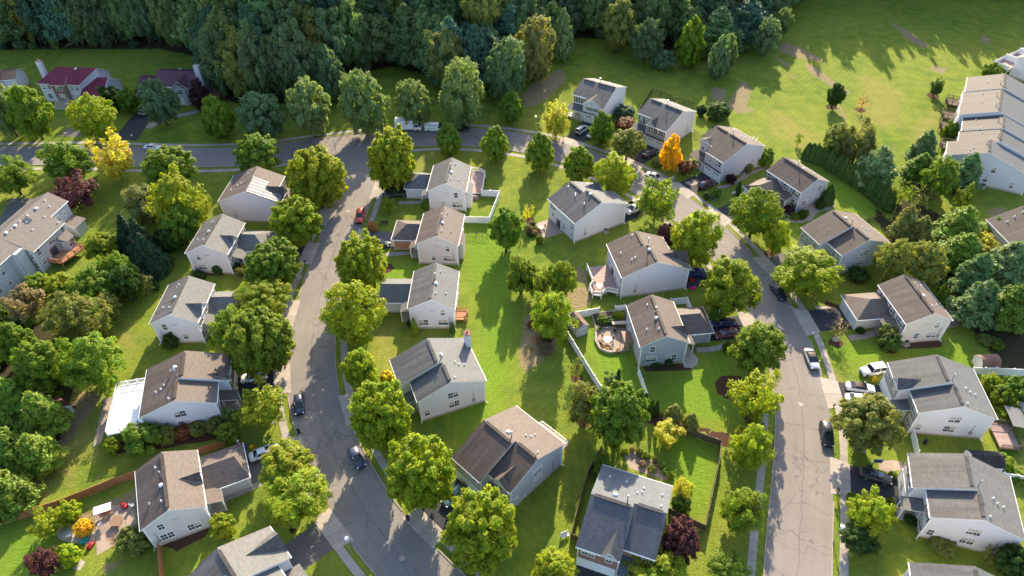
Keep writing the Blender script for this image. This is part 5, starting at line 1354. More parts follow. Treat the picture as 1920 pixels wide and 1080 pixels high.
ST = 'street trees along the kerb'
TREES = [
 # left of the side street / upper left
 ((-32, 152, 40, 256), 'maple', 'fo', 'broad tree cut by the left edge beside the terracotta-roofed house'),
 ((14, 158, 90, 256), 'maple', 'mg', 'broad yellow-topped tree on the lawn left of the maroon-roofed house'),
 ((131, 178, 214, 257), 'round', 'yg', 'round yellow-green tree in front of the maroon-roofed house'),
 ((184, 158, 228, 212), 'bush', 'dg', 'dark tall shrub against the garage of the maroon-roofed house'), ((220, 160, 264, 214), 'bush', 'g', 'second dark shrub right of the maroon-roofed garage'),
 ((260, 149, 331, 226), 'maple', 'fd', 'green tree beside the blue-black driveway hiding a parked car'),
 ((353, 146, 393, 206), 'pyramid', 'pur', 'blackish purple tree at the foot of the very tall chimney'),
 ((377, 175, 435, 257), 'pyramid', 'mg', 'yellow-topped tree on the lawn right of the curving path'),
 ((443, 172, 533, 254), 'oval', 'fd', 'grey-green tree left of the row along the outer kerb'),
 ((537, 147, 620, 253), 'oval', 'fo', 'first tall tree of the kerb row left of the white truck'), ((633, 133, 725, 247), 'oval', 'fo', 'second tall tree of the kerb row left of the white truck'),
 ((738, 150, 810, 228), 'oval', 'fo', 'shorter tree standing directly behind the white truck'), ((820, 116, 914, 230), 'oval', 'fo', 'tall yellow-topped tree behind the black car and white van'),
 ((792, 56, 874, 160), 'maple', 'pal', 'tall pale lumpy tree rising behind the white truck'),
 ((525, 93, 573, 172), 'pyramid', 'mg', 'bright green tree leaning out of the wood above the side street end'), ((556, 78, 614, 180), 'pyramid', 'fo', 'green spire beside the bright leaning tree at the wood edge'), ((590, 86, 648, 192), 'pyramid', 'fd', 'dark green spire, rightmost of three at the wood edge'),
 ((906, 63, 990, 190), 'maple', 'fd', 'dark tree at the wood edge left of the bare brown bank'), ((958, 32, 1042, 148), 'maple', 'pal', 'large pale green tree at the wood edge above the brown bank'),
 ((1034, 17, 1078, 112), 'cone', 'fo', 'slim conical tree alone at the wood edge behind the olive-roofed house'),
 ((1182, 36, 1242, 112), 'oval', 'fd', 'blue-green tree at the back of the mown clearing'), ((1222, 92, 1266, 131), 'bush', 'fd', 'low dark shrub at the wood edge left of the yellow conical tree'),
 ((1271, 31, 1323, 126), 'pyramid', 'mg', 'yellow-green conical tree before the dark pines'), ((1328, 66, 1372, 148), 'pyramid', 'fd', 'front one of two dark rounded trees above the bare patches'), ((1345, 62, 1384, 134), 'pyramid', 'fo', 'rear one of two dark rounded trees above the bare patches'),
 ((1413, 28, 1464, 102), 'oval', 'fd', 'dark tree left of the pair at the corner of the field'), ((1445, 7, 1486, 76), 'oval', 'fo', 'yellow-edged tree right of the pair at the corner of the field'),
 ((1127, 2, 1196, 90), 'oval', 'fy', 'olive tree in the wood behind the mown clearing'), ((1300, 8, 1395, 105), 'pine', 'bp', 'big dark pine behind the yellow-green conical tree'),
 ((935, 167, 982, 230), 'pyramid', 'g', 'compact young green tree beside the bare brown bank'),
 ((1018, 198, 1067, 251), 'feather', 'ye', 'yellow tree beside the olive-roofed house'), ((1106, 206, 1151, 270), 'pyramid', 'g', 'green tree hiding the driveway of the olive-roofed house'),
 ((1145, 240, 1210, 294), 'oval', 'ol', 'olive-brown round tree before the stone-fronted house'), ((1239, 249, 1279, 319), 'pyramid', 'gold', 'golden yellow tree before the blue-grey roofed house'),
 # inner row along the main road
 ((692, 246, 778, 346), 'round', 'yg', 'round yellow-green tree on the street corner near the black car', None, ST), ((816, 226, 866, 293), 'pyramid', 'g', 'small green street tree opposite the white van', None, ST), ((902, 232, 956, 303), 'pyramid', 'mg', 'green street tree right of the white-fenced house', None, ST),
 ((986, 246, 1043, 321), 'pyramid', 'mg', 'street tree casting a round shadow on the open lawn', (1012, 318), ST), ((1056, 268, 1116, 339), 'pyramid', 'mg', 'street tree left of the grey two-step house', None, ST), ((1115, 289, 1190, 364), 'oval', 'yg', 'broad pale street tree touching the grey two-step roof', None, ST),
 ((1196, 344, 1270, 418), 'feather', 'mg', 'open-branched street tree beside two white cars', (1226, 413), ST), ((1262, 396, 1354, 490), 'maple', 'yg', 'large street tree between the maroon shrub and the road', (1296, 492), ST), ((1316, 482, 1424, 586), 'maple', 'yg', 'big yellow-tipped street tree by the blue car', None, ST),
 ((1371, 602, 1474, 698), 'maple', 'mg', 'green street tree in front of two dark sedans', None, ST), ((1366, 690, 1468, 792), 'feather', 'yg', 'yellowish feathery street tree beside the round mulch bed', None, ST), ((1373, 796, 1449, 880), 'maple', 'lime', 'bright street tree at the end of the mulch strip', None, ST), ((1355, 908, 1436, 996), 'maple', 'mg', 'bright round street tree outside the wooden fenced lawn', None, ST), ((1328, 1036, 1406, 1100), 'oval', 'mg', 'street tree cut by the bottom edge left of the long road', None, ST),
 ((1232, 420, 1272, 462), 'round', 'wine', 'small maroon tree between the two brown and grey houses'), ((976, 383, 1003, 414), 'sparse', 'ye', 'tiny golden tree in a mulch ring on the open lawn'),
 ((916, 382, 981, 476), 'oval', 'g', 'green tree at the back fence line behind the brick patio'), ((944, 455, 1001, 540), 'maple', 'mg', 'light green tree, first below the back fence line', (977, 549)), ((984, 488, 1036, 568), 'feather', 'mg', 'feathery tree in the middle of the back yard group'), ((1024, 480, 1082, 562), 'oval', 'mg', 'rounder tree right of the back yard group'), ((992, 546, 1078, 636), 'maple', 'lime', 'bright yellow-green tree beside the tall narrow shed'),
 # row on the outer kerb of the main road
 ((1372, 350, 1465, 441), 'round', 'mg', 'round street tree before the lilac house with dark shutters', None, ST), ((1430, 402, 1482, 468), 'maple', 'lime', 'small bright tree right of the round street tree', (1447, 476)), ((1456, 464, 1577, 552), 'maple', 'yg', 'broad bright street tree hiding the garage of the stepped brown house', None, ST),
 ((1571, 736, 1690, 848), 'maple', 'ol', 'olive-yellow street tree hiding a white car', None, ST), ((1592, 919, 1674, 998), 'maple', 'lime', 'bright yellow-green tree below the black driveway'), ((1576, 980, 1648, 1034), 'oval', 'dg', 'dark green tree under the bright one near the right lamp post'), ((1588, 924, 1612, 944), 'ball', 'mg', 'small round shrub at the corner of the black driveway'),
 ((1556, 592, 1592, 638), 'bare', 'tan', 'nearly bare twiggy bush beside the black driveway of the cream house'),
 ((1868, 1022, 1935, 1090), 'bush', 'dg', 'dark tree in the lower right corner'), ((1840, 1022, 1878, 1058), 'sparse', 'ol', 'thin bush at the rear corner of the lowest white house'),
 # trees behind the right-hand houses
 ((1543, 232, 1602, 292), 'oval', 'ol', 'left tree of the clump behind the long clipped hedge'), ((1582, 222, 1646, 305), 'maple', 'pal', 'pale tree in the clump behind the long clipped hedge'), ((1608, 264, 1684, 352), 'pine', 'blue', 'blue-green pine behind the long clipped hedge'),
 ((1708, 238, 1761, 312), 'pine', 'bp', 'pine at the open field, left of the townhouse gable'), ((1698, 280, 1756, 346), 'pine', 'g', 'lighter pine below the field pine'), ((1733, 292, 1794, 368), 'oval', 'g', 'dark green tree between two pines by the townhouses'), ((1786, 280, 1844, 364), 'pine', 'bp', 'pine hiding the townhouse gable'),
 ((1698, 342, 1757, 394), 'bare', 'ol', 'half dead grey pine'), ((1674, 338, 1714, 380), 'sparse', 'mg', 'thin tree left of the half dead pine'), ((1790, 346, 1831, 388), 'feather', 'mg', 'small light tree below the townhouse gable'),
 ((1676, 378, 1722, 455), 'pine', 'ol', 'olive conifer behind the stepped brown house'), ((1706, 398, 1750, 462), 'pine', 'ol', 'second olive conifer right of the first'),
 ((1760, 374, 1848, 470), 'pine', 'mg', 'large light green pine, uppermost of the right pine grove'), ((1832, 398, 1897, 462), 'pine', 'mg', 'light green pine touching the plain brown roof'), ((1766, 425, 1852, 510), 'pine', 'g', 'mid green pine in the heart of the right pine grove'), ((1798, 462, 1866, 560), 'pine', 'bp', 'blue-green pine low in the right pine grove'),
 ((1850, 440, 1935, 540), 'pine', 'blue', 'silvery pine at the right edge'), ((1796, 512, 1880, 616), 'pine', 'bp', 'dark pine at the bottom of the right pine grove'), ((1856, 520, 1940, 618), 'pine', 'g', 'green pine at the right edge below the silvery one'), ((1812, 436, 1874, 484), 'oval', 'ye', 'small yellow-green tree amid the pines'),
 ((1643, 446, 1712, 526), 'oval', 'ol', 'olive tree at the rear wall of the stepped brown house'), ((1702, 448, 1772, 538), 'oval', 'ol', 'second olive tree behind the cream house'), ((1745, 520, 1775, 550), 'bush', 'vd', 'dark shrub right of the second olive tree'),
 ((1840, 700, 1876, 740), 'bush', 'yg', 'bright shrub along the white fence, left end'), ((1858, 716, 1900, 770), 'bush', 'mg', 'leafy shrub below the white fence behind the white house'), ((1880, 700, 1930, 760), 'bush', 'g', 'darker shrub below the white fence at the edge'), ((1862, 760, 1905, 792), 'bush', 'yg', 'yellow-green shrub beside the wooden deck roof'), ((1860, 850, 1900, 885), 'bush', 'yg', 'bright plants beside the black-roofed shed'), ((1890, 880, 1925, 905), 'bush', 'mg', 'bright plants at the right edge above the pale grey roof'),
 ((1540, 342, 1569, 386), 'column', 'dg', 'dark pointed evergreen at the corner of the lilac house'), ((1745, 528, 1762, 556), 'column', 'mg', 'leftmost small arborvitae behind the cream house'), ((1756, 530, 1772, 562), 'column', 'mg', 'middle small arborvitae behind the cream house'), ((1764, 538, 1783, 570), 'column', 'g', 'rightmost arborvitae behind the cream house'),
 # field trees
 ((1546, 161, 1581, 201), 'oval', 'dg', 'young dark tree in a mulch ring on the open field', (1559.5, 203)), ((1607, 169, 1632, 198), 'bare', 'org', 'thin orange sapling in a mulch ring on the open field', (1613, 207)), ((1743, 148, 1766, 182), 'feather', 'dg', 'leaning dark sapling near the townhouse decks', (1749, 181)), ((1491, 246, 1507, 275), 'sparse', 'g', 'tiny sapling at the edge of the field above the hedge'),
 ((1842, 118, 1876, 150), 'bush', 'g', 'leafy shrub at the corner of the upper townhouse'), ((1770, 222, 1800, 262), 'bush', 'g', 'shrub beside the townhouse decks'), ((1325, 192, 1370, 226), 'bush', 'dg', 'wide dark shrub behind the stone-fronted house'), ((1306, 192, 1326, 222), 'bush', 'vd', 'dark shrub at the rear corner of the stone-fronted house'),
 ((1420, 278, 1452, 312), 'bush', 'g', 'shrub at the rear corner of the grey arched-garage house'), ((1152, 196, 1190, 222), 'bush', 'tl', 'bluish shrub beside the olive-roofed house'), ((1155, 220, 1194, 242), 'bush', 'rust', 'brown brush pile between the olive and blue-grey roofed houses'),
 # left column of trees behind the side street
 ((-20, 296, 57, 359), 'maple', 'mg', 'green street tree at the left edge of the main road', None, ST), ((80, 263, 162, 341), 'maple', 'g', 'green street tree right of the left edge one', None, ST), ((180, 254, 260, 332), 'feather', 'ye', 'bright yellow feathery street tree', (230, 336), ST),
 ((262, 274, 366, 356), 'maple', 'mg', 'large tree right of the bright yellow one'), ((282, 322, 384, 432), 'maple', 'yg', 'very large tree below the main road, middle of the clump'), ((232, 344, 312, 412), 'maple', 'pal', 'pale tree on the left of the large clump'), ((300, 380, 372, 452), 'maple', 'g', 'green tree at the foot of the large clump'),
 ((206, 386, 266, 476), 'spruce', 'vd', 'dark spruce left of the clump'), ((230, 392, 290, 492), 'spruce', 'vd', 'dark spruce in the middle of the clump'), ((240, 420, 308, 520), 'spruce', 'vd', 'widest dark spruce at the foot of the clump'), ((206, 496, 262, 562), 'oval', 'dg', 'dark green tree below the widest spruce'), ((138, 556, 200, 628), 'maple', 'g', 'green tree between the grey-green trees of the left wood'), ((60, 640, 130, 716), 'maple', 'g', 'green tree in the heart of the left wood'), ((292, 420, 340, 470), 'bush', 'dg', 'dark bushy growth between the clump and the white goal'),
 ((157, 436, 218, 484), 'maple', 'yg', 'bright yellow-green tree left of the spruces'), ((196, 472, 255, 540), 'oval', 'g', 'green tree below the bright one by the spruces'), ((133, 500, 220, 572), 'maple', 'g', 'green tree with a rounded top below the orange deck'), ((172, 480, 222, 548), 'maple', 'mg', 'tree between the orange deck and the spruces'),
 ((45, 512, 96, 552), 'bush', 'mg', 'leafy shrub left of two below the row house corner'), ((86, 512, 140, 556), 'bush', 'yg', 'leafy shrub right of two below the row house corner'), ((100, 334, 198, 400), 'feather', 'wine', 'spreading plum-purple tree beside the row house', (152, 392)),
 ((244, 512, 286, 552), 'sparse', 'ol', 'thin young tree by the white swing frame'), ((285, 526, 299, 548), 'ball', 'dg', 'small clipped ball tree on the lawn'), ((10, 536, 80, 592), 'feather', 'tan', 'tan feathery tree with thin foliage'), ((86, 544, 196, 648), 'oval', 'ol', 'large grey-green tree in the left wood'), ((178, 548, 222, 600), 'maple', 'ol', 'grey-green tree right of the large one'),
 ((113, 622, 228, 730), 'maple', 'mg', 'large bright tree above the small maroon shed'), ((-12, 594, 58, 690), 'maple', 'g', 'tree at the left edge of the wood'), ((28, 630, 118, 742), 'maple', 'mg', 'tall green tree left of the large bright one'), ((-30, 690, 60, 800), 'pine', 'g', 'pine at the left edge'), ((38, 716, 116, 824), 'pine', 'mg', 'light green pine left of the small maroon shed'), ((-25, 786, 56, 890), 'pine', 'g', 'lower pine at the left edge'), ((26, 796, 106, 892), 'pine', 'mg', 'lowest light pine beside the bare slope'), ((-40, 866, 52, 974), 'pine', 'g', 'lowest pine at the left edge above the orange fence'), ((96, 740, 122, 800), 'pine', 'bp', 'slim bluish pine touching the small shed'),
 ((190, 586, 212, 616), 'sparse', 'ol', 'thin small tree on the sloping lawn'),
 ((439, 251, 521, 326), 'maple', 'g', 'green tree behind the roof with solar panels', None, ST), ((540, 277, 645, 386), 'round', 'yg', 'big light street tree at the corner of the side street', None, ST), ((509, 371, 600, 458), 'round', 'yg', 'dense yellow-green street tree beside the solar house', None, ST), ((470, 447, 568, 528), 'round', 'mg', 'round street tree before the grey house with clipped shrubs', (525, 531), ST),
 ((436, 527, 544, 596), 'round', 'yg', 'pale round tree by the garage of the dormer house', None, ST), ((394, 580, 472, 664), 'maple', 'mg', 'green tree against the porch of the dormer house'), ((424, 578, 546, 702), 'round', 'mg', 'large round street tree above the white car in shade', None, ST),
 ((441, 714, 539, 802), 'feather', 'yg', 'yellow-green street tree below the shaded white car', None, ST), ((404, 790, 451, 832), 'maple', 'mg', 'small green tree at the end of the orange fence'), ((410, 764, 441, 796), 'bush', 'blue', 'blue spruce shrub at the corner of the white deck house'),
 ((484, 828, 584, 912), 'maple', 'yg', 'upper bright tree of two over the driveway with the white sedan', None, ST), ((494, 882, 615, 984), 'maple', 'yg', 'lower bright tree of two beside the driveway apron', None, ST),
 # inner side of the side street
 ((631, 443, 724, 540), 'round', 'yg', 'round pale street tree below the red car', None, ST), ((602, 525, 720, 642), 'round', 'yg', 'large round street tree beside the blue-shaded garage roof', None, ST), ((640, 646, 709, 738), 'maple', 'lime', 'feathery bright tree left of the chimney house', None, ST), ((656, 716, 769, 840), 'round', 'yg', 'large round street tree below the chimney house', None, ST), ((724, 810, 851, 964), 'round', 'yg', 'very large round street tree right of the parked dark hatchback', None, ST), ((832, 908, 975, 1076), 'round', 'yg', 'largest round street tree at the bottom middle', None, ST),
 ((996, 1030, 1080, 1100), 'pyramid', 'lime', 'pale tree cut by the bottom edge left of the brick-fronted house', None), ((1177, 1040, 1290, 1120), 'maple', 'lime', 'pale tree cut by the bottom edge right of the brick-fronted house'), ((1240, 974, 1312, 1054), 'round', 'wine', 'dark purple-leaved tree beside the slate-blue roof'),
 ((1261, 895, 1301, 938), 'maple', 'ye', 'golden shrub beside the slate-blue roof'), ((1259, 925, 1295, 962), 'bush', 'g', 'green shrub under the golden one'), ((1112, 853, 1140, 884), 'bush', 'g', 'bright evergreen at the upper corner of the slate-blue roof'), ((1110, 872, 1136, 900), 'bush', 'g', 'lower bright evergreen at the slate-blue roof'),
 ((1104, 712, 1214, 838), 'maple', 'g', 'large green tree in the back corner above the slate-blue roof'), ((1070, 684, 1138, 758), 'maple', 'ol', 'young tree with orange tips outside the white fence', (1095, 790)), ((1056, 634, 1089, 702), 'sparse', 'ol', 'thin olive sapling along the white fence', (1080, 708)),
 ((1152, 690, 1166, 722), 'column', 'vd', 'slim dark evergreen inside the white fence'), ((1128, 700, 1168, 728), 'feather', 'dg', 'low spiky shrub inside the white fence corner'), ((1194, 730, 1210, 768), 'column', 'dg', 'dark evergreen at the end of the white fence'), ((1204, 734, 1217, 762), 'column', 'dg', 'slimmer dark evergreen at the end of the white fence'), ((1216, 748, 1228, 780), 'column', 'dg', 'left evergreen of two in the mulch bed'), ((1225, 748, 1238, 780), 'column', 'dg', 'right evergreen of two in the mulch bed'),
 ((1246, 752, 1283, 798), 'cone', 'ol', 'left silvery spruce of two by the wooden fence'), ((1281, 770, 1312, 810), 'cone', 'ol', 'right silvery spruce of two by the wooden fence'), ((1226, 787, 1282, 834), 'feather', 'ye', 'yellowish thin tree inside the wooden fence'), ((1377, 794, 1402, 826), 'bush', 'ye', 'golden shrub at the end of the mulch strip'), ((1412, 792, 1436, 812), 'bush', 'dg', 'dark round shrub beside the sidewalk and mulch'),
 ((1330, 575, 1362, 604), 'bush', 'mg', 'green shrub behind the basketball hoop'), ((1354, 640, 1373, 660), 'ball', 'g', 'clipped ball shrub at the curved walk'), ((711, 694, 739, 722), 'bush', 'ye', 'golden shrub at the corner of the chimney house'), ((688, 412, 708, 436), 'bush', 'org', 'small orange shrub at the kerb below the red car'), ((712, 370, 742, 396), 'sparse', 'yg', 'little yellowish tree on the lawn behind the dark green pickup', None), ((838, 1000, 838.5, 1000.5), 'bush', 'g', ''),
 ((690, 450, 716, 466), 'bush', 'wine', 'pink flowering shrub at the edge of the driveway'), ((768, 594, 784, 628), 'column', 'mg', 'small pointed evergreen at the white house corner'), ((842, 602, 854, 626), 'column', 'dg', 'dark evergreen at the right corner of the white house'), ((762, 590, 774, 622), 'bush', 'dg', 'dark shrub at the wall of the white house'), ((790, 374, 808, 394), 'bush', 'mg', 'shrub at the front step of the white-fenced house'),
 # garden at the lower left
 ((104, 934, 148, 988), 'bush', 'lime', 'upper bright dense evergreen of the lower left garden'), ((58, 958, 110, 1006), 'feather', 'yg', 'yellow-green shrub left of the garden evergreens'), ((139, 974, 173, 1005), 'ball', 'gold', 'golden clipped dome in the lower left garden'), ((50, 1016, 108, 1090), 'feather', 'pur', 'dark purple Japanese maple in the lower left garden'), ((105, 1014, 148, 1068), 'bush', 'lime', 'lower bright dense evergreen of the lower left garden'), ((222, 984, 279, 1040), 'bush', 'ol', 'large olive shrub at the corner of the grey-lilac house'), ((202, 988, 232, 1038), 'bare', 'rust', 'rust-brown dead shrub beside the garden patio'), ((394, 954, 441, 1015), 'bush', 'yg', 'yellow-tipped shrub at the front corner of the grey-lilac house'),
 ((195, 820, 224, 852), 'bush', 'yg', 'yellowish shrub, first of the hedge under the white deck'), ((230, 790, 300, 850), 'maple', 'g', 'tall green shrub in the hedge under the white deck'), ((294, 796, 330, 834), 'ball', 'ol', 'olive clipped shrub, third of the hedge row'), ((328, 795, 360, 824), 'ball', 'rust', 'brownish clipped shrub in the hedge row'), ((354, 788, 388, 818), 'ball', 'ol', 'olive clipped shrub right of the brownish one'), ((386, 783, 418, 814), 'ball', 'ol', 'last olive clipped shrub of the hedge row'),
 ((372, 510, 386, 524), 'ball', 'dg', 'small dark shrub at the wall of the grey clipped-shrub house'), ((398, 494, 417, 518), 'ball', 'dg', 'tall dark egg-shaped shrub at the pinkish wall'), ((362, 506, 378, 520), 'ball', 'dg', 'dark shrub at the left corner of the pinkish wall'), ((440, 500, 458, 522), 'ball', 'ol', 'brownish clipped mound in a stone ring'), ((450, 494, 462, 506), 'ball', 'ye', 'yellow mound beside the brownish one'), ((436, 492, 452, 508), 'ball', 'dg', 'dark round shrub beside the front steps'), ((304, 624, 334, 654), 'bush', 'dg', 'dark shrub under the side wall of the dormer house'),
 ((1482, 398, 1500, 412), 'ball', 'mg', 'yellow-green ball shrub beside the curved border'), ((1496, 392, 1513, 412), 'ball', 'dg', 'dark ball shrub, middle of the curved border'), ((1506, 390, 1518, 408), 'ball', 'ol', 'olive ball shrub right of the dark one'), ((1529, 376, 1547, 392), 'ball', 'dg', 'dark clipped shrub beside the pointed evergreen'), ((1468, 384, 1490, 400), 'bush', 'pur', 'dark purple groundcover mound at the lilac front wall'),
 ((1652, 622, 1690, 660), 'bush', 'dg', 'dark green shrub mass before the cream house'), ((1648, 605, 1682, 640), 'bush', 'ol', 'grey-green shrub at the front corner of the cream house'), ((1606, 614, 1622, 626), 'ball', 'dg', 'small round shrub at the cream garage'), ((1590, 500, 1630, 530), 'bush', 'dg', 'dark shrub at the gable of the stepped brown house'),
 ((1360, 260, 1395, 280), 'bush', 'g', 'small shrub behind'), ((1270, 300, 1300, 326), 'bush', 'rust', 'rust shrub before the grey arched-garage house'), ((1294, 294, 1308, 318), 'bush', 'yg', 'yellow-green shrub beside the porch'), ((1222, 296, 1245, 312), 'bush', 'ol', 'olive shrub under the golden tree'), ((1333, 352, 1352, 372), 'bush', 'g', 'round shrub beside the utility box'), ((1318, 360, 1332, 374), 'bush', 'dg', 'small dark shrub beside the driveway with the maroon car'), ((1380, 338, 1391, 366), 'column', 'dg', 'pointed evergreen by the lawn sign'), ((1395, 306, 1412, 326), 'bush', 'ol', 'shrub along the brick path'), ((1362, 326, 1382, 344), 'bush', 'pur', 'dark red shrub at the garage corner'),
 ((1150, 582, 1172, 600), 'bush', 'yg', 'leafy vegetables at the top of the raised bed'), ((1118, 590, 1140, 608), 'bush', 'mg', 'plants at the left of the raised bed'), ((1136, 592, 1160, 610), 'bush', 'dg', 'dark plants in the middle of the raised bed'), ((1220, 676, 1240, 690), 'bush', 'dg', 'dark shrub under the blue-grey gable wall'), ((1246, 672, 1262, 688), 'bush', 'dg', 'second dark shrub under the blue-grey gable wall'), ((1028, 428, 1030, 430), 'bush', 'dg', ''),
 ((1004, 440, 1020, 456), 'bush', 'mg', 'bright shrub at the patio corner'), ((985, 420, 1000, 440), 'bush', 'tan', 'tan flowering shrub at the brick patio'), ((1666, 884, 1682, 896), 'ball', 'mg', 'ball shrub at the garage of the lowest white house'), ((1663, 934, 1678, 948), 'ball', 'yg', 'small round shrub at the white porch steps'), ((1664, 948, 1680, 966), 'ball', 'yg', 'second small round shrub at the white porch steps'), ((1694, 964, 1720, 984), 'bush', 'dg', 'dark plants beside the white porch'), ((1744, 1010, 1792, 1036), 'bush', 'ol', 'low olive shrub under the white gable wall'),
]
for q in TREES:
    if not q[3] or q[3].endswith('behind'): continue
    tree(q[0], q[1], q[2], q[3], q[4] if len(q) > 4 else None, q[5] if len(q) > 5 else None)

# clipped evergreen hedge behind the lilac house: each bush its own thing
hedge = [(1517, 300), (1540, 310), (1570, 327), (1600, 347), (1630, 368), (1655, 388), (1664, 398)]
HP = np.array([at(*p) for p in hedge]); seg = np.linalg.norm(np.diff(HP, axis=0), axis=1); cum = np.concatenate([[0], np.cumsum(seg)])
nH = 30
plant('dark evergreen standing apart at the left end of the long hedge', 'column', 'dg', *at(1510, 298), 1.35, 4.6, .02); plant('second dark evergreen standing apart at the left end of the hedge', 'column', 'dg', *at(1518, 298), 1.2, 4.4, .02)
for k in range(nH):
    s_ = cum[-1] * (k + .5) / nH; i = min(np.searchsorted(cum, s_) - 1, len(seg) - 1); t_ = (s_ - cum[i]) / seg[i]; p = HP[i] * (1 - t_) + HP[i + 1] * t_
    plant('dark evergreen of the long clipped hedge behind the lilac house', 'column', 'dg', p[0] + random.uniform(-.2, .2), p[1] + random.uniform(-.2, .2), 1.0 + random.uniform(0, .25), 5.2 + random.uniform(-.5, .5), .02, 'hedge_evergreen', 'hedge', 'evergreens of the long clipped hedge')

# the wood along the top
EW = np.array(EDGE_W); WG = 'trees of the wood along the top of the view'
cnt = 0; yy = 0
xs = np.arange(-205, 128, 5.4)
taken = [(o.location.x, o.location.y, 3.0) for o in bpy.data.objects if o.type == 'EMPTY' and o.get('category') == 'tree']
for xi in xs:
    for row in range(5):
        x = xi + random.uniform(-2.4, 2.4) + (3.1 if row % 2 else 0)
        ye = np.interp(x, EW[:, 0], EW[:, 1]) if True else 0
        y = ye + 3.5 + row * 7.0 + random.uniform(-1.8, 1.8)
        if y > 264 or any(abs(x - a) < 2.2 and abs(y - b) < 2.2 for a, b, c in taken): continue
        vis = abs(x) < (y * .737 + 65) * .727 + 8
        if not vis or cnt >= 290: continue
        r = random.uniform(4.3, 6.6); hh = random.uniform(21, 26) + (4 if row > 1 else -2.5) + (3 if x < -45 else 0) + (5 if x < -45 and row > 1 else 0) - (3 if -45 <= x < 30 and row < 2 else 0)
        if x > 55: hh -= 5
        kind = 'pine' if (random.random() < .16 or (-32 < x < 0 and row in (0, 1))) else 'forest'
        col = random.choice(('fo', 'fo', 'fd', 'fd', 'fy', 'tl')) if kind == 'forest' else random.choice(('bp', 'tl', 'bp'))
        if kind == 'pine': r *= 1.15
        z0 = random.uniform(1.5, 3.5) if kind == 'pine' else hh * (random.uniform(.08, .15), random.uniform(.24, .34), random.uniform(.38, .48), random.uniform(.42, .52), random.uniform(.42, .52))[row]
        if kind == 'forest': r *= 1.0; hh -= 3.0 if row == 0 else 0
        plant('dark pine of the wood along the top edge' if kind == 'pine' else 'leafy dark green tree of the wood along the top edge', kind, col, x, y, r, hh - z0, z0, 'wood_pine' if kind == 'pine' else 'wood_tree', 'tree', WG + (', pines' if kind == 'pine' else ', leafy'), .22)
        taken.append((x, y, 3)); cnt += 1
# undergrowth at the wood's edge
for k in range(130):
    x = random.uniform(-185, 95); ye = np.interp(x, EW[:, 0], EW[:, 1]); y = ye + random.uniform(.3, 9)
    if any(abs(x - a) < 2.0 and abs(y - b) < 2.0 for a, b, c in taken): continue
    plant('low dark undergrowth bush at the foot of the wood', 'bush', random.choice(('fd', 'fo', 'tl')), x, y, random.uniform(1.3, 2.8), random.uniform(1.8, 4.5), 0, 'undergrowth_bush', 'shrub', 'undergrowth at the foot of the wood')

for nm, poly_, n_, cols in (('left', [(0, 570), (60, 610), (120, 650), (130, 700), (110, 780), (70, 880), (20, 950), (-30, 960), (-40, 580)], 46, ('g', 'dg', 'mg')), ('right', [(1700, 400), (1760, 420), (1800, 470), (1850, 560), (1900, 640), (1920, 690), (1880, 690), (1820, 610), (1760, 540), (1700, 480)], 34, ('dg', 'g', 'ol'))):
    pw_ = [at(*p) for p in poly_]; done = 0
    while done < n_:
        x = random.uniform(min(p[0] for p in pw_), max(p[0] for p in pw_)); y = random.uniform(min(p[1] for p in pw_), max(p[1] for p in pw_)); ins = False
        for i in range(len(pw_)):
            a_, b_ = pw_[i], pw_[(i + 1) % len(pw_)]
            if (a_[1] > y) != (b_[1] > y) and x < (b_[0] - a_[0]) * (y - a_[1]) / (b_[1] - a_[1]) + a_[0]: ins = not ins
        if not ins: continue
        done += 1; plant('low green undergrowth bush in the %s grove' % nm, 'bush', random.choice(cols), x, y, random.uniform(.8, 1.9), random.uniform(1.0, 2.6), 0, 'undergrowth_bush', 'shrub', 'undergrowth of the %s grove' % nm)

# the far wood beyond: one mass that reads as a single body of trees
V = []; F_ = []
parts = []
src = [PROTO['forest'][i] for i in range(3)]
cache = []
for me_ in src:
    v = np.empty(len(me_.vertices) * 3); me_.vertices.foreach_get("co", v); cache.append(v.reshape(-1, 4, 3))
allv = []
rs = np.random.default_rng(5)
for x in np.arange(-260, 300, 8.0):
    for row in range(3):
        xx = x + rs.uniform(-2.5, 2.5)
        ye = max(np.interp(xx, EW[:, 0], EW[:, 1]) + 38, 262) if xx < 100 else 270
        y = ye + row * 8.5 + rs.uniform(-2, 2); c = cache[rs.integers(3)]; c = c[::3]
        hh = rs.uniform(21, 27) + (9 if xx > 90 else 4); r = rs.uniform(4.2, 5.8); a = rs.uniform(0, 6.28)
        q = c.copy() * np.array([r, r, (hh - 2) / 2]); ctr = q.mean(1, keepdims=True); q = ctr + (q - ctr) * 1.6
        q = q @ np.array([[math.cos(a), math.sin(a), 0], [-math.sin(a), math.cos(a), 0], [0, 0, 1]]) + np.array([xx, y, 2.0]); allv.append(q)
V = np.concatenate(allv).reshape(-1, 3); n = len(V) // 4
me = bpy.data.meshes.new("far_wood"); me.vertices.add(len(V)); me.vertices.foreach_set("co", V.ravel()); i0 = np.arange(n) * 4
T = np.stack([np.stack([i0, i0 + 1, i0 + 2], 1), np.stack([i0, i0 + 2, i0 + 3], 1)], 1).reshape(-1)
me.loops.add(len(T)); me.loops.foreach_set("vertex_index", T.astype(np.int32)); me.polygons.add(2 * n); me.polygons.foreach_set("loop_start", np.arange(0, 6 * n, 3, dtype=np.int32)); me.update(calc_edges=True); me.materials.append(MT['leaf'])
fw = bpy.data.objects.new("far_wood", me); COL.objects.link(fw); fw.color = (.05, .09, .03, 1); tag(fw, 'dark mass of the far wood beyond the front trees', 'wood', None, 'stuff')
# ------------------------------------------------------------------ vehicles
CAR_MESH = {}


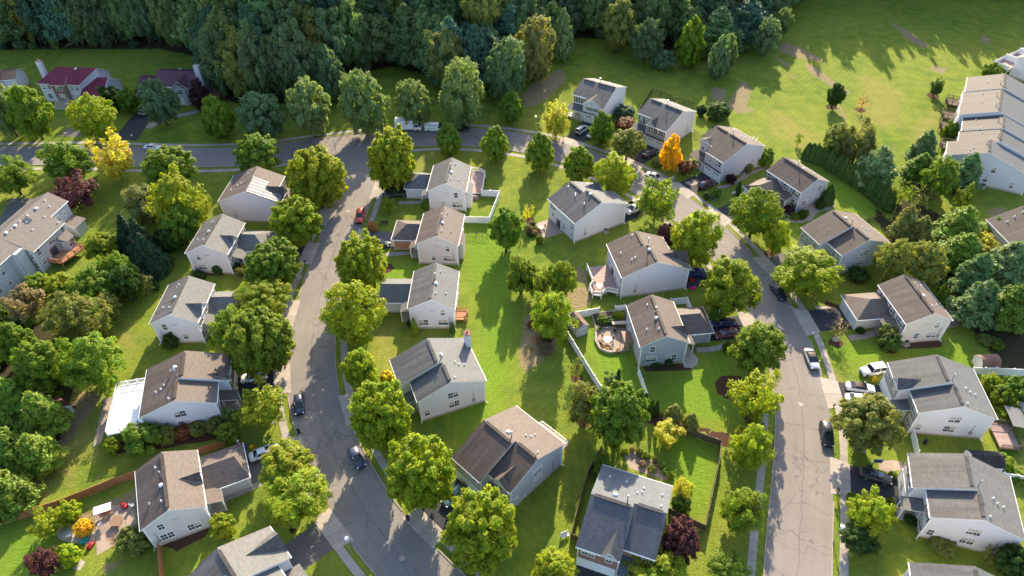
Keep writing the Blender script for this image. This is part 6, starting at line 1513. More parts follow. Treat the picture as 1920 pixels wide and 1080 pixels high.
def loft(m, secs, mi=0, cap=True):
    for a, b in zip(secs, secs[1:]):
        n = len(a)
        for i in range(n):
            j = (i + 1) % n; m.face([a[i], a[j], b[j], b[i]], mi)
    if cap: m.face(secs[0], mi); m.face(secs[-1][::-1], mi)


def half(x, w, zb, zt, tuck=.90, crown=.03):
    """closed body section at station x"""
    L = [(w * tuck, zb), (w * .985, zb + .12), (w, zb + .34), (w * .985, zt - .13), (w * .93, zt - .03), (w * .55, zt + crown * .7), (0, zt + crown)]
    return [(x, y, z) for y, z in L] + [(x, -y, z) for y, z in L[-2::-1]]


KIND = {
 'sedan': dict(L=4.8, W=.91, st=[(-2.4, .70, .62), (-2.36, .80, .86), (-1.9, .88, .97), (-1.2, .91, .98), (0, .915, .95), (.95, .91, .93), (1.6, .88, .84), (2.15, .82, .74), (2.36, .72, .62), (2.42, .60, .52)],
               cab=[(-1.72, .74, .96), (-.95, .66, 1.36), (-.35, .68, 1.44), (.2, .67, 1.42), (1.12, .74, .94)], wb=1.42, wr=.33),
 'suv': dict(L=4.7, W=.94, st=[(-2.34, .78, .70), (-2.30, .88, 1.02), (-1.9, .93, 1.08), (-1.0, .94, 1.07), (.6, .94, 1.04), (1.1, .93, 1.02), (1.7, .90, .97), (2.15, .84, .88), (2.33, .74, .72), (2.38, .62, .60)],
             cab=[(-2.22, .80, 1.08), (-1.85, .74, 1.62), (-.6, .75, 1.73), (.25, .73, 1.69), (1.2, .78, 1.04)], wb=1.38, wr=.37),
 'hatch': dict(L=4.3, W=.89, st=[(-2.14, .72, .64), (-2.1, .82, .92), (-1.6, .88, .98), (-.6, .89, .97), (.8, .89, .94), (1.35, .86, .86), (1.85, .79, .74), (2.06, .68, .60), (2.12, .56, .50)],
               cab=[(-1.98, .72, .98), (-1.5, .66, 1.40), (-.5, .68, 1.50), (.15, .66, 1.46), (1.15, .73, .94)], wb=1.30, wr=.33),
 'van': dict(L=5.6, W=1.0, st=[(-2.8, .92, .8), (-2.78, .99, 1.2), (-2.2, 1.0, 1.25), (0, 1.0, 1.25), (1.4, .99, 1.22), (2.0, .95, 1.12), (2.5, .88, 1.0), (2.72, .78, .8), (2.78, .66, .66)],
             cab=[(-2.76, .96, 1.25), (-2.7, .90, 2.05), (-1.2, .92, 2.14), (1.0, .90, 2.10), (1.45, .86, 1.86), (2.1, .88, 1.14)], wb=1.75, wr=.36),
 'pickup': dict(L=5.5, W=.97, st=[(-2.75, .88, .74), (-2.72, .95, 1.06), (-1.8, .96, 1.10), (-.6, .97, 1.10), (.9, .97, 1.08), (1.5, .95, 1.05), (2.3, .92, .98), (2.66, .84, .80), (2.72, .74, .64)],
                cab=[(-.80, .82, 1.08), (-.58, .76, 1.70), (.0, .77, 1.76), (.55, .75, 1.72), (1.3, .80, 1.06)], wb=1.75, wr=.39),
 'jeep': dict(L=4.4, W=.92, st=[(-2.15, .88, .8), (-2.13, .92, 1.10), (-1.0, .92, 1.12), (.3, .92, 1.12), (.8, .90, 1.14), (1.4, .86, 1.12), (2.0, .80, 1.08), (2.12, .76, .92), (2.16, .7, .7)],
              cab=[(-2.12, .88, 1.11), (-2.06, .83, 1.78), (-1.0, .84, 1.84), (.35, .82, 1.82), (.72, .86, 1.12)], wb=1.38, wr=.41),
}


def car_parts(kind, variant=''):
    key = kind + variant
    if key in CAR_MESH: return CAR_MESH[key]
    k = KIND[kind]; body = MB(); glass = MB()
    loft(body, [half(x, w, .26 if abs(x) < k['L'] / 2 - .12 else .36, zt) for x, w, zt in k['st']])
    cab = k['cab']
    def sec(x, w, z, zb): return [(x, w + .06 * (1 if z > zb + .1 else 0) - .0, zb), (x, w, z - .06 if z > zb + .1 else z), (x, w * .82, z), (x, -w * .82, z), (x, -w, z - .06 if z > zb + .1 else z), (x, -w - .06 * (1 if z > zb + .1 else 0), zb)]
    zb = min(c[2] for c in cab)
    loft(glass, [sec(x, w, z, zb - .03) for x, w, z in cab])
    top = cab[1:-1] if kind != 'van' else cab[1:-2]
    # roof skin and pillars in body colour (soft top dark for the convertible)
    rf = MB() if variant else body
    secs = [[(x, w * .90, z - .035), (x, w * .84, z + .016), (x, 0, z + .035), (x, -w * .84, z + .016), (x, -w * .90, z - .035)] for x, w, z in ([(top[0][0] - .06, top[0][1], top[0][2] - .03)] + list(top) + [(top[-1][0] + .05, top[-1][1], top[-1][2] - .03)])]
    for a, b in zip(secs, secs[1:]):
        for i in range(4): rf.face([a[i], a[i + 1], b[i + 1], b[i]], 0)
    a0, a1 = cab[-1], top[-1]; c0, c1 = cab[0], top[0]
    for s in (1, -1):
        rf.beam((a0[0] - .02, s * (a0[1] + .035), a0[2]), (a1[0], s * (a1[1] * .97), a1[2] - .02), .07, .05)
        rf.beam((c0[0] + .02, s * (c0[1] + .035), c0[2]), (c1[0], s * (c1[1] * .97), c1[2] - .02), .10, .05)
        mx = (c1[0] + a1[0]) / 2 + .05; rf.beam((mx, s * (cab[2][1] + .055), zb - .02), (mx, s * (cab[2][1] * .99), cab[2][2] - .05), .09, .05)
    if kind == 'van':   # blank sides of a cargo van
        for s in (1, -1):
            q = [(-2.72, .985, 1.24), (.9, .985, 1.22), (.9, .925, 2.06), (-2.66, .925, 2.02)]; body.face([(x, s * (y + .03), z) for x, y, z in q], 0)
            body.beam((-2.2, s * .55, 2.22), (.8, s * .55, 2.22), .06, .05)
        for x in (-2.0, -.6, .7): body.beam((x, -.6, 2.25), (x, .6, 2.25), .06, .05)
        body.face([(-2.80, .9, 1.2), (-2.80, -.9, 1.2), (-2.74, -.86, 2.0), (-2.74, .86, 2.0)], 0)
    if kind == 'suv':
        for s in (1, -1): body.beam((-1.6, s * .6, 1.77), (.1, s * .58, 1.76), .05, .05, 1)
    if kind == 'pickup':
        glass.box((-2.6, -.78, 1.095), (-.9, .78, 1.125), 1)
        for s in (1, -1): body.beam((-2.7, s * .88, 1.13), (-.8, s * .88, 1.14), .14, .10)
        body.beam((-2.7, -.88, 1.12), (-2.7, .88, 1.12), .10, .12)
    for s in (1, -1): body.beam((a0[0] - .22, s * (k['W'] + .02), a0[2] + .06), (a0[0] - .22, s * (k['W'] + .17), a0[2] + .09), .16, .13)
    f = k['L'] / 2 + (.02 if kind not in ('jeep',) else -.06); zt = k['st'][-2][2]
    body.box((f - .10, -.55, .34), (f + .03, .55, .47), 1); body.box((-f - .02, -.6, .36), (-f + .08, .6, .50), 1)
    hl = MB(); hl.box((f - .34, .50, zt - .06), (f - .06, .76, zt + .08))
    tl = MB(); tl.box((-f + .0, .55, .72 if kind != 'suv' else .84), (-f + .14, .80, .90 if kind != 'suv' else 1.06))
    wl = MB(); wl.tube((0, -.11, 0), (0, .11, 0), k['wr'], k['wr'], 16)
    rm = MB(); rm.tube((0, .112, 0), (0, .124, 0), k['wr'] * .64, k['wr'] * .58, 14); rm.tube((0, -.124, 0), (0, -.112, 0), k['wr'] * .58, k['wr'] * .64, 14)
    R = dict(body=(body, ['paint', 'black']), window=(glass, ['carglass', 'black']), headlight=(hl, ['lamp_c']), tail_light=(tl, ['lamp_r']), wheel=(wl, ['tyre']), rim=(rm, ['rim']))
    if variant: R['soft_top'] = (rf, ['paintobj'])
    out = {}
    for n_, (m, mats) in R.items():
        o = m.build(n_, [MT[x] for x in mats], None, n_ in ('body',)); out[n_] = o.data; bpy.data.objects.remove(o)
    # smooth body but keep creases readable
    CAR_MESH[key] = out; return out


def car(label, kind, rear, front, col, name='parked_car', cat='car', variant='', top=None, group=None, zc=.6, shift=0.0, flip=False):
    a, b = Vector(at(*rear, zc)), Vector(at(*front, zc)); d = (b - a).normalized(); c = (a + b) / 2 + d * shift
    t = thing(name, label, cat, (c.x, c.y, .03), math.atan2(d.y, d.x), group); k = KIND[kind]; P = car_parts(kind, variant)

    def ch(n, parent=t, loc=(0, 0, 0), sc=(1, 1, 1), colr=None):
        o = bpy.data.objects.new(n, P[n]); COL.objects.link(o); o.parent = parent; o.location = loc; o.scale = sc
        if colr: o.color = (*colr, 1)
        return o
    ch('body', colr=col); ch('window')
    if variant: ch('soft_top', colr=top)
    for s in (1, -1):
        ch('headlight', sc=(1, s, 1)); ch('tail_light', sc=(1, s, 1))
        for x in (k['wb'], -k['wb'] + (.1 if kind == 'sedan' else 0)):
            w_ = ch('wheel', loc=(x, s * (k['W'] - .11), k['wr'])); ch('rim', w_)
    return t


WH, BK, SV, GY_, NV = (.78, .78, .78), (.012, .012, .015), (.42, .41, .39), (.085, .088, .095), (.012, .018, .075)
car('white cargo van with a roof rack parked on the upper road', 'van', (803, 238.5), (829, 238.5), WH, 'cargo_van', 'van', zc=1)
car('black car parked on the upper road just ahead of the white van', 'sedan', (849, 240), (879, 241.5), BK)
car('white sedan on the upper road, left of the grey and solar roofs', 'sedan', (269, 275), (306, 277), WH)
car('silver car in the shade of a tree on the blue-black driveway', 'suv', (267, 213), (281, 203), SV)
car('light silver minivan on the driveway of the olive-roofed house', 'suv', (1082, 250), (1100, 237), (.45, .47, .46), 'minivan', 'car')
car('pale grey car half hidden by a green tree beside the minivan', 'sedan', (1103, 259), (1119, 243), (.40, .43, .45))
car('black sports car with red tail lights before two pale garage doors', 'sedan', (1209, 292), (1229, 283), (.03, .008, .010))
car('silver sedan parked at the kerb on the upper curve', 'sedan', (1213, 326), (1243, 338), SV)
car('maroon sport utility car before two arched garage doors', 'suv', (1311, 353), (1340, 340), (.10, .015, .022), 'parked_suv')
car('grey car behind the white one at the end of the grey two-step house', 'sedan', (1200, 377), (1175, 389), (.25, .25, .25))
car('white sport utility car at the end of the grey two-step house', 'suv', (1201, 386), (1174, 399), WH, 'parked_suv')
car('red sport utility car parked alone on the side street', 'suv', (677.5, 394), (673, 417), (.78, .075, .040), 'parked_suv')
car('black sport utility car beside the dark green pickup', 'suv', (756, 348), (727, 350), BK, 'parked_suv')
car('dark green pickup truck with a covered bed on the driveway', 'pickup', (759, 362), (726, 365), (.018, .045, .028), 'pickup_truck', 'pickup')
car('black car with a shiny windscreen before the orange brick garage', 'sedan', (696, 451), (729, 458), (.02, .022, .024))
car('bright navy blue car beside the big white side wall', 'sedan', (1322, 511), (1290, 512), (.012, .022, .16))
car('dark blue sedan, upper of two on the grey driveway', 'sedan', (1375, 605), (1337, 607), NV)
car('maroon sedan, lower of two on the grey driveway', 'sedan', (1379, 622), (1344, 629), (.14, .025, .035))
car('black sedan parked at the kerb below the broad bright street tree', 'sedan', (1449, 533), (1471, 562), (.014, .016, .035))
car('silver-white convertible with a dark brown soft top', 'sedan', (1515, 656), (1529, 690), (.62, .60, .64), 'convertible_car', 'car', '_top', (.05, .028, .022))
car('white boxy off-road car on the grass beside the stone-fronted white house', 'jeep', (1657, 691), (1613, 699), WH, 'off_road_car')
car('white coupe with a dark brown roof on the driveway', 'sedan', (1592, 724), (1633, 729), WH, 'parked_coupe', 'car', '_top', (.05, .028, .022))
car('white sedan partly hidden by the olive-yellow street tree', 'sedan', (1587, 746), (1636, 752), WH)
car('black hatchback at the kerb, lowest on the long right-hand road', 'suv', (1546, 793), (1554, 837), (.012, .014, .022))
car('dark grey sedan on the black driveway of the lowest white house', 'sedan', (1614, 884), (1670, 901), (.045, .046, .050))
car('dark blue hatchback parked on the left kerb of the side street', 'hatch', (560, 738), (562, 779), (.035, .042, .085))
car('dark slate hatchback in tree shade on the right kerb of the side street', 'hatch', (658, 838), (680, 878), (.055, .065, .11))
car('white car in deep shade under the large round street tree', 'suv', (498, 702), (456, 711), (.72, .76, .76))
car('white sedan with a teal rear window beside the bright street trees', 'sedan', (470, 858), (521, 840), WH)
car('teal and silver car between two big round street trees', 'hatch', (868, 914), (833, 945), (.13, .22, .24))

# box truck
a, b = Vector(at(745, 238.5, 1)), Vector(at(791, 238.5, 1)); d = (b - a).normalized(); c = (a + b) / 2
t = thing('box_truck', 'white box truck parked on the upper road behind the white van', 'truck', (c.x, c.y, .03), math.atan2(d.y, d.x))
m = MB(); m.box((-3.7, -1.2, .95), (1.15, 1.2, 3.35)); m.box((-3.72, -1.22, 3.35), (1.17, 1.22, 3.39)); [m.box((-3.6 + i * .8, s * 1.2 - .02, 1.0), (-3.56 + i * .8, s * 1.2 + .02, 3.3)) for i in range(6) for s in (1, -1)]
m.build('cargo_box', MT['vinyl'], t)
m = MB(); loft(m, [half(1.25, 1.0, .55, 1.45), half(1.3, 1.02, .5, 1.5), half(2.9, 1.02, .5, 1.45), half(3.15, .98, .5, 1.2), half(3.2, .9, .55, 1.0)])
m.box((1.3, -.93, 2.18), (2.45, .93, 2.26)); [m.beam((2.95, s * .92, 1.48), (2.42, s * .88, 2.2), .1, .1) for s in (1, -1)]; [m.beam((1.38, s * .95, 1.45), (1.38, s * .9, 2.2), .16, .1) for s in (1, -1)]; m.box((1.26, -.93, 1.45), (1.34, .93, 2.2))
[m.beam((2.7, s * 1.05, 1.5), (2.7, s * 1.3, 1.75), .12, .3) for s in (1, -1)]
m.build('cab', [MT['paint']], t, False, WH)
m = MB(); m.face([(2.98, .88, 1.47), (2.98, -.88, 1.47), (2.44, -.84, 2.19), (2.44, .84, 2.19)])
for s in (1, -1): m.face([(1.45, s * .97, 1.48), (2.85, s * .97, 1.48), (2.42, s * .90, 2.17), (1.45, s * .90, 2.17)])
m.build('window', MT['carglass'], t)
m = MB(); m.box((-3.6, -.45, .6), (2.6, .45, .8)); m.box((-3.75, -1.15, .55), (-3.65, 1.15, .72)); m.build('chassis', MT['black'], t)
for x in (-2.5, 2.25):
    for s in (1, -1):
        m = MB(); m.tube((x, s * .95 - .14, .45), (x, s * .95 + .14, .45), .45, .45, 16); w_ = m.build('wheel', MT['tyre'], t); m = MB(); m.tube((x, s * 1.1 - .012, .45), (x, s * 1.1 + .012, .45), .26, .24, 14); m.build('rim', MT['rim'], w_)
for s in (1, -1):
    m = MB(); m.box((3.14, s * .7 - .15, .85), (3.24, s * .7 + .15, 1.02)); m.build('headlight', MT['lamp_c'], t); m = MB(); m.box((-3.78, s * 1.0 - .1, .75), (-3.71, s * 1.0 + .1, .9)); m.build('tail_light', MT['lamp_r'], t)
# ------------------------------------------------------------------ fences
def fence(label, px, h, mat, ztop=None, gap=2.4, name='fence', cap=True, style='solid', world=False):
    P = [Vector(p) for p in (px if world else [at(*p, h if ztop is None else ztop) for p in px])]
    r = thing(name, label, 'fence', (P[0].x, P[0].y, 0)); O = P[0].copy(); pm = None
    pst = MB(); w_ = .07 if style == 'solid' else .04
    pst.box((-w_, -w_, 0), (w_, w_, h + .10))
    if cap: pst.box((-w_ - .03, -w_ - .03, h + .10), (w_ + .03, w_ + .03, h + .16))
    first = None
    for a, b in zip(P, P[1:]):
        d = (b - a); L = d.length; ang = math.atan2(d.y, d.x); m = MB()
        if style == 'solid':
            m.box((0, -.025, .05), (L, .025, h - .03)); m.box((0, -.05, h - .1), (L, .05, h)); m.box((0, -.05, .05), (L, .05, .16)); m.box((0, -.045, h * .5 - .05), (L, .045, h * .5 + .05)) if mat != 'vinyl' else None
        else:
            for z in (h - .05, h * .75, .12): m.box((0, -.015, z - .02), (L, .015, z + .02))
            for i in range(int(L / .16)): m.box((i * .16, -.009, .08), (i * .16 + .018, .009, h))
        o = m.build('panel', MT[mat], r); o.location = (a.x - O.x, a.y - O.y, 0); o.rotation_euler = (0, 0, ang)
        n = max(1, round(L / gap))
        for k in range(n + (1 if b is P[-1] else 0)):
            q = a + d * (k / n)
            if first is None: first = pst.build('post', MT[mat], r); po = first
            else: po = first.copy(); COL.objects.link(po); po.parent = r
            po.location = (q.x - O.x, q.y - O.y, 0); po.rotation_euler = (0, 0, ang)
    return r


fence('white vinyl privacy fence around the small lawn behind the pink deck', [(902, 356), (936.6, 357.5), (917, 407), (866, 406)], 1.75, 'vinyl')
fence('white vinyl fence running from the grey shed to the raised bed', [(1067, 587), (1124, 577)], 1.75, 'vinyl')
fence('short white fence piece between raised bed and blue-grey house', [(1154, 574), (1172, 571.5)], 1.75, 'vinyl')
fence('white fence corner behind the low garage of the blue-grey house', [(1258, 560), (1289, 557.5), (1296, 576)], 1.75, 'vinyl')
fence('long slanting white fence down the back of the walled patio garden', [(1065.5, 623), (1104, 687), (1139, 742), (1190, 752), (1196, 744)], 1.75, 'vinyl')
fence('white fence from the blue-grey gable wall down to the evergreens', [(1197.5, 689), (1214, 737), (1196, 744)], 1.75, 'vinyl')
fence('white fence beside the round-topped shed at the right edge', [(1826, 689), (1870, 690.5), (1935, 693)], 1.75, 'vinyl')
fence('short white fence panel between the two large white houses', [(1715, 806), (1724, 845)], 1.7, 'vinyl')
fence('white fence at the right edge above the pale grey roof', [(1884, 886), (1935, 896)], 1.5, 'vinyl')
fence('long orange-stained wooden fence at the lower left', [(-20, 977), (108, 938), (211, 897), (254, 882)], 1.75, 'cedar', cap=False)
fence('orange-stained wooden fence beyond the grey-lilac house', [(369, 841), (419, 825)], 1.75, 'cedar', cap=False)
fence('orange-stained fence running down to the bottom edge', [(295, 1018), (300, 1090)], 1.75, 'cedar', cap=False)
fence('dark weathered wooden fence on the left of the slate-blue roof', [(1128, 836), (1104, 880), (1086, 940), (1071, 1000), (1095, 1010)], 1.7, 'oldwood', cap=False)
fence('dark weathered wooden fence along the mulch strip', [(1264, 797), (1300, 806), (1353, 826)], 1.7, 'oldwood', cap=False)
fence('weathered wooden fence along the right of the enclosed lawn', [(1353, 826), (1350, 860), (1324, 985)], 1.7, 'oldwood', cap=False)
fence('dark wooden fence from the slate-blue roof to the enclosed lawn corner', [(1324, 985), (1256, 953)], 1.7, 'oldwood', cap=False)
fence('black picket fence behind the stone-fronted house', [(1196, 206), (1224, 166), (1300, 192)], 1.4, 'black', style='picket', name='picket_fence')
fence('thin dark fence between the stone-fronted and grey houses', [(1302, 243), (1318, 252), (1345, 232)], 1.3, 'black', style='picket', name='picket_fence')
fence('thin dark fence behind the pointed evergreen lawn', [(1618, 412), (1660, 402)], 1.3, 'black', style='picket', name='picket_fence')
fence('thin dark fence across the strip below the white fence', [(870, 435), (915, 437)], 1.2, 'black', style='picket', name='picket_fence')


# ------------------------------------------------------------------ paths and patios
def path(px, wdt, mat, name='path', z=.0145):
    P = spline([at(*p) for p in px], .8); n_, s_ = frame2(P); m = MB(); strip(m, P, n_, s_, -wdt / 2, wdt / 2, z)
    return tag(m.build(name, MT[mat]), kind='structure')


def patch(px, mat, name='patio', z=.013):
    return flat(name, [at(*p) for p in px], z, MT[mat])


path([(1343, 353), (1365, 348), (1385, 338), (1405, 326), (1425, 318), (1448, 302)], 1.1, 'paver'); path([(1474, 413), (1500, 415), (1517, 410), (1525, 400), (1535, 394), (1555, 390), (1563, 379)], 1.1, 'kerb', z=.0165)
path([(413, 941), (440, 928), (470, 915), (489, 906)], 1.0, 'walk'); path([(1592, 634), (1620, 630), (1650, 622)], 1.4, 'paver'); path([(724, 477), (745, 476), (768, 474)], 1.2, 'walk'); path([(748, 380), (770, 380), (792, 379)], 1.2, 'walk')
path([(1306, 656), (1330, 655), (1352, 651), (1366, 641)], 1.2, 'walk'); path([(1308, 338), (1296, 345), (1288, 340)], 1.5, 'paver'); path([(566, 520), (548, 521)], 1, 'walk')
patch([(1122, 613), (1140, 611), (1174, 611), (1181, 655), (1165, 661), (1142, 663), (1126, 656), (1118, 640), (1116, 622)], 'paver'); patch([(1029, 411), (1044, 425), (1056, 437), (1024, 446), (1005, 443), (996, 432), (1003, 420)], 'paver')
patch([(1775, 575), (1788, 585), (1804, 610), (1778, 616), (1766, 600)], 'paver'); patch([(1168, 850), (1193, 848), (1223, 864), (1258, 892), (1252, 902), (1180, 878)], 'paver'); patch([(196, 748), (210, 745), (192, 826), (173, 841)], 'paver')
patch([(1647, 868), (1652, 864), (1672, 863), (1692, 866), (1690, 880), (1668, 886), (1648, 880)], 'paver'); patch([(1462, 394), (1480, 408), (1500, 412), (1524, 396), (1547, 390), (1558, 380), (1545, 374), (1500, 388)], 'gravel', 'gravel_bed', .012)
patch([(178, 968), (188, 955), (250, 940), (258, 1000), (232, 1012), (182, 1042)], 'paver'); patch([(1279, 676), (1287, 665), (1300, 662), (1309, 672), (1308, 682), (1298, 690), (1283, 689)], 'gravel', 'gravel_bed', .012)
patch([(435, 505), (446, 523), (458, 522), (462, 512), (450, 518), (440, 514)], 'gravel', 'gravel_bed', .0115); patch([(1548, 591), (1535, 590), (1528, 574), (1550, 574), (1572, 582), (1570, 590)], 'gravel', 'gravel_bed', .0105)
patch([(98, 990), (118, 980), (150, 985), (180, 1000), (176, 1022), (140, 1018), (112, 1012)], 'gravel', 'gravel_patch', .0105); patch([(118, 1046), (130, 1022), (138, 1024), (150, 1048), (160, 1054), (150, 1070), (136, 1066)], 'gravel', 'gravel_patch', .0107)
# ------------------------------------------------------------------ street furniture
def lamp(label, px, h, kind='post'):
    x, y = at(*px); t = thing('street_lamp', label, 'street lamp', (x, y, 0), random.uniform(0, 6))
    if kind == 'cobra':
        t.rotation_euler = (0, 0, math.radians(185)); m = MB(); m.tube((0, 0, 0), (0, 0, .3), .16, .14, 10); m.tube((0, 0, .3), (0, 0, h), .11, .07, 10); m.build('pole', MT['metal'], t)
        m = MB(); m.tube((0, 0, h - .1), (.9, 0, h + .35), .05, .045, 8); m.tube((.9, 0, h + .35), (1.9, 0, h + .4), .045, .04, 8); m.build('arm', MT['metal'], t)
        m = MB(); m.dome((2.3, 0, h + .36), .5, .19, .16, 12, 3); m.box((1.9, -.13, h + .29), (2.7, .13, h + .37)); m.build('lamp_head', MT['vinyl'], t, True)
    else:
        m = MB(); m.tube((0, 0, 0), (0, 0, .25), .12, .1, 10); m.tube((0, 0, .25), (0, 0, h), .065, .055, 10); m.build('pole', MT['metal'], t)
        m = MB(); m.tube((0, 0, h), (0, 0, h + .12), .12, .22, 12); m.tube((0, 0, h + .12), (0, 0, h + .55), .22, .30, 12); m.build('lamp_shade', MT['lamp_c'], t); m = MB(); m.dome((0, 0, h + .55), .34, .34, .14, 14, 3); m.build('lamp_cap', MT['vinyl'], t, True)


lamp('tall street lamp with a curved arm in front of the maroon-roofed house', (192, 267), 8.6, 'cobra'); lamp('white post lamp at the corner of the side street', (631, 290), 3.2); lamp('white post lamp on the outer verge near the yellow tree', (1004, 247), 4.0)
lamp('white post lamp near the black sedan on the right road', (1484, 563), 4.0); lamp('white post lamp at the lower right beside the long road', (1562, 1017), 4.0); lamp('white post lamp on the left verge at the bottom of the side street', (659, 1036), 3.6); lamp('white post lamp among the bright trees by the driveway apron', (599, 925), 3.6)


def mailbox(label, px, col=(.02, .02, .022), post='oldwood'):
    x, y = at(*px); t = thing('mailbox', label, 'mailbox', (x, y, 0), random.uniform(0, 6)); m = MB(); m.box((-.05, -.05, 0), (.05, .05, 1.0)); m.box((-.05, -.04, .82), (.3, .04, .9)); m.build('post', MT[post], t)
    m = MB(); m.box((-.12, -.13, 1.0), (.40, .13, 1.16)); secs = [(.13 * math.cos(a), .13 * math.sin(a)) for a in [math.pi * i / 6 for i in range(7)]]
    for p, q in zip(secs, secs[1:]): m.face([(-.12, p[0], 1.16 + p[1]), (.40, p[0], 1.16 + p[1]), (.40, q[0], 1.16 + q[1]), (-.12, q[0], 1.16 + q[1])])
    m.face([(-.12, p[0], 1.16 + p[1]) for p in secs]); m.face([(.40, p[0], 1.16 + p[1]) for p in secs]); m.build('box', MT['paintobj'], t, False, col)
    m = MB(); m.box((.1, .135, 1.1), (.14, .15, 1.32)); m.build('flag', MT['lamp_r'], t)


for q in (('white mailbox on the verge of the olive-roofed house', (1056, 260), (.7, .7, .7)), ('white mailbox by the path of the stone-fronted house', (1143, 287), (.7, .7, .7)), ('white mailbox on the lawn below the shaded blue hatchback', (517, 799), (.75, .75, .75)), ('white mailbox beside the convertible car', (1522, 631), (.75, .75, .75)),
          ('white mailbox by the driveway of the dark grey sedan', (1576, 878), (.75, .75, .75)), ('dark mailbox on the verge near the lowest driveway apron', (1569, 926), (.05, .03, .03)), ('black mailbox at the kerb before the round tree and clipped shrubs', (572, 497), (.03, .03, .03)), ('dark brown mailbox beside the white cars driveway', (1562, 766), (.06, .035, .025)),
          ('dark mailbox with red flowers at the kerb above the blue hatchback', (543, 672), (.16, .03, .03)), ('teal mailbox at the kerb below the red car', (704, 419), (.05, .2, .24)), ('white mailbox at the kerb near the driveway with the maroon sedan', (1489, 560), (.7, .7, .7)), ('small white mailbox on the verge by the blue-black driveway', (249, 261), (.75, .75, .75)), ('small white mailbox by the grey driveway of the maroon-roofed house', (124, 257), (.75, .75, .75))):
    mailbox(q[0], q[1], q[2])


def pillar(label, px):
    x, y = at(*px); t = thing('stone_pillar', label, 'pillar', (x, y, 0), .5); m = MB(); m.box((-.3, -.3, 0), (.3, .3, 1.2)); m.build('shaft', MT['brick_t'], t); m = MB(); m.box((-.36, -.36, 1.2), (.36, .36, 1.3)); m.build('cap', MT['found'], t)


pillar('stone mailbox pillar at the kerb near the silver sedan', (1260, 340)); pillar('stone mailbox pillar at the kerb of the black sports car driveway', (1165, 293))


def hoop(label, px, rz):
    x, y = at(*px); t = thing('basketball_hoop', label, 'basketball hoop', (x, y, 0), math.radians(rz)); m = MB(); m.box((-.5, -.35, 0), (.3, .35, .22)); m.build('base', MT['black'], t); m = MB(); m.tube((0, 0, .2), (.15, 0, 2.6), .06, .06, 8); m.beam((.12, 0, 2.5), (.75, 0, 3.1), .06, .06); m.build('pole', MT['black'], t)
    m = MB(); m.box((.76, -.65, 2.75), (.80, .65, 3.6)); m.build('backboard', MT['glass'], t); m = MB(); [m.box(*q) for q in (((.74, -.69, 2.71), (.82, .69, 2.76)), ((.74, -.69, 3.59), (.82, .69, 3.64)), ((.74, -.69, 2.7), (.82, -.64, 3.64)), ((.74, .64, 2.7), (.82, .69, 3.64)))]; m.build('frame', MT['vinyl'], t)
    m = MB(); [m.beam((1.03 + .22 * math.cos(a), .22 * math.sin(a), 3.02), (1.03 + .22 * math.cos(a + .53), .22 * math.sin(a + .53), 3.02), .03, .03) for a in [i * .5236 for i in range(12)]]; m.build('rim', MT['lamp_r'], t)


hoop('basketball hoop behind the two dark sedans', (1343, 597), -60); hoop('basketball hoop beside the dark grey sedan', (1631, 878), -95); hoop('basketball hoop on the lawn below the bright street trees', (550, 994), 40)
x, y = at(1322.5, 385); t = thing('fire_hydrant', 'red fire hydrant on the verge of the upper curve', 'hydrant', (x, y, 0)); m = MB(); m.tube((0, 0, 0), (0, 0, .08), .17, .17, 10); m.tube((0, 0, .08), (0, 0, .6), .11, .11, 10); m.dome((0, 0, .6), .14, .14, .16, 10, 3); m.tube((0, -.2, .45), (0, .2, .45), .06, .06, 8); m.tube((0, 0, .42), (.2, 0, .42), .07, .07, 8); m.build('body', MT['paintobj'], t, False, (.45, .03, .02))


def acunit(label, px):
    x, y = at(*px); t = thing('air_conditioner', label, 'air conditioner', (x, y, 0), .4); m = MB(); m.box((-.6, -.6, 0), (.6, .6, .08)); m.build('pad', MT['found'], t); m = MB(); m.tube((0, 0, .08), (0, 0, .9), .42, .42, 14); m.build('casing', MT['metal'], t); m = MB(); m.tube((0, 0, .9), (0, 0, .93), .34, .34, 14); m.build('fan_grille', MT['black'], t)


for q in (('grey air conditioner at the long white side wall', (1136, 436)), ('air conditioner by the brick path of the grey house', (1393, 327)), ('air conditioner at the foot of the pinkish solar house wall', (492, 480)), ('dark air conditioner at the end of the row house', (126, 425)), ('air conditioner at the townhouse gable', (1842, 352)), ('air conditioner beside the slate-blue roof', (1103, 986)), ('air conditioner at the cream house wall', (1698, 646))): acunit(*q)


def bin_(label, px, col, r=.3, h=1.0):
    x, y = at(*px); t = thing('waste_bin', label, 'bin', (x, y, 0), 1.); m = MB(); m.tube((0, 0, 0), (0, 0, h), r * .8, r, 12); m.build('body', MT['paintobj'], t, False, col); m = MB(); m.dome((0, 0, h), r * 1.06, r * 1.06, .12, 12, 3); m.tube((-.06, 0, h + .1), (.06, 0, h + .1), .03, .03, 6); m.build('lid', MT['paintobj'], t, False, tuple(c * .8 for c in col))


bin_('yellow bin before the garage with the white sedan', (474, 843), (.75, .38, .01)); bin_('blue bin beside the yellow one by the white sedan', (461, 842), (.01, .05, .5)); bin_('yellow bin behind the white off-road car', (1637, 714), (.75, .42, .01)); bin_('black bin at the kerb below the dark blue hatchback', (561, 812), (.02, .02, .022)); bin_('black bin on the grass between the two large white houses', (1733, 832), (.02, .02, .025)); bin_('yellow bin at the brick front of the white deck house', (444, 726), (.7, .4, .01)); bin_('dark bin at the kerb by the big round trees', (765, 975), (.02, .03, .03))


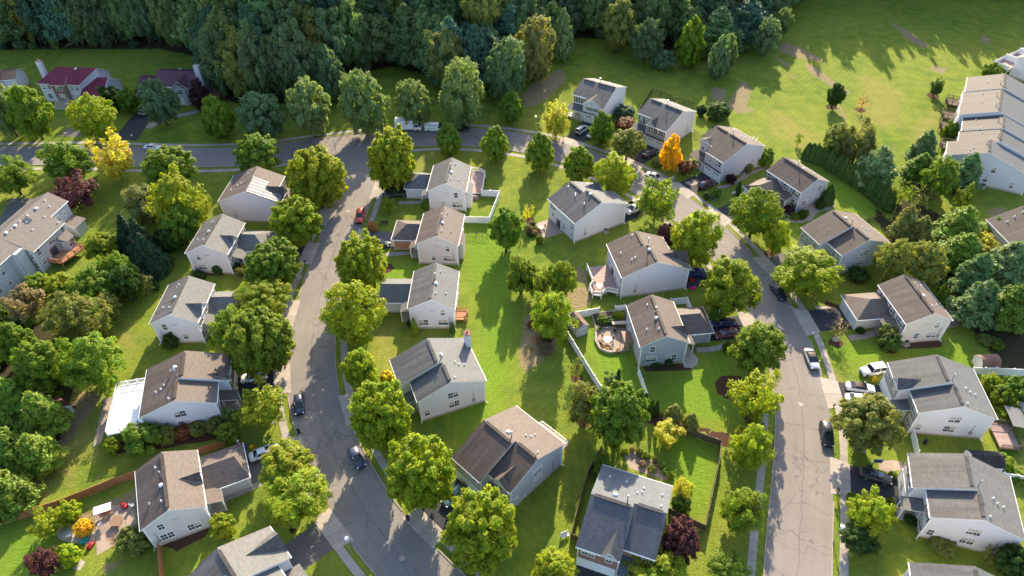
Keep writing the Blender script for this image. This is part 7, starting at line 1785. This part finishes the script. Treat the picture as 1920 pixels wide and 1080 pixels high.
def table_set(label, px, z, tcol, r=.75, chairs=4, umb=None, group='garden chairs'):
    x, y = at(*px, z); t = thing('garden_table', label, 'table', (x, y, z)); m = MB(); m.tube((0, 0, .68), (0, 0, .73), r, r, 18); m.build('table_top', MT['paintobj'], t, False, tcol); m = MB(); m.tube((0, 0, 0), (0, 0, .68), .06, .05, 8); m.tube((0, 0, 0), (0, 0, .05), .3, .25, 10); m.build('leg', MT['metal'], t)
    for k in range(chairs):
        a = k * 6.283 / chairs + .6; chair('garden chair %s' % label.split(' ', 1)[-1], (x + math.cos(a) * (r + .45), y + math.sin(a) * (r + .45)), z, a, (.3, .25, .2), 'chairs round the ' + label)


def chair(label, xy, z, a, col, group=None):
    t = thing('garden_chair', label, 'chair', (*xy, z), a, group); m = MB(); m.box((-.25, -.25, .40), (.25, .25, .45)); m.build('seat', MT['paintobj'], t, False, col); m = MB(); m.box((.22, -.25, .45), (.28, .25, .95)); m.build('backrest', MT['paintobj'], t, False, col)
    for sx in (-1, 1):
        for sy in (-1, 1): m = MB(); m.box((sx * .22 - .025, sy * .22 - .025, 0), (sx * .22 + .025, sy * .22 + .025, .40)); m.build('leg', MT['metal'], t)


table_set('white round table on the walled patio', (1138.5, 641), .02, (.8, .8, .78)); table_set('pale round table on the mauve deck', (1123, 540), .92, (.62, .52, .45), .6); table_set('small white table on the round brick patio', (1014, 430), .02, (.75, .72, .7), .5, 3)
chair('dark lounge chair on the walled patio', at(1153, 624), .02, 2., (.04, .03, .03)); chair('white garden chair on the lower left patio', at(190, 986), .02, 1., (.75, .77, .8)); chair('white chair at the wall of the grey-lilac house', at(250, 950), .02, 4., (.75, .77, .8))
# flat canopy beside the blue-grey house
def canopy(label, px, rz, L, W, h, col):
    x, y = at(*px); t = thing('patio_canopy', label, 'canopy', (x, y, 0), math.radians(rz)); m = MB(); m.slab([(-L / 2, -W / 2, h - .15), (L / 2, -W / 2, h - .15), (L / 2, W / 2, h + .15), (-L / 2, W / 2, h + .15)], .08); m.build('canopy_roof', [MT['paintobj'], MT['paintobj']], t, False, col)
    for sx in (-1, 1):
        for sy in (-1, 1): m = MB(); m.box((sx * (L / 2 - .1) - .05, sy * (W / 2 - .1) - .05, 0), (sx * (L / 2 - .1) + .05, sy * (W / 2 - .1) + .05, h + sy * .12 - .08)); m.build('post', MT['oldwood'], t)


canopy('brown fabric canopy over a grill on the walled patio', (1174, 646), 96, 2.9, 1.7, 2.1, (.22, .14, .095)); canopy('grey canopy on wooden posts behind the stone-fronted white house', (1893, 800), 80, 4.2, 2.6, 2.6, (.17, .165, .165)); canopy('second grey canopy at the right edge', (1918, 790), 80, 3.6, 2.4, 2.6, (.17, .165, .165))
H = HOUSES['H10']; 
x, y = at(1880, 822); t = thing('wooden_deck', 'wooden deck with railings behind the stone-fronted white house', 'deck', (x, y, 0), math.radians(83)); m = MB(); m.box((-2.5, -1.6, .5), (2.5, 1.6, .7)); [m.box((sx * 2.4 - .07, sy * 1.5 - .07, 0), (sx * 2.4 + .07, sy * 1.5 + .07, .5)) for sx in (-1, 1) for sy in (-1, 1)]; m.build('platform', MT['deck_pink'], t)
m = MB()
for a, b in (((-2.5, -1.6), (2.5, -1.6)), ((-2.5, -1.6), (-2.5, 1.6)), ((2.5, -1.6), (2.5, 1.6))):
    m.beam((*a, 1.6), (*b, 1.6), .09, .08); m.beam((*a, .85), (*b, .85), .07, .07); n = 14
    for k in range(n + 1): q = Vector(a).lerp(Vector(b), k / n); m.box((q.x - .03, q.y - .03, .7), (q.x + .03, q.y + .03, 1.6))
m.build('railing', MT['oldwood'], t)
# raised bed, grill, bench, play things
x, y = at(1145, 600); t = thing('raised_bed', 'raised vegetable bed with stone edging inside the white fence', 'raised bed', (x, y, 0), math.radians(6)); m = MB(); m.box((-3.4, -2.2, 0), (3.4, 2.2, .3)); m.build('edging', MT['kerb'], t); m = MB(); m.box((-3.2, -2.0, .3), (3.2, 2.0, .33)); m.build('soil', MT['bark'], t)
x, y = at(1164, 612); t = thing('outdoor_bar', 'dark brown outdoor bar counter at the head of the walled patio', 'counter', (x, y, 0), math.radians(2)); m = MB(); m.box((-1.7, -.35, 0), (1.7, .35, 1.0)); m.build('cabinet', MT['oldwood'], t); m = MB(); m.box((-1.8, -.42, 1.0), (1.8, .42, 1.07)); m.build('counter_top', MT['found'], t)
P_ = [Vector(at(*p)) for p in ((1122, 613), (1117, 624), (1117, 640), (1125, 655), (1142, 662), (1165, 660), (1181, 655))]; t = thing('garden_wall', 'low curved stone wall with flowers round the walled patio', 'wall', (P_[0].x, P_[0].y, 0)); m = MB()
for a, b in zip(P_, P_[1:]): m.beam((a.x - P_[0].x, a.y - P_[0].y, .25), (b.x - P_[0].x, b.y - P_[0].y, .25), .45, .5)
m.build('stonework', MT['brick_t'], t)
for k in range(14):
    i = random.randrange(len(P_) - 1); p = P_[i].lerp(P_[i + 1], random.random()); plant('orange flowers along the low curved wall', 'bush', random.choice(('org', 'gold', 'mg')), p.x + random.uniform(.2, .5), p.y + random.uniform(0, .4), random.uniform(.3, .5), .6, .0, 'flower_clump', 'flowers', 'flowers along the low curved wall')
for k in range(12):
    p = at(random.choice((996, 1002, 1010, 1000)) + random.uniform(-3, 5), random.uniform(418, 446)); plant('small garden plants round the brick patio', 'bush', random.choice(('mg', 'org', 'dg', 'tan', 'ol')), p[0], p[1], random.uniform(.35, .7), random.uniform(.5, 1.), 0, 'garden_plant', 'plant', 'plants round the brick patio')

for k, (px, py) in enumerate(((1172, 848), (1185, 846), (1198, 850), (1208, 856), (1216, 860), (1228, 866), (1240, 876), (1248, 886), (1256, 894), (1204, 872), (1222, 882))):
    p = at(px, py); plant('ornamental grasses along the patio behind the slate-blue roof', 'bush', ('yg', 'tan', 'ol', 'mg')[k % 4], p[0], p[1], random.uniform(.4, .8), random.uniform(.7, 1.2), 0, 'garden_plant', 'plant', 'grasses round the patio behind the slate-blue roof')
for k, (px, py) in enumerate(((998, 612), (1014, 618), (1026, 634), (1008, 640), (1022, 656), (994, 660), (1036, 616))):
    p = at(px, py); plant('brown brushwood thicket in the bare dip of the centre yard', 'bare' if k % 2 else 'bush', ('rust', 'tan', 'dg')[k % 3], p[0], p[1], random.uniform(1.0, 1.7), random.uniform(.9, 1.5), 0, 'brushwood', 'shrub', 'brushwood in the centre yard dip')


def toycar(label, px, col):
    x, y = at(*px); t = thing('toy_car', label, 'toy', (x, y, 0), random.uniform(0, 6)); m = MB(); loft(m, [half(-.6, .26, .1, .34), half(-.5, .32, .08, .42), half(.3, .32, .08, .42), half(.6, .26, .1, .32)]); m.build('body', MT['paintobj'], t, False, col); m = MB(); m.box((-.3, -.2, .42), (.1, .2, .62)); m.build('seat', MT['paintobj'], t, False, tuple(c * .6 for c in col))
    for sx in (-1, 1):
        for sy in (-1, 1): m = MB(); m.tube((sx * .38, sy * .3 - .05, .12), (sx * .38, sy * .3 + .05, .12), .12, .12, 10); m.build('wheel', MT['black'], t)


toycar('pink toy car on the grass by the blue car', (1299, 542), (.80, .03, .25)); toycar('red toy car on the driveway by the blue car', (1297, 527), (.65, .02, .02)); toycar('red and white toy cart on the lower left patio', (234, 949), (.55, .04, .05)); toycar('red toy at the foot of the lower left patio', (171, 1024), (.5, .03, .05)); toycar('teal toy boat between the garden evergreens', (159, 1015), (.03, .35, .36))
x, y = at(201, 966); t = thing('garden_swing', 'garden swing with a white canopy on the lower left patio', 'garden swing', (x, y, 0), math.radians(22)); m = MB(); m.slab([(-1.2, -.7, 1.9), (1.2, -.7, 1.9), (1.2, .0, 2.05), (-1.2, .0, 2.05)], .05); m.slab([(-1.2, .7, 1.9), (1.2, .7, 1.9), (1.2, .0, 2.05), (-1.2, .0, 2.05)], .05); m.build('canopy', [MT['vinyl'], MT['vinyl']], t)
m = MB(); m.box((-.9, -.3, .45), (.9, .3, .52)); m.box((-.9, .28, .52), (.9, .34, 1.0)); m.build('seat', MT['deck_orange'], t); m = MB(); [m.beam((s * 1.15, q * .7, 0), (s * 1.15, q * .15, 1.95), .06, .06) for s in (1, -1) for q in (1, -1)]; m.build('frame', MT['metal'], t)
x, y = at(221, 981); t = thing('garden_table', 'brown hexagonal table on the lower left patio', 'table', (x, y, 0), .3); m = MB(); m.tube((0, 0, .68), (0, 0, .74), 1.0, 1.0, 6); m.build('table_top', MT['paintobj'], t, False, (.24, .15, .10)); m = MB(); [m.box((.6 * math.cos(a) - .04, .6 * math.sin(a) - .04, 0), (.6 * math.cos(a) + .04, .6 * math.sin(a) + .04, .68)) for a in (0, 1.57, 3.14, 4.71)]; m.build('leg_frame', MT['oldwood'], t)
x, y = at(128, 1007); t = thing('storage_box', 'grey storage box on gravel in the lower left garden', 'box', (x, y, 0), .3); m = MB(); m.box((-.7, -.4, 0), (.7, .4, .65)); m.build('body', MT['found'], t); m = MB(); m.slab([(-.75, -.45, .68), (.75, -.45, .68), (.75, .45, .76), (-.75, .45, .76)], .06); m.build('lid', [MT['metal'], MT['metal']], t)
x, y = at(268, 518); t = thing('swing_frame', 'white swing frame on the lawn beside the dark spruces', 'swing', (x, y, 0), math.radians(-35)); m = MB(); [m.beam((s * 1.6, q * 1.0, 0), (s * 1.5, 0, 2.3), .09, .09) for s in (1, -1) for q in (1, -1)]; m.beam((-1.6, 0, 2.3), (1.6, 0, 2.3), .1, .1); m.build('frame', MT['vinyl'], t); m = MB(); m.box((-.3, -.12, .5), (.3, .12, .54)); m.beam((-.28, 0, .54), (-.28, 0, 2.3), .02, .02); m.beam((.28, 0, .54), (.28, 0, 2.3), .02, .02); m.build('swing_seat', MT['black'], t)
x, y = at(316, 446); t = thing('soccer_goal', 'small white framed goal beside the large tree clump', 'goal', (x, y, 0), math.radians(70)); m = MB(); m.beam((-1.4, 0, 0), (-1.4, 0, 1.8), .09, .09); m.beam((1.4, 0, 0), (1.4, 0, 1.8), .09, .09); m.beam((-1.4, 0, 1.8), (1.4, 0, 1.8), .09, .09); [m.beam((s * 1.4, 0, 1.8), (s * 1.4, 1.1, 0), .06, .06) for s in (1, -1)]; m.beam((-1.4, 1.1, .03), (1.4, 1.1, .03), .06, .06); m.build('frame', MT['vinyl'], t); m = MB(); m.face([(-1.38, .05, 1.74), (1.38, .05, 1.74), (1.38, 1.06, .05), (-1.38, 1.06, .05)]); m.build('net', MT['paintobj'], t, False, (.35, .36, .35))
x, y = at(1336, 373); t = thing('utility_box', 'green utility box on the verge beside the maroon car driveway', 'utility box', (x, y, 0), .6); m = MB(); m.box((-.6, -.5, .08), (.6, .5, .85)); m.slab([(-.64, -.54, .9), (.64, -.54, .9), (.64, .54, .96), (-.64, .54, .96)], .06); m.build('casing', [MT['paintobj'], MT['paintobj']], t, False, (.05, .12, .07)); m = MB(); m.box((-.75, -.65, 0), (.75, .65, .08)); m.build('pad', MT['found'], t)
x, y = at(1612, 842); t = thing('utility_box', 'dark green utility box in the shade of the olive-yellow tree', 'utility box', (x, y, 0), .1); m = MB(); m.box((-.7, -.55, .08), (.7, .55, .9)); m.slab([(-.74, -.6, .94), (.74, -.6, .94), (.74, .6, 1.0), (-.74, .6, 1.0)], .06); m.build('casing', [MT['paintobj'], MT['paintobj']], t, False, (.045, .10, .075)); m = MB(); m.box((-.85, -.7, 0), (.85, .7, .08)); m.build('pad', MT['found'], t)
x, y = at(1373, 372); t = thing('lawn_sign', 'white lawn sign on a post before the lilac house', 'sign', (x, y, 0), .2); m = MB(); m.box((-.04, -.04, 0), (.04, .04, 1.9)); m.build('post', MT['black'], t); m = MB(); m.box((-.45, -.03, 1.35), (.45, .03, 1.9)); m.build('panel', MT['vinyl'], t)
x, y = at(722, 421); t = thing('garden_bench', 'small wooden bench on the lawn above the orange brick garage', 'bench', (x, y, 0), math.radians(5)); m = MB(); m.box((-.8, -.25, .42), (.8, .25, .48)); m.build('seat', MT['oldwood'], t); m = MB(); m.box((-.8, .22, .48), (.8, .28, .95)); m.build('backrest', MT['oldwood'], t); [MB() for _ in ()]
for sx in (-1, 1): m = MB(); m.box((sx * .7 - .05, -.22, 0), (sx * .7 + .05, .25, .42)); m.build('leg', MT['oldwood'], t)
x, y = at(1059, 1006); t = thing('garden_bench', 'white garden bench on the shaded grass left of the slate-blue roof', 'bench', (x, y, 0), .4); m = MB(); m.box((-.6, -.3, .4), (.6, .3, .46)); m.build('seat', MT['vinyl'], t); m = MB(); m.box((-.6, .26, .46), (.6, .32, .95)); m.build('backrest', MT['vinyl'], t); m = MB(); [m.box((sx * .5 - .04, sy * .24 - .04, 0), (sx * .5 + .04, sy * .24 + .04, .4)) for sx in (-1, 1) for sy in (-1, 1)]; m.build('leg_frame', MT['vinyl'], t)
x, y = at(1567, 637); t = thing('landscape_rock', 'pale landscape rock at the edge of a mulch ring by the black driveway', 'rock', (x, y, 0)); m = MB(); m.dome((0, 0, -.1), .75, .6, .7, 9, 4); m.dome((.5, .3, -.1), .45, .4, .5, 8, 3); m.build('rock', MT['gravel'], t, True)
for px, lab in (((589, 715), 'round manhole cover on the side street, uppermost of the lower two'), ((754, 1047), 'round manhole cover at the bottom of the side street'), ((1501, 758), 'round manhole cover on the long right-hand road'), ((653, 396), 'round manhole cover beside the red car')):
    x, y = at(*px); t = thing('manhole_cover', lab, 'manhole cover', (x, y, .028)); m = MB(); m.tube((0, 0, 0), (0, 0, .012), .48, .48, 20); m.build('frame', MT['kerb'], t); m = MB(); m.tube((0, 0, .012), (0, 0, .018), .36, .36, 20); m.build('cover', MT['found'], t)

# ------------------------------------------------------------------ kerbs (opened at driveways)
mb = MB()
def kerb(L, Nn, S, d, extra=None):
    ok = np.ones(len(L), bool) if extra is None else extra.copy()
    p = L + Nn * d
    for (gx_, gy_), hw_ in drive_gaps: ok &= np.hypot(p[:, 0] - gx_, p[:, 1] - gy_) > hw_ + .3
    sg = 1 if d > 0 else -1
    for i in range(len(L) - 1):
        if not (ok[i] and ok[i + 1]): continue
        a0, b0 = L[i] + Nn[i] * d, L[i + 1] + Nn[i + 1] * d; a1, b1 = L[i] + Nn[i] * (d + sg * .17), L[i + 1] + Nn[i + 1] * (d + sg * .17)
        mb.face([(*a1, .11), (*a0, .11), (*b0, .11), (*b1, .11)]); mb.face([(*a0, .11), (*a0, .0), (*b0, .0), (*b0, .11)]); mb.face([(*a1, .11), (*b1, .11), (*b1, .0), (*a1, .0)])
kerb(LA, NA, SA, HW_A, LA[:, 1] < 146); kerb(LA, NA, SA, -HW_A, LA[:, 1] < 146)
kerb(LB, NB, SB, HW_B); kerb(LB, NB, SB, -HW_B, (LB[:, 0] < -52) | (LB[:, 0] > -24))
for q in ([(512, 307), (556, 303), (600, 308), (628, 322), (637, 345), (638, 362)], [(709, 350), (708, 324), (716, 303), (736, 287), (775, 275.5)]):
    P = spline([at(*p) for p in q], .8)
    for a, b in zip(P, P[1:]): mb.beam((*a, .055), (*b, .055), .17, .11)
tag(mb.build("kerb", MT['kerb']), kind='structure')
